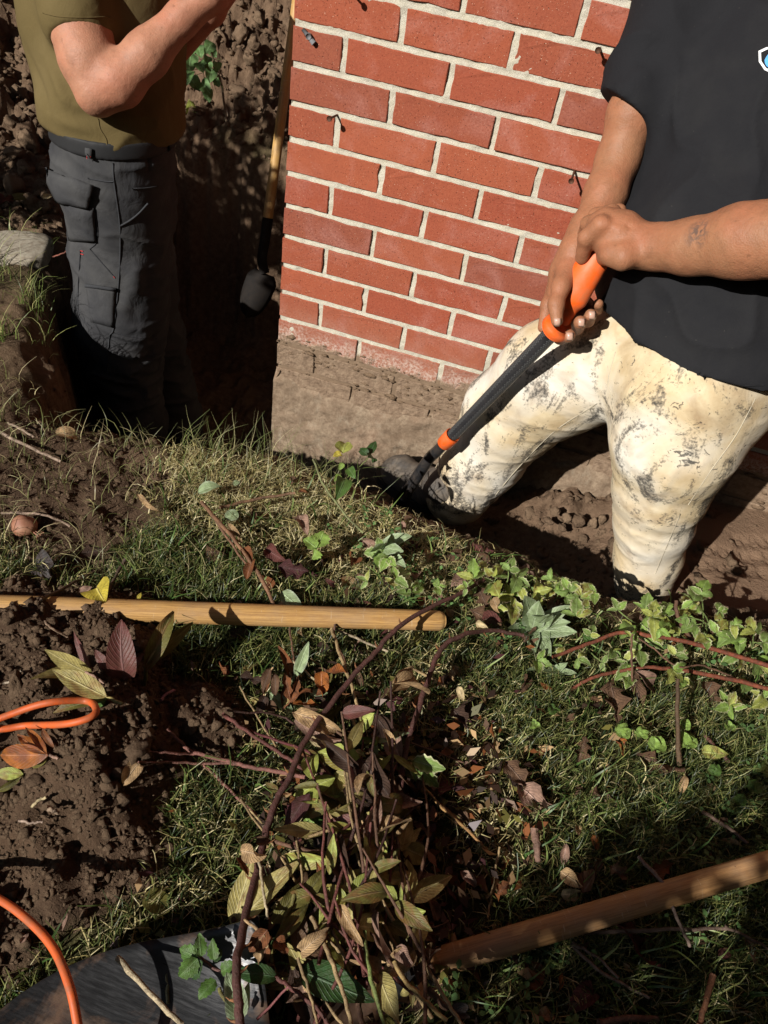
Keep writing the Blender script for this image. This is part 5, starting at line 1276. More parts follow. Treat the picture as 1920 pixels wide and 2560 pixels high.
twig('reddish_twig', 'thin dark red stem above the yellowing leaves of the pile', z3, [(300, 825, .055), (560, 915, .06), (660, 960, .06), (770, 1090, .055)], [.0022, .0018], (0.15, 0.03, 0.035))
twig('reddish_twig', 'shiny magenta stem in the middle of the leaf pile', z3, [(985, 1120, .07), (960, 1190, .07), (915, 1320, .07), (885, 1500, .06), (875, 1560, .05)], [.0022, .0026], (0.22, 0.025, 0.06))
# --- thorny canes
def cane(label, pts, rad, zf=lambda x, y: (x, y)):
    root = empty('thorny_cane', G(*zf(pts[0][0], pts[0][1]), 0.0), label, 'cane')
    W = [G(*zf(x, y), dz) for x, y, dz in pts]
    stem_part(W, rad, (0.095, 0.036, 0.030), root, 'cane', 10, 0.06, 8)
    q = catmull(W, 8); rr = np.interp(np.linspace(0, 1, len(q)), np.linspace(0, 1, len(rad)), rad)
    for i in range(5, len(q) - 3, 5):
        d = q[i + 1] - q[i]; d /= np.linalg.norm(d); a = np.cross(d, ray(900, 1700)); a /= np.linalg.norm(a); a *= random.choice((-1, 1))
        v, f = tube([q[i] + a * rr[i] * 0.7, q[i] + a * (rr[i] + 0.004) - d * 0.002, q[i] + a * (rr[i] + 0.008) - d * 0.006], [0.0022, 0.0011, 0.0002], 5)
        child_mesh('thorn', v, f, M['stem'], root, col=np.tile((0.30, 0.13, 0.05), (len(v), 1)))
    return root
cane('long dark thorny cane running from the wooden handle end to the bottom edge', [(1085, 1228, .05), (1040, 1255, .06), (990, 1285, .07), (880, 1340, .085), (800, 1420, .085), (735, 1495, .08), (660, 1600, .08), (625, 1680, .08), (590, 1745, .085), (562, 1850, .09), (530, 1985, .11), (512, 2080, .13), (515, 2170, .14), (522, 2240, .14), (540, 2330, .13)], [.003, .0038, .0044, .0046, .0046])
cane('shorter dark thorny cane curving down beside the long one', [(1130, 1372, .03), (1060, 1362, .05), (1000, 1372, .065), (955, 1400, .07), (930, 1450, .07), (905, 1530, .065), (882, 1600, .065), (868, 1680, .06), (850, 1760, .05)], [.003, .004, .0042, .004])
# --- the heap of cut leafy stems in the middle
sprig('cut_sprig', 'yellow green leaves with pale veins in the middle of the cut pile', 'cut plant', z3, [('olive', .0025, [(800, 1080, .05), (860, 1100, .06), (940, 1260, .06)])],
      [(800, 1075, 985, 1130, 'lance', 'oliveyel', .42, .06, .075), (830, 1090, 950, 1275, 'ovate', 'oliveyel', .45, .06, .07), (935, 1290, 655, 1225, 'lance', 'yelgreen', .38, .06, .06), (930, 1300, 760, 1330, 'lance', 'olive', .4, .055, .05), (800, 1100, 560, 1190, 'lance', 'yelgreen', .38, .06, .065)])
sprig('cut_sprig', 'dark purple and pale green leaves beside the long cane in the pile', 'cut plant', z3, [('maroon', .002, [(660, 1190, .06), (620, 1260, .06), (560, 1380, .05)])],
      [(650, 1195, 490, 1410, 'lance', 'purple', .42, .07, .07), (610, 1320, 700, 1440, 'lance', 'ltgreen', .34, .05, .05), (650, 1300, 760, 1450, 'lance', 'green', .36, .045, .04), (460, 1180, 385, 1130, 'ovate', 'olive', .5, .04, .04)])
sprig('cut_sprig', 'tan and brown folded leaves on top of the pile under the long cane', 'cut plant', z3, [('brown', .0018, [(550, 715, .05), (700, 760, .06), (840, 850, .06)])],
      [(560, 760, 835, 885, 'lance', 'pink', .34, .06, .06, True), (555, 712, 830, 825, 'lance', 'tan', .32, .055, .065, True), (680, 870, 800, 950, 'lance', 'maroon', .34, .055, .05), (640, 860, 985, 965, 'lance', 'cream', .30, .06, .07, True), (620, 950, 800, 1000, 'lance', 'olive', .35, .05, .05)])
sprig('cut_sprig', 'pale green long leaves arching at the right of the pile', 'cut plant', z3, [('yelgreen', .002, [(1010, 1000, .04), (1040, 900, .06), (1060, 850, .065)])],
      [(1040, 890, 1245, 830, 'lance', 'sage', .24, .06, .07), (1030, 880, 860, 890, 'lance', 'green', .24, .06, .06), (1140, 960, 1310, 1090, 'lance', 'yelgreen', .22, .075, .06), (1140, 960, 995, 1135, 'lance', 'yelgreen', .2, .075, .06), (1040, 880, 1045, 990, 'lance', 'sage', .25, .06, .05)])
sprig('cut_sprig', 'cream edged variegated leaves at the right of the cut pile', 'cut plant', z3, [('yelgreen', .0018, [(1180, 980, .05), (1260, 1000, .06)])],
      [(1260, 1000, 1455, 1050, 'varieg', 'varieg', .5, .06, .06), (1260, 1010, 1420, 1160, 'varieg', 'varieg', .45, .055, .04), (1250, 1020, 1290, 1120, 'varieg', 'varieg', .5, .05, .05)])
sprig('cut_sprig', 'shrivelled grey black leaf clump on the second thorny cane', 'dead leaf', z3, [], [(1220, 1110, 1110, 1240, 'lobed', 'greyblk', .6, .05, .06, True), (1240, 1130, 1260, 1250, 'lance', 'greyblk', .4, .05, .04, True), (1110, 1210, 1250, 1270, 'ovate', 'greyblk', .5, .04, .03, True)])
sprig('cut_sprig', 'orange brown lobed maple-like dead leaf spread left of the long cane', 'dead leaf', z3, [('rust', .0014, [(490, 700, .04), (540, 640, .05)])],
      [(540, 650, 500, 480, 'lobed', 'rust', .42, .05, .07, True), (545, 650, 580, 490, 'lobed', 'rust', .40, .05, .08, True), (550, 660, 700, 680, 'lobed', 'orange', .50, .05, .05, True), (540, 655, 640, 580, 'lobed', 'rust', .5, .05, .07, True)])
sprig('cut_sprig', 'two curled orange dry leaves hanging under the long cane', 'dead leaf', z3, [('brown', .0012, [(880, 480, .06), (800, 470, .06), (720, 520, .05)])],
      [(860, 470, 745, 480, 'ovate', 'orange', .7, .06, .07, True), (720, 470, 720, 615, 'ovate', 'orange', .6, .06, .05, True), (760, 560, 690, 610, 'ovate', 'rust', .5, .05, .05, True)])
sprig('cut_sprig', 'drooping brown curled leaf cluster on a thin stalk at the left of the pile', 'dead leaf', z3, [('tan', .0014, [(430, 450, .05), (380, 580, .05), (390, 700, .03)])],
      [(420, 450, 370, 600, 'lance', 'brown', .36, .06, .05, True), (440, 480, 450, 610, 'lance', 'brown', .4, .06, .05, True), (240, 500, 380, 530, 'lobed', 'dkbrown', .5, .04, .05, True), (390, 620, 350, 720, 'ovate', 'dkbrown', .6, .05, .03, True), (400, 640, 440, 720, 'ovate', 'brown', .6, .05, .03, True)])
sprig('cut_sprig', 'pale sage leaf standing up in front of the varnished handle', 'cut leaf', z3, [('sage', .0016, [(520, 560, .02), (570, 490, .04)])], [(565, 500, 645, 295, 'lance', 'sage', .30, .04, .09), (560, 500, 480, 560, 'lance', 'sage', .30, .03, .02), (415, 600, 545, 700, 'lance', 'sage', .40, .03, .03), (650, 600, 760, 600, 'ovate', 'sage', .4, .03, .03)])
sprig('cut_sprig', 'two big olive leaves at the left foot of the pile by the scoop shovel', 'cut plant', z6, [('brown', .0028, [(100, 1060, .04), (150, 880, .05), (195, 740, .06), (200, 700, .07)])],
      [(190, 750, 315, 345, 'lance', 'oliveyel', .36, .06, .09), (205, 740, 575, 365, 'lance', 'oliveyel', .34, .06, .10), (260, 640, 480, 520, 'lance', 'olive', .3, .06, .07)])
sprig('cut_sprig', 'green and purple streaked leaves hanging at the bottom of the pile', 'cut plant', z6, [('olive', .0022, [(430, 960, .08), (440, 860, .09), (560, 560, .10)])],
      [(425, 730, 600, 495, 'lance', 'olive', .42, .09, .10), (440, 850, 645, 618, 'lance', 'olive', .30, .09, .10), (570, 900, 600, 640, 'lance', 'brown', .45, .085, .095), (580, 640, 745, 400, 'lance', 'olive', .34, .09, .10), (740, 520, 690, 360, 'lance', 'orange', .3, .09, .10), (420, 880, 470, 780, 'lance', 'green', .3, .08, .09)])
sprig('cut_sprig', 'long twisted dark brown leaf curling down the middle of the pile', 'dead leaf', z6, [], [(800, 170, 870, 520, 'lance', 'dkbrown', .36, .09, .09, True), (850, 430, 990, 540, 'lance', 'brown', .35, .09, .09, True), (880, 250, 940, 450, 'lance', 'dkbrown', .25, .085, .08, True)])
sprig('cut_sprig', 'yellow tipped leaf pair on a brown stalk right of the twisted leaf', 'cut plant', z6, [(BRN, .002, [(1160, 170, .08), (1190, 420, .09), (1215, 600, .09), (1235, 760, .085), (1290, 1090, .07)])],
      [(1170, 590, 960, 415, 'lance', 'yelgreen', .34, .09, .10), (1165, 600, 900, 710, 'lance', 'olive', .24, .09, .09), (1190, 620, 1190, 500, 'lance', 'yelgreen', .22, .09, .10), (1220, 690, 1080, 640, 'lance', 'purple', .3, .08, .08)])
sprig('cut_sprig', 'dry rust and pinkish tan leaves above the worn handle joint', 'dead leaf', z6, [(BRN, .0016, [(980, 740, .09), (1060, 860, .10), (1150, 990, .10)])],
      [(830, 615, 985, 800, 'lance', 'rust', .40, .09, .09, True), (1040, 650, 1120, 960, 'lance', 'pink', .36, .10, .11, True), (1160, 870, 1270, 985, 'ovate', 'pink', .6, .10, .10, True), (1270, 1000, 1420, 880, 'ovate', 'brown', .7, .09, .10, True), (1280, 720, 1290, 800, 'ovate', 'pink', .4, .08, .08, True)])
sprig('cut_sprig', 'crumpled brown papery leaves clasping the long cane near the bottom', 'dead leaf', z6, [('tan', .0016, [(260, 705, .12), (340, 770, .12), (430, 830, .11)])],
      [(400, 770, 290, 900, 'ovate', 'rust', .7, .12, .11, True), (380, 800, 350, 980, 'lobed', 'tan', .5, .12, .10, True), (440, 830, 520, 910, 'ovate', 'rust', .8, .11, .11, True), (600, 900, 740, 780, 'ovate', 'tan', .5, .10, .12, True), (240, 300, 400, 330, 'ovate', 'tan', .6, .12, .13, True), (330, 250, 420, 240, 'ovate', 'brown', .6, .12, .12, True)])
sprig('cut_sprig', 'broad dark green leaf over the shovel socket at the bottom', 'cut plant', z6, [('maroon', .0024, [(440, 1040, .09), (520, 1100, .09), (690, 1230, .09), (760, 1340, .09)])],
      [(590, 1005, 1035, 1195, 'ovate', 'dkgreen', .42, .09, .10), (460, 1050, 205, 1010, 'lance', 'dkgreen', .42, .09, .10), (620, 1090, 500, 1190, 'ovate', 'pink', .6, .08, .08, True), (800, 920, 610, 975, 'ovate', 'brown', .6, .08, .09, True), (640, 1190, 560, 1050, 'ovate', 'tan', .9, .075, .08, True)])
sprig('cut_sprig', 'blue green sage leaf at the bottom between long cane and scoop', 'cut plant', z6, [('olive', .002, [(230, 1340, .09), (170, 1220, .10), (110, 1120, .10)])], [(220, 1310, 165, 1020, 'ovate', 'sage', .55, .10, .11), (230, 1300, 290, 1080, 'ovate', 'sage', .4, .10, .10)])
sprig('mint_sprig', 'serrated green mint-like sprig resting on the scoop shovel blade', 'plant', z5, [((0.20, .10, .09), .0016, [(1330, 1030, .08), (1190, 940, .09), (1180, 860, .10)])],
      [(1190, 930, 1185, 790, 'serrate', 'green', .62, .10, .11), (1170, 930, 1060, 880, 'serrate', 'green', .8, .10, .10), (1170, 940, 1060, 1050, 'serrate', 'green', .75, .10, .09), (1200, 960, 1130, 1060, 'serrate', 'dkgreen', .7, .10, .08), (1270, 950, 1260, 820, 'serrate', 'green', .6, .10, .11), (1280, 1070, 1175, 1180, 'serrate', 'green', .7, .09, .09), (1270, 960, 1315, 880, 'serrate', 'dkgreen', .6, .10, .10), (1310, 1020, 1400, 960, 'serrate', 'green', .7, .09, .1)])
LANDMARKS = [(700, 1200, 'on the lawn above the varnished handle'), (950, 1230, 'by the varnished handle end'), (1150, 1300, 'around the silvery woolly plant'), (1400, 1330, 'under the plants by the trouser cuff'), (1580, 1400, 'among the reddish branches at the right'), (560, 1420, 'just below the varnished handle'), (800, 1450, 'between the two thorny canes'),
             (760, 1620, 'in the upper pile'), (640, 1750, "at the pile's left flank"), (850, 1800, 'in the middle pile'), (1050, 1600, 'right of the short cane'), (1050, 1850, "at the pile's right flank"), (1300, 1600, 'around the scalloped leaves'), (1500, 1700, 'in the grass near the right edge'),
             (1250, 1880, 'above the worn handle'), (1350, 2080, 'below the worn handle'), (700, 2000, 'in the lower pile'), (850, 2130, 'among the bottom stalks'), (450, 1900, 'left of the pile')]
COLW = {'brown': 'brown', 'dkbrown': 'dark brown', 'rust': 'rust', 'tan': 'tan', 'pink': 'pinkish', 'maroon': 'maroon', 'purple': 'purple brown'}
rp = random.Random(31)
words = {'brown': 'brown', 'dkbrown': 'dark brown', 'olive': 'olive', 'oliveyel': 'yellowing olive', 'rust': 'rust brown', 'tan': 'tan', 'purple': 'purple brown', 'maroon': 'maroon', 'pink': 'pinkish tan', 'yelgreen': 'yellow green', 'sage': 'grey green'}
for i in range(30):
    bx, by = 620 + i * 11 + rp.uniform(-25, 25), rp.uniform(1950, 2260)
    tx, ty = 640 + 320 * rp.random() + rp.uniform(-30, 30), by - rp.uniform(230, 520)
    h0, h1 = rp.uniform(.04, .11), rp.uniform(.04, .13)
    cs = rp.sample(['brown', 'dkbrown', 'olive', 'oliveyel', 'oliveyel', 'tan', 'tan', 'pink', 'yelgreen', 'yelgreen', 'olive', 'oliveyel'], 2); cs[1] = cs[1] if cs[1] != cs[0] else 'maroon'; ds_ = cs[0] in ('brown', 'dkbrown', 'rust', 'tan', 'pink')
    mid_ = ((bx + tx) / 2 + rp.uniform(-40, 40), (by + ty) / 2)
    lm = min(LANDMARKS, key=lambda q: (q[0] - mid_[0]) ** 2 + (q[1] - mid_[1]) ** 2)[2]
    lv = []
    for k in range(rp.randrange(4, 8)):
        u = rp.uniform(.2, 1); x0, y0 = bx + (tx - bx) * u, by + (ty - by) * u; a = rp.uniform(0, 6.28); L_ = rp.uniform(45, 105); cn = cs[0] if rp.random() < .7 else cs[1]
        dr = cn in ('brown', 'dkbrown', 'rust', 'tan', 'pink')
        lv.append((x0, y0, x0 + L_ * math.cos(a), y0 + L_ * math.sin(a), rp.choice(['lance', 'lance', 'ovate']), cn, rp.choice([.3, .4, .5]), h0 + (h1 - h0) * u, max(.01, h0 + (h1 - h0) * u + rp.uniform(-.04, .03)), dr))
    sprig('cut_sprig', ('%s cut stem with %s and %s leaves %s' % ('Long' if by - ty > 370 else 'Short', words[cs[0]], words[cs[1]], lm)).lower(), 'cut plant', lambda x, y: (x, y), [(rp.choice([BRN, STR, DK, RED]), [.0024, .0014], [(bx, by, h0), (*mid_, (h0 + h1) / 2 + .015), (tx, ty, h1)])], lv, 'cut stems in the leaf pile')
# dry stalks in the pile
STALKS = [(z6, [(240, 0, .05), (420, 240, .07), (570, 490, .09)], .0016, STR), (z6, [(430, 240, .08), (600, 290, .09), (760, 320, .09)], .0026, BRN), (z6, [(620, 225, .09), (790, 170, .09)], .0022, STR), (z6, [(560, 150, .09), (575, 260, .095), (610, 500, .09)], .0016, STR),
          (z6, [(665, 690, .10), (760, 900, .11), (830, 1100, .11), (900, 1330, .11)], .0026, STR), (z6, [(780, 770, .10), (840, 900, .10), (890, 1040, .09)], .002, STR), (z6, [(975, 780, .10), (1000, 1000, .11), (1090, 1340, .11)], .0026, GRN), (z6, [(1030, 1040, .10), (1180, 1340, .11)], .0026, STR),
          (z6, [(1150, 955, .11), (1240, 1100, .11), (1460, 1300, .10)], .0026, (0.40, .27, .10)), (z6, [(1320, 940, .10), (1450, 1170, .10), (1560, 1350, .10)], .0024, STR), (z6, [(1345, 1115, .09), (1470, 1240, .09)], .0042, BRN), (z6, [(350, 360, .12), (380, 560, .12), (405, 700, .11)], .0018, (0.45, .36, .22)),
          (z6, [(580, 925, .10), (640, 1120, .10), (700, 1330, .10)], .0018, STR), (z6, [(690, 1130, .09), (850, 1330, .09)], .002, STR), (z6, [(340, 1300, .08), (520, 1110, .09)], .0016, (0.3, .1, .1)), (z6, [(930, 1160, .09), (960, 1340, .09)], .0034, BRN), (z6, [(740, 800, .10), (900, 1000, .09)], .002, STR),
          (z3, [(780, 215, .04), (830, 380, .05), (900, 560, .05), (970, 820, .05)], .0028, STR), (z3, [(800, 190, .045), (800, 270, .04), (860, 420, .04)], .002, BRN), (z3, [(470, 330, .03), (545, 510, .03)], .0016, STR), (z3, [(540, 400, .04), (680, 520, .04)], .0020, (0.5, .42, .25)), (z3, [(530, 210, .03), (555, 420, .03), (550, 480, .03)], .0018, BRN),
          (z3, [(800, 220, .03), (1110, 355, .03)], .0022, (0.42, .34, .22)), (z3, [(650, 395, .02), (720, 440, .02)], .0018, STR), (z3, [(235, 560, .03), (340, 740, .03), (450, 920, .03)], .0014, STR), (z3, [(1230, 1040, .04), (1400, 1240, .04), (1600, 1420, .03)], .0022, (0.36, .20, .07)), (z3, [(1250, 890, .05), (1560, 1010, .03)], .0016, BRN),
          (z3, [(880, 690, .04), (930, 830, .04)], .0026, STR), (z3, [(1250, 450, .03), (1470, 565, .02)], .0022, STR), (z3, [(30, 1040, .02), (200, 1190, .02), (370, 1370, .03)], .0016, STR), (z7, [(0, 20, .03), (130, 140, .03), (255, 270, .02)], .0022, (0.36, .19, .07)), (z7, [(300, 235, .03), (265, 450, .02), (240, 600, .02)], .0016, STR)]
where = ['near the left foot of the leaf pile', 'crossing the upper part of the pile', 'on top of the pile', 'upright in the pile', 'leaning out of the pile bottom', 'under the dry leaves', 'bottom centre by the worn handle', 'bottom centre of the picture']
for i, (zf, pts, r, c) in enumerate(STALKS):
    q = [G(*zf(x, y), dz) for x, y, dz in pts]
    o = stem_part(q, [r, r * 0.85], c, None, 'dry_stalk')
    mx, my = np.mean([zf(x, y) for x, y, dz in pts], 0); lm = min(LANDMARKS, key=lambda q: (q[0] - mx) ** 2 + (q[1] - my) ** 2)[2]
    kind_ = 'thick ' if r > .0025 else ('thin ' if r < .0019 else ''); cc_ = 'green' if c == GRN else ('brown' if c == BRN else 'straw coloured'); ori = 'upright' if abs(pts[-1][1] - pts[0][1]) > 2.2 * abs(pts[-1][0] - pts[0][0]) else ('level' if abs(pts[-1][0] - pts[0][0]) > 2 * abs(pts[-1][1] - pts[0][1]) else 'slanting')
    tag(o, '%s%s %s dry stalk %s' % (kind_, cc_, ori, lm), 'stalk', 'dry stalks in the cut plant heap')

# --- right-hand border plants along the trench lip
def rosette(name, label, zf, c, tips, kind, col, w, dz, group=None):
    root = empty(name, G(*zf(*c), 0.0), label, 'plant', group); b = G(*zf(*c), 0.012)
    for (x, y, h) in tips: put_leaf(b + RNG.normal(0, .003, 3), G(*zf(x, y), h), get_leaf(kind, col, False, w), root, tilt=0.3)
    return root
rosette('lambs_ear_plant', 'silvery green woolly leaved plant by the trench lip right of the handle end', z4, (470, 385), [(430, 215, .10), (500, 255, .09), (655, 265, .07), (590, 325, .07), (690, 400, .05), (560, 300, .10), (405, 420, .03), (480, 500, .03), (560, 520, .03), (655, 350, .06), (340, 390, .03)], 'ovate', 'sage', .42, .01)
rosette('lambs_ear_plant', 'pale folded woolly leaf clump left of the dead leaves at the lip', zt, (560, 1690), [(600, 1560, .09), (690, 1570, .07), (520, 1680, .06), (640, 1640, .08), (560, 1600, .10), (670, 1720, .04), (500, 1720, .03)], 'ovate', 'sage', .46, .01)
rosette('lambs_ear_plant', 'flat grey green leaf lying at the grass edge below the woolly plant', z4, (600, 600), [(690, 610, .03), (440, 590, .03), (540, 640, .02), (640, 560, .04), (570, 540, .04)], 'ovate', 'sage', .42, .01)
def elder(label, zf, c, groups, col='varieg', rad=.0012):
    """ground elder: leaf stalks each with three cream edged leaflets"""
    root = empty('variegated_plant', G(*zf(*c), 0.0), label, 'plant'); b = G(*zf(*c), 0.0)
    for (x, y, h, s, ang) in groups:
        hub = G(*zf(x, y), h)
        stem_part([b + RNG.normal(0, .004, 3), (b + hub) / 2 + V3(0, 0, .01) + RNG.normal(0, .006, 3), hub], rad, (0.22, .30, .09), root)
        for da, k in ((0, 1.0), (1.25, .85), (-1.25, .85)):
            a = ang + da; tx, ty = x + s * k * math.cos(a), y + s * k * math.sin(a)
            put_leaf(hub, G(*zf(tx, ty), h + RNG.normal(0, .008)), get_leaf(random.choice(['varieg', 'varieg', 'serrate']), random.choice([col, col, 'yelgreen', 'ltgreen']) , False, random.choice([.5, .62])), root, tilt=0.45)
    return root
elder('cream edged leafy plant standing in front of the trouser cuff', z4, (1010, 400), [(1040, 290, .06, 85, -1.4), (1080, 335, .07, 100, .2), (900, 290, .05, 70, -2.0), (970, 370, .03, 70, 2.4)])
elder('taller cream edged leafy plant beside the footprints on the right', z4, (1330, 430), [(1280, 250, .10, 90, -2.4), (1320, 215, .12, 80, -1.2), (1290, 370, .06, 80, 2.8), (1390, 350, .06, 70, .4), (1250, 330, .07, 60, 2.9), (1360, 440, .03, 70, 1.0), (1410, 300, .07, 55, -.3)])
elder('broad cream edged leaves at the right edge of the picture', z4, (1580, 500), [(1520, 430, .06, 110, 2.9), (1590, 400, .08, 80, -2.0), (1640, 460, .05, 70, .2), (1500, 520, .03, 80, 2.6), (1610, 560, .03, 80, .8)])
elder('cream edged leaves in the middle of the reddish stems', z4, (1090, 560), [(1010, 500, .05, 95, 2.7), (1070, 460, .05, 80, -.8), (1190, 520, .05, 80, -1.0), (1180, 600, .05, 90, .8), (950, 570, .04, 90, 2.2), (1230, 640, .03, 60, .6), (960, 620, .03, 70, 1.8)])
elder('yellow green four leaved sprig on the grass below the reddish stems', z4, (1440, 800), [(1460, 780, .05, 95, -2.1), (1465, 775, .05, 90, .1)], 'yelgreen')
elder('cream edged sprig between the dead leaves and the silvery plant', z4, (560, 270), [(590, 200, .08, 60, -1.0), (560, 140, .10, 60, -1.6), (640, 230, .05, 80, .1), (500, 210, .06, 50, -2.4)])
elder('cream edged drooping plant at the trench lip above the cane tip', z4, (300, 260), [(390, 130, .08, 80, .6), (350, 90, .09, 70, -1.2), (270, 160, .06, 70, 2.4), (200, 80, .06, 60, -2.0), (410, 190, .04, 60, 1.2)])
elder('pale green low plants under the reddish stems', z4, (740, 470), [(700, 540, .03, 70, .5), (760, 420, .05, 60, -1.2), (820, 560, .03, 60, .3), (490, 550, .03, 80, .3), (620, 480, .04, 60, 2.0), (880, 500, .03, 55, .9)])
elder('broken cream edged leaves at the right edge below the stems', z4, (1620, 760), [(1640, 740, .03, 80, -2.6), (1560, 660, .03, 70, 2.2), (1650, 1080, .02, 70, 2.8)])
rw = random.Random(77)
for i in range(9):
    x = 800 + i * 96 + rw.uniform(-20, 20); y = 1195 + 0.14 * (x - 800) + rw.uniform(0, 95)
    ox = min([(q, 'silvery woolly plant', 1160) for q in [0]] and [(abs(x - a), t) for a, t in ((820, 'the pale woolly clump'), (1000, 'the cane tip'), (1160, 'the silvery woolly plant'), (1390, 'the trouser cuff'), (1620, 'the right edge'))])[1]
    elder('%s leafy weed %s %s' % (rw.choice(['bright', 'pale', 'yellowish', 'mottled', 'cream edged']), rw.choice(['low in the border near', 'in the lip border beside']), ox) + ', number of leaf stalks many' * 0, lambda a, b: (a, b), (x, y + 25), [(x + rw.uniform(-45, 45), y + rw.uniform(-35, 30), rw.uniform(.03, .09), rw.uniform(22, 44), rw.uniform(0, 6.28)) for _ in range(rw.randrange(3, 6))], rw.choice(['varieg', 'yelgreen', 'ltgreen', 'varieg']))['group'] = 'leafy weeds along the trench lip'
def stalk_thing(name, label, zf, pts, rad, col, cat='stem'): return twig(name, label, zf, pts, rad, col, cat)
stalk_thing('flower_stalk', 'long bare green stalk leaning out over the trench', z4, [(440, 130, .06), (560, 140, .07), (775, 175, .06)], [.0022, .0016], GRN)
stalk_thing('flower_stalk', 'second bare green stalk just below the first over the trench', z4, [(460, 185, .05), (600, 200, .05), (760, 178, .05)], [.0018, .0014], GRN)
stalk_thing('red_branch', 'long smooth reddish branch running to the right edge, the upper one', z4, [(570, 530, .04), (740, 470, .05), (900, 410, .06), (1080, 425, .06), (1300, 465, .06), (1659, 575, .05), (1800, 620, .05)], [.003, .0038, .0042], RBR)
stalk_thing('red_branch', 'long smooth reddish branch running to the right edge, the lower one', z4, [(660, 700, .015), (760, 640, .03), (920, 600, .04), (1080, 585, .045), (1300, 610, .045), (1659, 690, .04), (1800, 730, .04)], [.0026, .0034, .004], RBR)
stalk_thing('bare_twig', 'bent brown twig rising between the leafy plants on the right', z4, [(1275, 450, .04), (1225, 370, .06), (1195, 300, .08), (1195, 245, .09)], [.0036, .0032], BRN)
stalk_thing('bare_twig', 'straight dark brown twig standing upright in the right-hand grass', z4, [(1215, 1160, .0), (1205, 950, .05), (1200, 700, .09), (1205, 640, .10)], [.004, .003], (0.10, .06, .03))
stalk_thing('bare_twig', 'thin upright stalk through the cream edged leaves', z4, [(975, 690, .03), (968, 520, .07), (972, 415, .09)], [.0022, .0018], BRN)
stalk_thing('bare_twig', 'short reddish twig at the right in the grass', z4, [(1340, 930, .02), (1400, 995, .03), (1460, 1060, .02)], [.003, .0036], (0.16, .07, .05))
stalk_thing('bare_twig', 'thin stem slanting across the reddish branches', z4, [(980, 415, .07), (1080, 490, .06), (1200, 580, .05), (1330, 575, .05), (1500, 640, .04)], [.0016, .0016], BRN)
# ground ivy and small lawn weeds
for i, (x, y, s) in enumerate([(925, 900, 78), (1022, 908, 64), (1095, 968, 84), (1240, 870, 56), (1248, 945, 92), (1390, 1100, 60), (1590, 1180, 70), (1520, 1250, 60), (760, 430, 70)]):
    c = z4(x, y); px = s / 2.0232 / DS
    root = empty('round_leaf_weed', G(*c, 0.0), ['scalloped round green leaf, leftmost of the row in the right-hand grass', 'scalloped round green leaf, second from the left of the row in the grass', 'large scalloped round leaf, third of the row in the grass', 'small scalloped round leaf at the upright brown twig', 'large scalloped round leaf just right of the upright twig',
                    'dim round weed leaf in shaded grass right of the brown leaf', 'round weed leaf at the right edge in the shade', 'pair of dim round leaves near the right edge', 'round toothed leaf among the reddish branches'][i], 'weed')
    hub = G(c[0] - px * .1, c[1] + px * .35, 0.035)
    stem_part([G(c[0], c[1] + px * .3, 0.0), hub], .0009, GRN, root)
    for a in np.linspace(0, 2 * np.pi, 7)[:-1]:
        put_leaf(hub, G(c[0] + px * .55 * math.cos(a), c[1] + px * .5 * math.sin(a) , 0.037), get_leaf('ovate', 'ltgreen' if i < 5 else 'green', False, .95), root, tilt=0.06)
for (x, y, kind, c, L_, lab) in [(480, 870, 'ovate', 'ltgreen', 60, 'smooth bluish green clover-like leaf in the grass right of the pile'), (575, 795, 'round', 'green', 60, 'small rounded leaf above the bluish one in the grass'), (1390, 1010, 'heart', 'yelgreen', 130, 'pale heart shaped leaf lying at the right near a reddish twig'), (1470, 880, 'ovate', 'ltgreen', 60, 'three leaved clover under the yellow green sprig')]:
    c2 = z4(x, y); px = L_ / 2.0232 / DS
    root = empty('lawn_weed', G(*c2, 0.0), lab, 'weed')
    for a in ((0.2,) if kind == 'heart' else (0.4, 2.3, 4.4)): put_leaf(G(c2[0] - px * .5 * (kind == 'heart'), c2[1], .025), G(c2[0] + px * .55 * math.cos(a), c2[1] + px * .5 * math.sin(a), .03), get_leaf(kind, c, False, .8 if kind != 'heart' else .55), root, tilt=0.2)
    stem_part([G(*c2, 0.0), G(*c2, .026)], .0009, GRN, root)
sprig('lobed_leaf_weed', 'bright toothed leaves of a young weed at the trench lip', 'weed', zt, [(GRN, .0012, [(230, 1690, .02), (225, 1640, .05)])], [(230, 1640, 260, 1545, 'serrate', 'ltgreen', .85, .06, .07), (225, 1640, 160, 1590, 'serrate', 'ltgreen', .85, .06, .06), (220, 1640, 215, 1690, 'serrate', 'ltgreen', .8, .06, .03)])
sprig('rose_sprig', 'rose shoot with green and yellow leaflets poking over the dark trench', 'plant', zt, [((0.20, .22, .09), .0022, [(460, 1560, .03), (380, 1480, .05), (270, 1330, .07), (205, 1190, .08)]), (GRN, .0009, [(235, 1240, .075), (330, 1180, .08), (350, 1130, .10)]), (GRN, .0009, [(400, 1290, .08), (450, 1220, .09), (490, 1180, .11)]), (GRN, .0009, [(300, 1330, .07), (380, 1290, .08), (400, 1230, .09)])],
      [(355, 1160, 375, 1100, 'ovate', 'yelgreen', .8, .10, .11), (350, 1160, 310, 1180, 'ovate', 'yellow', .8, .09, .09), (360, 1210, 340, 1240, 'ovate', 'ltgreen', .7, .09, .085), (385, 1235, 420, 1285, 'ovate', 'green', .6, .09, .09), (370, 1290, 330, 1375, 'ovate', 'green', .62, .085, .085), (345, 1270, 315, 1300, 'ovate', 'ltgreen', .6, .08, .08),
       (485, 1170, 440, 1135, 'ovate', 'dkgreen', .6, .11, .11), (490, 1165, 525, 1100, 'ovate', 'dkgreen', .55, .11, .12), (485, 1180, 520, 1195, 'ovate', 'dkgreen', .6, .11, .10)])
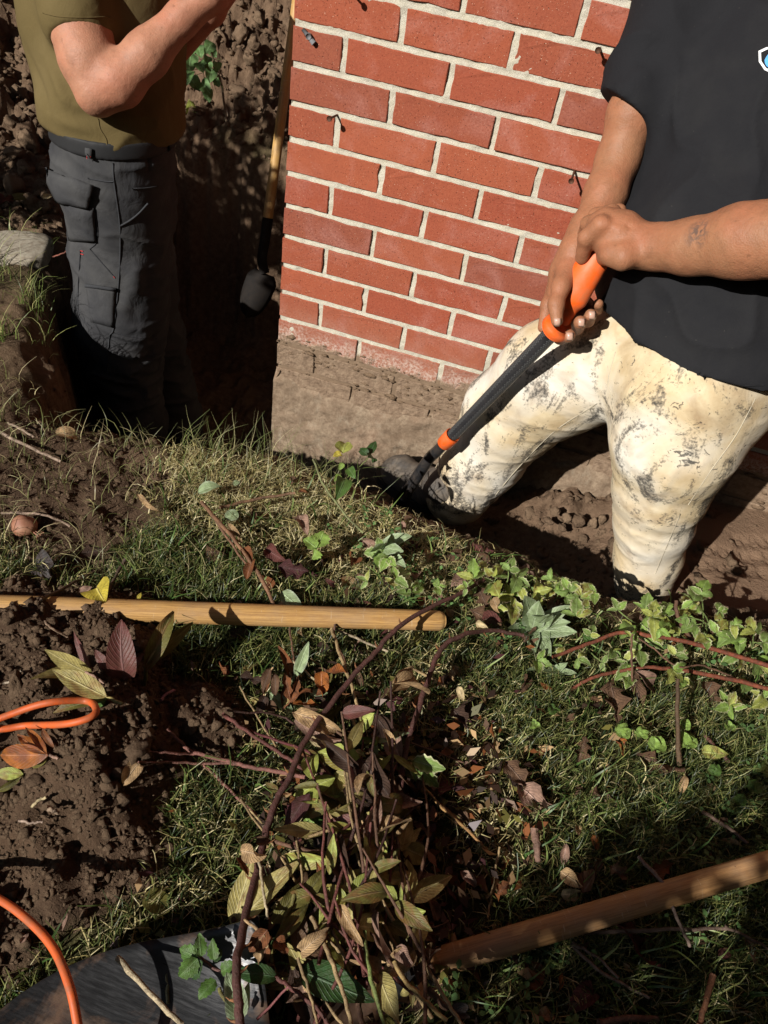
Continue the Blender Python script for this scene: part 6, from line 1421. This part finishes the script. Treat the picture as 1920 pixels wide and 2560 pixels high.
sprig('tree_seedling', 'young sapling with rounded green leaves behind the left man', 'sapling', z1, [], [(0, 0, 1, 1, 'ovate', 'redbud', .9, 0, 0)]) if False else None
sap = empty('tree_sapling', at(489, 262, 2.42), 'young sapling with round green leaves standing behind the man in olive', 'sapling')
stem_part([at(489, 262, 2.42), at(480, 190, 2.38), at(466, 140, 2.34), at(440, 80, 2.30), at(425, 45, 2.28)], [.0035, .002], (0.16, .12, .07), sap)
for (x, y, s) in [(1150, 150, 80), (1050, 215, 75), (1105, 195, 70), (1080, 300, 110), (1095, 355, 90), (1150, 290, 60), (1205, 270, 70), (1195, 345, 45), (1248, 380, 50), (1205, 380, 40), (1155, 385, 60), (1080, 445, 85), (1120, 480, 80), (1215, 428, 70), (1180, 500, 75), (1250, 470, 45), (1195, 545, 65), (1140, 200, 60), (1225, 300, 50)]:
    c = z1(x, y); t = 2.30 + RNG.normal(0, .03); px = s / 2.666
    a = RNG.uniform(0.6, 2.4); b = at(c[0] - px * .45 * math.cos(a), c[1] - px * .45 * math.sin(a), t); e_ = at(c[0] + px * .55 * math.cos(a), c[1] + px * .55 * math.sin(a), t - .01)
    put_leaf(b, e_, get_leaf('heart', 'redbud', False, .85), sap, nrm=(CC - b) * .6 + UP * 0.6 + RNG.normal(0, .25, 3))
    stem_part([b, (b + at(466, 140, 2.34)) / 2 + V3(0, 0, -.005), at(np.clip(c[0] + 20, 440, 482), np.clip(c[1] + 15, 60, 200), 2.33)], .0008, GRN, sap, 'leaf_stalk', 4)
rosette('bright_weed', 'small bright yellow green weed below the sapling', z1, (1085, 660), [(1050, 600, .05), (1085, 575, .06), (1120, 600, .05), (1045, 640, .03), (1125, 640, .03), (1080, 690, .02), (1110, 575, .06)], 'lance', 'yelgreen', .35, .01)
# --- individually visible fallen leaves
FL = [(z4, 860, 640, 900, 860, 'oak', 'brown', .62, .03, .02, 'large brown oak-like leaf standing on the grass left of the drooping leaves'), (z4, 700, 1065, 740, 935, 'oak', 'brown', .75, .02, .03, 'brown lobed leaf on a thin stalk in the shaded grass'), (z4, 990, 1020, 1230, 1110, 'oak', 'brown', .55, .02, .02, 'broad dark brown oak leaf under the scalloped leaves'),
      (z4, 985, 600, 1010, 790, 'lance', 'brown', .38, .05, .01, 'drooping grey brown leaf, left of the pair under the reddish stems'), (z4, 985, 605, 1130, 720, 'lance', 'pink', .40, .05, .02, 'drooping grey brown leaf, right of the pair under the reddish stems'), (z4, 1330, 650, 1390, 790, 'oak', 'brown', .7, .02, .02, 'dark brown leaf below the lower reddish branch'),
      (z4, 890, 940, 930, 1030, 'lobed', 'orange', .7, .02, .02, 'crumpled orange leaf under the leftmost scalloped leaf'), (z4, 330, 1060, 430, 1180, 'lobed', 'brown', .8, .03, .03, 'crumpled brown dead leaf left in the shaded grass'), (z4, 400, 1180, 560, 1330, 'lobed', 'pink', .7, .02, .02, 'dried pinkish leaf lower in the shaded grass'),
      (z4, 190, 170, 240, 280, 'oak', 'brown', .8, .06, .03, 'brown maple-like leaf hanging under the cane tip'), (z4, 150, 290, 310, 370, 'oak', 'brown', .6, .04, .03, 'brown leaf between the cane tip and silvery plant'), (z4, 270, 230, 300, 310, 'ovate', 'tan', .6, .06, .05, 'shrivelled tan seed head by the silvery plant'), (z4, 180, 360, 255, 390, 'ovate', 'cream', .7, .05, .05, 'pale crumpled dry leaf below the cane tip'),
      (z4, 60, 590, 75, 650, 'ovate', 'tan', .6, .04, .03, 'tan curled leaf right of the second cane'), (z4, 90, 680, 120, 750, 'ovate', 'cream', .5, .04, .03, 'pale twisted leaf in the grass right of the second cane'), (z4, 60, 790, 140, 890, 'lobed', 'dkbrown', .8, .03, .03, 'dark brown crumpled leaf right of the second cane'),
      (z7, 640, 220, 620, 340, 'lance', 'pink', .4, .03, .02, 'upright curled pinkish leaf above the worn handle'), (z7, 610, 360, 720, 440, 'ovate', 'tan', .6, .03, .03, 'tan curled leaf at the worn handle, left of three'), (z7, 720, 470, 810, 330, 'ovate', 'brown', .7, .03, .04, 'brown ovate leaf at the worn handle, middle of three'), (z7, 610, 480, 720, 470, 'ovate', 'cream', .5, .02, .02, 'pale yellow leaf touching the worn handle'), (z7, 855, 330, 940, 390, 'oak', 'brown', .9, .03, .03, 'small grey brown lobed leaf at the worn handle, right of three'),
      (z7, 880, 620, 1120, 820, 'oak', 'maroon', .75, .03, .02, 'large dark reddish leaf in the deep shade below the worn handle'), (z7, 1050, 370, 1180, 320, 'lobed', 'rust', .6, .03, .03, 'rust coloured torn leaf at the upper side of the worn handle'), (z7, 1390, 90, 1470, 170, 'oak', 'brown', .7, .02, .02, 'brown leaf on a twig near the right edge in shade'), (z7, 1420, 200, 1520, 250, 'ovate', 'tan', .5, .02, .02, 'small tan leaf by the handle at the right edge'),
      (z7, 770, 180, 800, 250, 'ovate', 'orange', .5, .02, .02, 'tiny bright orange leaf above the worn handle'), (z7, 620, 875, 600, 960, 'lance', 'orange', .35, .02, .02, 'orange sliver of leaf in the dark grass at the bottom'), (z7, 430, 940, 515, 950, 'lance', 'rust', .4, .02, .02, 'small rust leaf in the dark grass at the bottom'), (z7, 490, 1100, 580, 1090, 'round', 'tan', .7, .02, .02, 'tan round leaf at the very bottom edge'), (z7, 50, 1060, 150, 1090, 'ovate', 'greyblk', .7, .06, .06, 'grey dry leaf at the bottom edge beside the stalks'),
      (z7, 1540, 690, 1600, 830, 'oak', 'brown', .6, .02, .02, 'dim brown leaf at the lower right edge'), (z7, 1410, 790, 1470, 740, 'ovate', 'maroon', .6, .02, .02, 'dim reddish leaf near the lower right edge'), (z7, 290, 480, 350, 420, 'lobed', 'rust', .8, .03, .03, 'reddish brown torn leaf left of the worn handle top'), (z7, 100, 360, 180, 440, 'lance', 'pink', .5, .03, .02, 'pinkish curled leaf at the right foot of the pile'),
      (zl, 235, 145, 345, 155, 'ovate', 'tan', .5, .03, .02, 'pale tan leaf on the pit lip at the left'), (zl, 590, 405, 700, 490, 'lance', 'tan', .22, .05, .03, 'long tan leaf sliver on the straw by the lip'), (zl, 980, 530, 1055, 620, 'lance', 'tan', .28, .06, .03, 'tan folded leaf on the brown stems by the lip'), (zl, 1150, 640, 1230, 700, 'ovate', 'maroon', .6, .04, .04, 'dark maroon leaf on the lawn above the varnished handle'), (zl, 1200, 720, 1330, 740, 'lobed', 'purple', .7, .04, .03, 'purple brown crumpled leaf above the varnished handle'),
      (zl, 1065, 775, 1095, 690, 'lance', 'rust', .42, .04, .05, 'upright russet leaf above the varnished handle'), (zl, 1050, 640, 1090, 700, 'ovate', 'rust', .6, .05, .05, 'second russet leaf behind the upright one'), (zl, 1290, 500, 1330, 580, 'ovate', 'pink', .5, .04, .03, 'pinkish dry leaf near the bright weed'), (zl, 155, 680, 225, 770, 'ovate', 'greyblk', .6, .02, .02, 'grey brown cupped leaf on the soil at the left'), (zl, 420, 810, 440, 860, 'ovate', 'yellow', .7, .02, .03, 'small yellow orange leaf at the varnished handle'), (zl, 590, 870, 610, 830, 'lance', 'yellow', .4, .02, .03, 'tiny yellow leaf touching the varnished handle'),
      (zl, 855, 400, 960, 370, 'ovate', 'sage', .55, .04, .05, 'pale green broad leaf on the straw at the lip'), (zl, 970, 510, 1030, 490, 'round', 'sage', .8, .04, .04, 'round pale green leaf on the brown stems'), (zl, 1010, 370, 1030, 350, 'round', 'sage', .8, .05, .05, 'small pale round leaf in the straw'), (zl, 1215, 830, 1310, 905, 'ovate', 'sage', .5, .03, .03, 'grey green leaf half under the varnished handle'), (zl, 350, 660, 460, 640, 'lobed', 'dkbrown', .6, .03, .03, 'dark shrivelled leaf on the soil left of the lawn'), (zl, 340, 830, 400, 810, 'ovate', 'pink', .6, .02, .02, 'pinkish dry leaf on the soil above the handle'),
      (z1, 0, 1180, 70, 1130, 'ovate', 'maroon', .7, .03, .03, 'dark red leaf beside the concrete block'), (z1, 60, 1150, 170, 1125, 'lance', 'olive', .35, .03, .03, 'olive leaf beside the concrete block'), (z1, 250, 1150, 310, 1120, 'ovate', 'cream', .5, .05, .06, 'pale leaf behind the dark trouser pocket'),
      (z5, 850, 570, 990, 640, 'round', 'olive', .95, .012, .012, 'dull round olive leaf lying flat in the lawn above the scoop'), (z5, 365, 760, 390, 690, 'lance', 'pink', .4, .02, .03, 'pinkish leaf on the soil edge by the lower cord'), (z5, 120, 850, 170, 790, 'ovate', 'pink', .5, .02, .02, 'small pinkish leaf on the soil by the lower cord')]
for (zf, xb, yb, xt, yt, kind, c, w, b_, t_, lab) in FL:
    fresh = c in ('sage', 'olive', 'yellow')
    o = put_leaf(G(*zf(xb, yb), b_), G(*zf(xt, yt), t_), get_leaf(kind, c, not fresh, w, random.randrange(2)), None, name='fallen_leaf', tilt=0.3)
    tag(o, lab, 'leaf')
# small anonymous dead leaf scraps through the lawn and along the lip
n_ = 0
for i in range(4000):
    x, y = RNG.uniform(250, 1659), RNG.uniform(1000, 2212)
    p = G(x, y, 0.015); d_pile = math.hypot((x - 800) / 330, (y - 1750) / 420); d_b = abs(y - (1180 + 0.16 * (x - 700))) / 130 if x > 700 else 9
    if RNG.uniform() > 0.05 + 0.55 * math.exp(-d_pile ** 2) + 0.5 * math.exp(-d_b ** 2) or (x < 560 and y > 1500): continue
    if p[1] > lip_y(p[0]) - 0.01: continue
    a = RNG.uniform(0, 6.28); L_ = RNG.uniform(0.014, 0.036)
    cn = random.choice(['brown', 'brown', 'dkbrown', 'dkbrown', 'rust', 'tan', 'pink', 'brown', 'maroon'])
    o = put_leaf(p, p + V3(math.cos(a) * L_, math.sin(a) * L_, RNG.uniform(-.008, .016)), get_leaf(random.choice(['ovate', 'lobed', 'lance']), cn, True, random.choice([.5, .7])), None, name='leaf_scrap', tilt=0.8)
    cw = random.choice(['x']); lm = min(LANDMARKS, key=lambda q: (q[0] - x) ** 2 + (q[1] - y) ** 2)[2]
    tag(o, 'small shrivelled %s leaf scrap %s' % (COLW.get(cn, 'brown'), lm), 'leaf', 'dead leaf scraps in the lawn'); n_ += 1
    if n_ >= 210: break
# twigs on the soil and lip, left
for zf, pts, r, c, lab in [(zl, [(0, 140, .02), (120, 200, .02), (265, 265, .015)], .0036, (0.36, .26, .19), 'pale straight twig on the soil at the left edge of the lip'), (zl, [(35, 98, .02), (90, 125, .02), (150, 160, .015)], .0026, (0.34, .25, .18), 'short pale twig above the longer one at the left'), (zl, [(0, 485, .015), (180, 495, .015), (305, 545, .01)], .0026, (0.30, .21, .15), 'thin tan twig beside the bulb'),
                           (zl, [(950, 465, .05), (1100, 430, .05), (1275, 400, .06)], .0032, (0.20, .11, .06), 'brown stalk pointing right from the straw over the trench'), (zl, [(870, 440, .05), (1000, 590, .05), (1110, 740, .05), (1190, 900, .04)], .0038, (0.22, .11, .055), 'thick brown forked stalk on the lawn above the varnished handle'), (zl, [(930, 520, .04), (1050, 690, .04), (1090, 740, .04)], .0024, (0.18, .09, .05), 'thinner brown stalk beside the forked one'),
                           (zl, [(540, 690, .03), (480, 800, .02), (450, 850, .02)], .0028, (0.10, .06, .045), 'dark twig slanting to the varnished handle'), (zl, [(180, 860, .02), (300, 800, .02), (410, 740, .02)], .0026, (0.12, .075, .05), 'dark twig on the soil above the varnished handle'), (z2, [(20, 600, .015), (90, 565, .02), (135, 510, .02)], .0018, (0.42, .34, .25), 'pale root bit on the loose soil'), (z2, [(290, 190, .02), (360, 250, .02), (440, 290, .015)], .0018, (0.30, .2, .13), 'thin straw on the soil under the handle'),
                           (z2, [(200, 1395, .02), (250, 1350, .025), (295, 1330, .02)], .0022, (0.45, .36, .2), 'straw piece on the lower soil mound'), (z2, [(305, 1400, .02), (345, 1415, .02), (375, 1435, .015)], .003, (0.38, .27, .18), 'short curled pale root on the lower soil mound'), (z2, [(125, 1480, .02), (200, 1495, .02), (270, 1492, .02)], .0018, (0.45, .33, .25), 'thin pale root below the curled one'), (z2, [(1040, 705, .02), (1080, 660, .025), (1135, 640, .02)], .0024, (0.30, .13, .16), 'short purple stem bit on the soil mound'),
                           (z5, [(700, 935, .10), (820, 1070, .10), (980, 1230, .10), (1080, 1330, .09)], .0032, (0.52, .42, .26), 'pale stick lying across the scoop shovel blade'), (z5, [(990, 1020, .06), (990, 1210, .05)], .0022, (0.22, .22, .12), 'short green stalk on the scoop shovel blade'), (z7, [(1000, 285, .07), (1130, 420, .08), (1200, 600, .07), (1265, 740, .04)], .0026, (0.20, .14, .11), 'thin grey twig lying over the worn handle'), (z7, [(730, 675, .03), (1150, 655, .04), (1450, 650, .03)], .0028, (0.15, .10, .075), 'long grey brown stem below the worn handle'),
                           (z7, [(660, 730, .03), (830, 880, .03), (1060, 1000, .02)], .0024, (0.24, .18, .13), 'pale thin stem in the dark grass below the worn handle'), (z7, [(670, 725, .035), (800, 800, .03), (900, 900, .03)], .0022, (0.22, .16, .12), 'second pale stem beside it in the dark grass'), (z7, [(1380, 880, .03), (1350, 1000, .03), (1310, 1140, .03)], .0042, (0.20, .085, .04), 'reddish brown stick at the lower right edge'), (z7, [(800, 1135, .03), (950, 1105, .03), (1100, 1110, .02)], .0045, (0.20, .11, .07), 'brown stick along the bottom edge'), (z7, [(480, 150, .04), (490, 240, .04), (495, 310, .03)], .0055, (0.24, .14, .10), 'short thick brown stick upright in the shaded grass'),
                           (z7, [(1330, 60, .03), (1430, 120, .03), (1560, 220, .03)], .003, (0.17, .11, .08), 'brown twig near the right edge above the worn handle'), (z7, [(1440, 640, .03), (1550, 690, .03), (1680, 760, .02)], .002, (0.16, .11, .08), 'forked end of stem at the lower right'), (z1, [(300, 1480, .03), (360, 1460, .04), (410, 1430, .05)], .0022, (0.22, .07, .045), 'thin reddish root beside the dark trousers'), (z1, [(1300, 620, .12), (1310, 650, .10), (1300, 690, .08)], .0030, (0.45, .36, .26), 'pale cut stick below the sapling')]:
    o = stem_part([G(*zf(x, y), dz) for x, y, dz in pts], [r, r * 0.8], c, None, 'twig', 7); tag(o, lab, 'twig')

# ------------------------------------------------------------------ grass
def pile(x, y):
    d = np.hypot((x - 0.60) / 0.17, (y + 1.10) / 0.30) + 0.25 * fbm(x, y, f=9, o=2, seed=61); return smooth(1.15, 0.7, d)
def grass(name, P, L_, c0, c1, width, bend, label, lean=None, nseg=3):
    n = len(P); a = RNG.uniform(0, 2 * np.pi, n); d = np.stack([np.cos(a), np.sin(a), np.zeros(n)], 1)
    if lean is not None: d = d + lean; d /= np.linalg.norm(d, axis=1)[:, None]
    sd = np.stack([-d[:, 1], d[:, 0], np.zeros(n)], 1) + RNG.normal(0, .5, (n, 3)) * V3(1, 1, .6); sd /= np.linalg.norm(sd, axis=1)[:, None]
    b = np.abs(RNG.normal(bend, 0.4, n))
    tt = np.linspace(0, 1, nseg + 1); V_ = []
    for i, t in enumerate(tt):
        up = np.sin(np.minimum(b, 2.6) * t + 1e-6) / np.maximum(b, .05); fo = (1 - np.cos(np.minimum(b, 2.6) * t)) / np.maximum(b, .05)
        c = P + (L_ * up)[:, None] * UP + (L_ * fo)[:, None] * d + 0.04 * L_[:, None] * np.sin(t * 5 + a)[:, None] * sd
        w = width * (1 - 0.85 * t) * RNG.uniform(.7, 1.3, n)
        V_ += [c - sd * w[:, None], c + sd * w[:, None]]
    V_ = np.stack(V_, 1); k = 2 * (nseg + 1)
    f = np.concatenate([np.array([[2 * i, 2 * i + 1, 2 * i + 3, 2 * i + 2]]) for i in range(nseg)])
    F_ = (np.arange(n)[:, None, None] * k + f[None]).reshape(-1, 4)
    m_ = RNG.uniform(0, 1, (n, 1)) ** 2.2
    c = np.array(c0) * (1 - m_) + np.array(c1) * m_; c = c * RNG.uniform(.6, 1.35, (n, 1))
    C_ = np.repeat(c[:, None], k, 1)
    o = mesh_obj(name, V_.reshape(-1, 3), F_, M['grass'], col=np.clip(C_.reshape(-1, 3), .004, 1))
    return tag(o, label, 'grass', kind='stuff')
P = sample_ground(150000, -0.30, 1.32, -1.46, -0.42, lambda x, y, z, t, c, s, e: np.clip(t, 0, 1) ** 1.5 * (e < -0.03) * (0.35 + 0.65 * smooth(-0.45, 0.25, fbm(x, y, f=7, o=3, seed=8))) * np.where(y > -0.70, np.where(x < 0.40, 0.07, 0.3), 1) * (1 - 0.88 * pile(x, y)))
grass('lawn_grass', P, RNG.uniform(.014, .046, len(P)) * np.where(P[:, 1] > -0.62, .7, 1), (0.019, 0.040, 0.009), (0.28, 0.29, 0.09), 0.0011, 1.15, 'short fine green lawn grass')
P = sample_ground(95000, -0.45, 1.30, -1.46, -0.40, lambda x, y, z, t, c, s, e: np.clip(t, 0, 1) * (e < 0.01) * (0.12 + 0.95 * np.exp(-((y - lip_y(x) + .13) / .12) ** 2) * smooth(.75, .35, x) + 0.3 * smooth(.1, .5, fbm(x, y, f=6, o=2, seed=18))))
grass('straw_thatch', P, RNG.uniform(.015, .05, len(P)), (0.36, 0.30, 0.12), (0.66, 0.57, 0.33), 0.0011, 2.4, 'dry yellow straw matted into the lawn')
P = sample_ground(9000, -0.2, 0.42, -0.58, -0.38, lambda x, y, z, t, c, s, e: (e < 0.03) * smooth(-.15, .02, x) * smooth(.42, .3, x) * 0.03)
grass('lip_grass', P, RNG.uniform(.05, .12, len(P)), (0.12, 0.16, 0.04), (0.46, 0.40, 0.22), 0.0007, 1.2, 'long wispy dry grass along the pit lip', V3(.5, .7, 0), 5)
P = sample_ground(14000, -0.5, 0.25, -0.85, -0.42, lambda x, y, z, t, c, s, e: (e < 0.0) * 0.07)
grass('stray_grass', P, RNG.uniform(.03, .09, len(P)), (0.14, 0.15, 0.05), (0.48, 0.40, 0.22), 0.0009, 1.7, 'sparse dry grass stems lying on bare soil', None, 4)
P = sample_ground(6000, -0.82, -0.40, -0.35, 0.10, lambda x, y, z, t, c, s, e: (e < 0.02) * smooth(0.0, .5, fbm(x, y, f=9, o=2, seed=28)) * .3)
grass('pit_edge_grass', P, RNG.uniform(.04, .11, len(P)), (0.10, 0.15, 0.03), (0.42, 0.38, 0.16), 0.0011, 1.5, 'tufts of grass hanging at the left edge of the pit', None, 4)
P = sample_ground(5200, 0.3, 0.95, -1.46, -0.7, lambda x, y, z, t, c, s, e: np.clip(pile(x, y), 0.05, 1))
n = len(P); a = RNG.uniform(0, 6.28, n); d = np.stack([np.cos(a), np.sin(a), RNG.normal(0, .35, n)], 1); s_ = np.cross(d, RNG.normal(0, .5, (n, 3)) + UP); s_ /= np.linalg.norm(s_, axis=1)[:, None]
l_ = RNG.uniform(.008, .026, (n, 1)); P = P + UP * RNG.uniform(.002, .03, (n, 1)); up_ = np.cross(s_, d) * l_ * RNG.uniform(-.3, .3, (n, 1))
V_ = np.stack([P, P + d * l_ * .5 + s_ * l_ * .26 + up_, P + d * l_, P + d * l_ * .5 - s_ * l_ * .26 + up_], 1).reshape(-1, 3)
cc_ = np.array([COLS[k] for k in ('brown', 'dkbrown', 'dkbrown', 'rust', 'olive', 'purple', 'tan')])[RNG.integers(0, 7, n)] * RNG.uniform(.5, 1.2, (n, 1))
tag(mesh_obj('leaf_litter', V_, np.arange(n * 4).reshape(-1, 4), M['grass'], col=np.repeat(cc_, 4, 0)), 'fine dark leaf litter under the heap of cut plants', 'litter', kind='stuff')
P = sample_ground(6000, -0.25, 1.32, -1.46, -0.48, lambda x, y, z, t, c, s, e: 0.6 * np.clip(t, 0, 1) * (e < -0.03) * smooth(-.2, .4, fbm(x, y, f=6, o=2, seed=71)) * (1 - pile(x, y)))
grass('broad_grass', P, RNG.uniform(.03, .075, len(P)), (0.05, 0.10, 0.02), (0.24, 0.30, 0.09), 0.0021, 1.5, 'broader coarse grass blades among the fine lawn', None, 4)
# broad clover and weeds in the lawn: uncountable ground cover
cl = []
P = sample_ground(1300, 0.2, 1.3, -1.45, -0.5, lambda x, y, z, t, c, s, e: (1 - pile(x, y)) * np.clip(t, 0, 1) * smooth(.15, .5, fbm(x, y, f=5, o=2, seed=44)))
vs, fs, cs, o_ = [], [], [], 0
for p in P:
    for a in RNG.uniform(0, 6.28) + np.array([0, 2.1, 4.2]):
        r = RNG.uniform(.003, .006); d = V3(math.cos(a), math.sin(a), RNG.uniform(-.1, .4)); s_ = V3(-math.sin(a), math.cos(a), 0); h = p + V3(0, 0, RNG.uniform(.012, .03))
        vs.append(np.array([h, h + d * r - s_ * r * .7, h + d * r * 1.9 - s_ * r * .35, h + d * r * 1.9 + s_ * r * .35, h + d * r + s_ * r * .7])); fs.append([0 + o_, 1 + o_, 2 + o_, 3 + o_, 4 + o_]); o_ += 5
        cs.append(np.tile(np.array((0.07, 0.16, 0.035)) * RNG.uniform(.6, 1.6), (5, 1)))
tag(mesh_obj('clover', np.concatenate(vs), fs, M['leaf'], col=np.concatenate(cs), sm=False), 'tiny clover leaves scattered through the lawn', 'clover', kind='stuff')

# ------------------------------------------------------------------ out of frame, added for their shade: shrubs, hedges and trees blocking sun and sky
def leafy(name, label, centre, radii, n, leaf, col, trunk_base, seed, cat='shrub'):
    rs = np.random.default_rng(seed); root = empty(name, trunk_base, label, cat)
    limbs = []
    for i in range(9):
        e_ = centre + rs.normal(0, .5, 3) * radii; m_ = (np.array(trunk_base) * .5 + e_ * .5) + rs.normal(0, .06, 3)
        limbs.append(tube(catmull([np.array(trunk_base), m_, e_], 5), np.linspace(.016, .004, 11) * (7 if cat == 'tree' else 1), 8))
    child_mesh('trunk', *merge(limbs), M['stem'], root, col=np.tile((0.09, .06, .04), (sum(len(v) for v, f in limbs), 1)))
    u = rs.normal(0, 1, (n, 3)); u /= np.linalg.norm(u, axis=1)[:, None]
    P = centre + u * (rs.uniform(0.15, 1, (n, 1)) ** .45) * radii
    k = fbm(P[:, 0], P[:, 1], P[:, 2], f=4.5, o=2, seed=seed) > -0.22; P = P[k]; n = len(P)
    d = rs.normal(0, 1, (n, 3)); d /= np.linalg.norm(d, axis=1)[:, None]; s_ = np.cross(d, rs.normal(0, 1, (n, 3))); s_ /= np.linalg.norm(s_, axis=1)[:, None]
    l_ = leaf * rs.uniform(.6, 1.3, (n, 1))
    V_ = np.stack([P, P + d * l_ * .5 + s_ * l_ * .28, P + d * l_, P + d * l_ * .5 - s_ * l_ * .28], 1).reshape(-1, 3)
    c = np.repeat(np.array(col) * rs.uniform(.6, 1.5, (n, 1)), 4, 0)
    o = child_mesh('crown', V_, np.arange(n * 4).reshape(-1, 4), M['leaf'], root, col=c); o['kind'] = 'stuff'
    return root
leafy('added_shade_shrub', 'added unseen leafy shrub behind the photographer shading the lower right lawn', V3(0.36, -2.76, 0.98), V3(.55, .32, .42), 5600, .055, (0.06, .12, .03), V3(0.15, -2.82, 0.0), 5)  # unseen shrub added to dapple the lower right lawn

def hedge(name, label, c, half, n, seed):  # hedges added out of view to cut sky fill in the shadows
    rs = np.random.default_rng(seed); c = np.array(c, float); half = np.array(half, float)
    root = empty(name, (c[0], c[1], 0.0), label, 'hedge')
    v, f = box(c, (half[0] * .8, 0, 0), (0, half[1] * .8, 0), (0, 0, half[2] * .95)); child_mesh('branches', v, f, M['stem'], root, col=np.tile((0.03, .025, .016), (8, 1)), sm=False)  # solid box, not twigs, added so no sky shows through
    P = c + rs.uniform(-1, 1, (n, 3)) * half; q = (P - c) / half; P = P[np.abs(q).max(1) > .7]; n = len(P)
    d = rs.normal(0, 1, (n, 3)); d /= np.linalg.norm(d, axis=1)[:, None]; s_ = np.cross(d, rs.normal(0, 1, (n, 3))); s_ /= np.linalg.norm(s_, axis=1)[:, None]
    l_ = .16 * rs.uniform(.6, 1.3, (n, 1))
    V_ = np.stack([P, P + d * l_ * .5 + s_ * l_ * .3, P + d * l_, P + d * l_ * .5 - s_ * l_ * .3], 1).reshape(-1, 3)
    o = child_mesh('foliage', V_, np.arange(n * 4).reshape(-1, 4), M['leaf'], root, col=np.repeat(np.array((.04, .075, .02)) * rs.uniform(.6, 1.5, (n, 1)), 4, 0)); o['kind'] = 'stuff'
hedge('added_skyblock_hedge', 'tall unseen hedge, added to block sky, beyond the spoil heaps', (-1.6, 4.2, 1.9), (2.6, .6, 2.0), 9000, 3)
hedge('added_skyblock_hedge', 'tall unseen hedge, added to block sky, along the left side of the yard', (-4.3, 2.2, 2.2), (.6, 2.8, 2.3), 9000, 4)
hedge('added_skyblock_hedge', 'tall unseen hedge, added to block sky, along the right side of the yard', (3.6, -2.0, 2.2), (.6, 3.0, 2.3), 9000, 6)
hedge('added_skyblock_hedge', 'tall unseen hedge, added to block sky, behind the photographer to the right', (2.0, -6.5, 2.2), (2.2, .6, 2.3), 8000, 7)
leafy('added_shade_shrub', 'added unseen leafy shrub left of the pit shading its back wall', V3(-1.33, -0.62, 0.95), V3(.28, .34, .48), 4200, .055, (0.06, .12, .03), V3(-1.35, -0.7, 0.0), 9)  # added out of view so the back of the pit stays dark

tree = leafy('added_shade_tree', 'added unseen tree right of the yard, its crown blocking the sky overhead', V3(1.0, 0.9, 4.7), V3(3.8, 3.4, 1.3), 15000, .26, (0.05, .09, .025), V3(3.0, -1.6, 0.0), 14, 'tree')  # invented crown overhead, put in to deepen the shadows

hedge('added_skyblock_hedge', 'unseen hedge, added to block low sky, at the far front left of the yard', (-4.0, -7.2, 1.5), (4.0, .6, 1.6), 9000, 8)  # added to close off low sky, kept under the sun
leafy('added_shade_tree', 'added unseen tree blocking sky behind the photographer on the right', V3(2.4, -3.3, 4.7), V3(2.6, 2.6, 1.2), 9000, .26, (0.05, .09, .025), V3(3.4, -4.2, 0.0), 24, 'tree')  # second added crown, shuts out sky on the camera side
leafy('added_shade_tree', 'added unseen tree blocking sky at the left beyond the spoil heaps', V3(-3.0, 1.6, 4.8), V3(2.2, 2.8, 1.2), 9000, .26, (0.05, .09, .025), V3(-3.4, 3.0, 0.0), 25, 'tree')  # third added crown, shuts out sky to the left
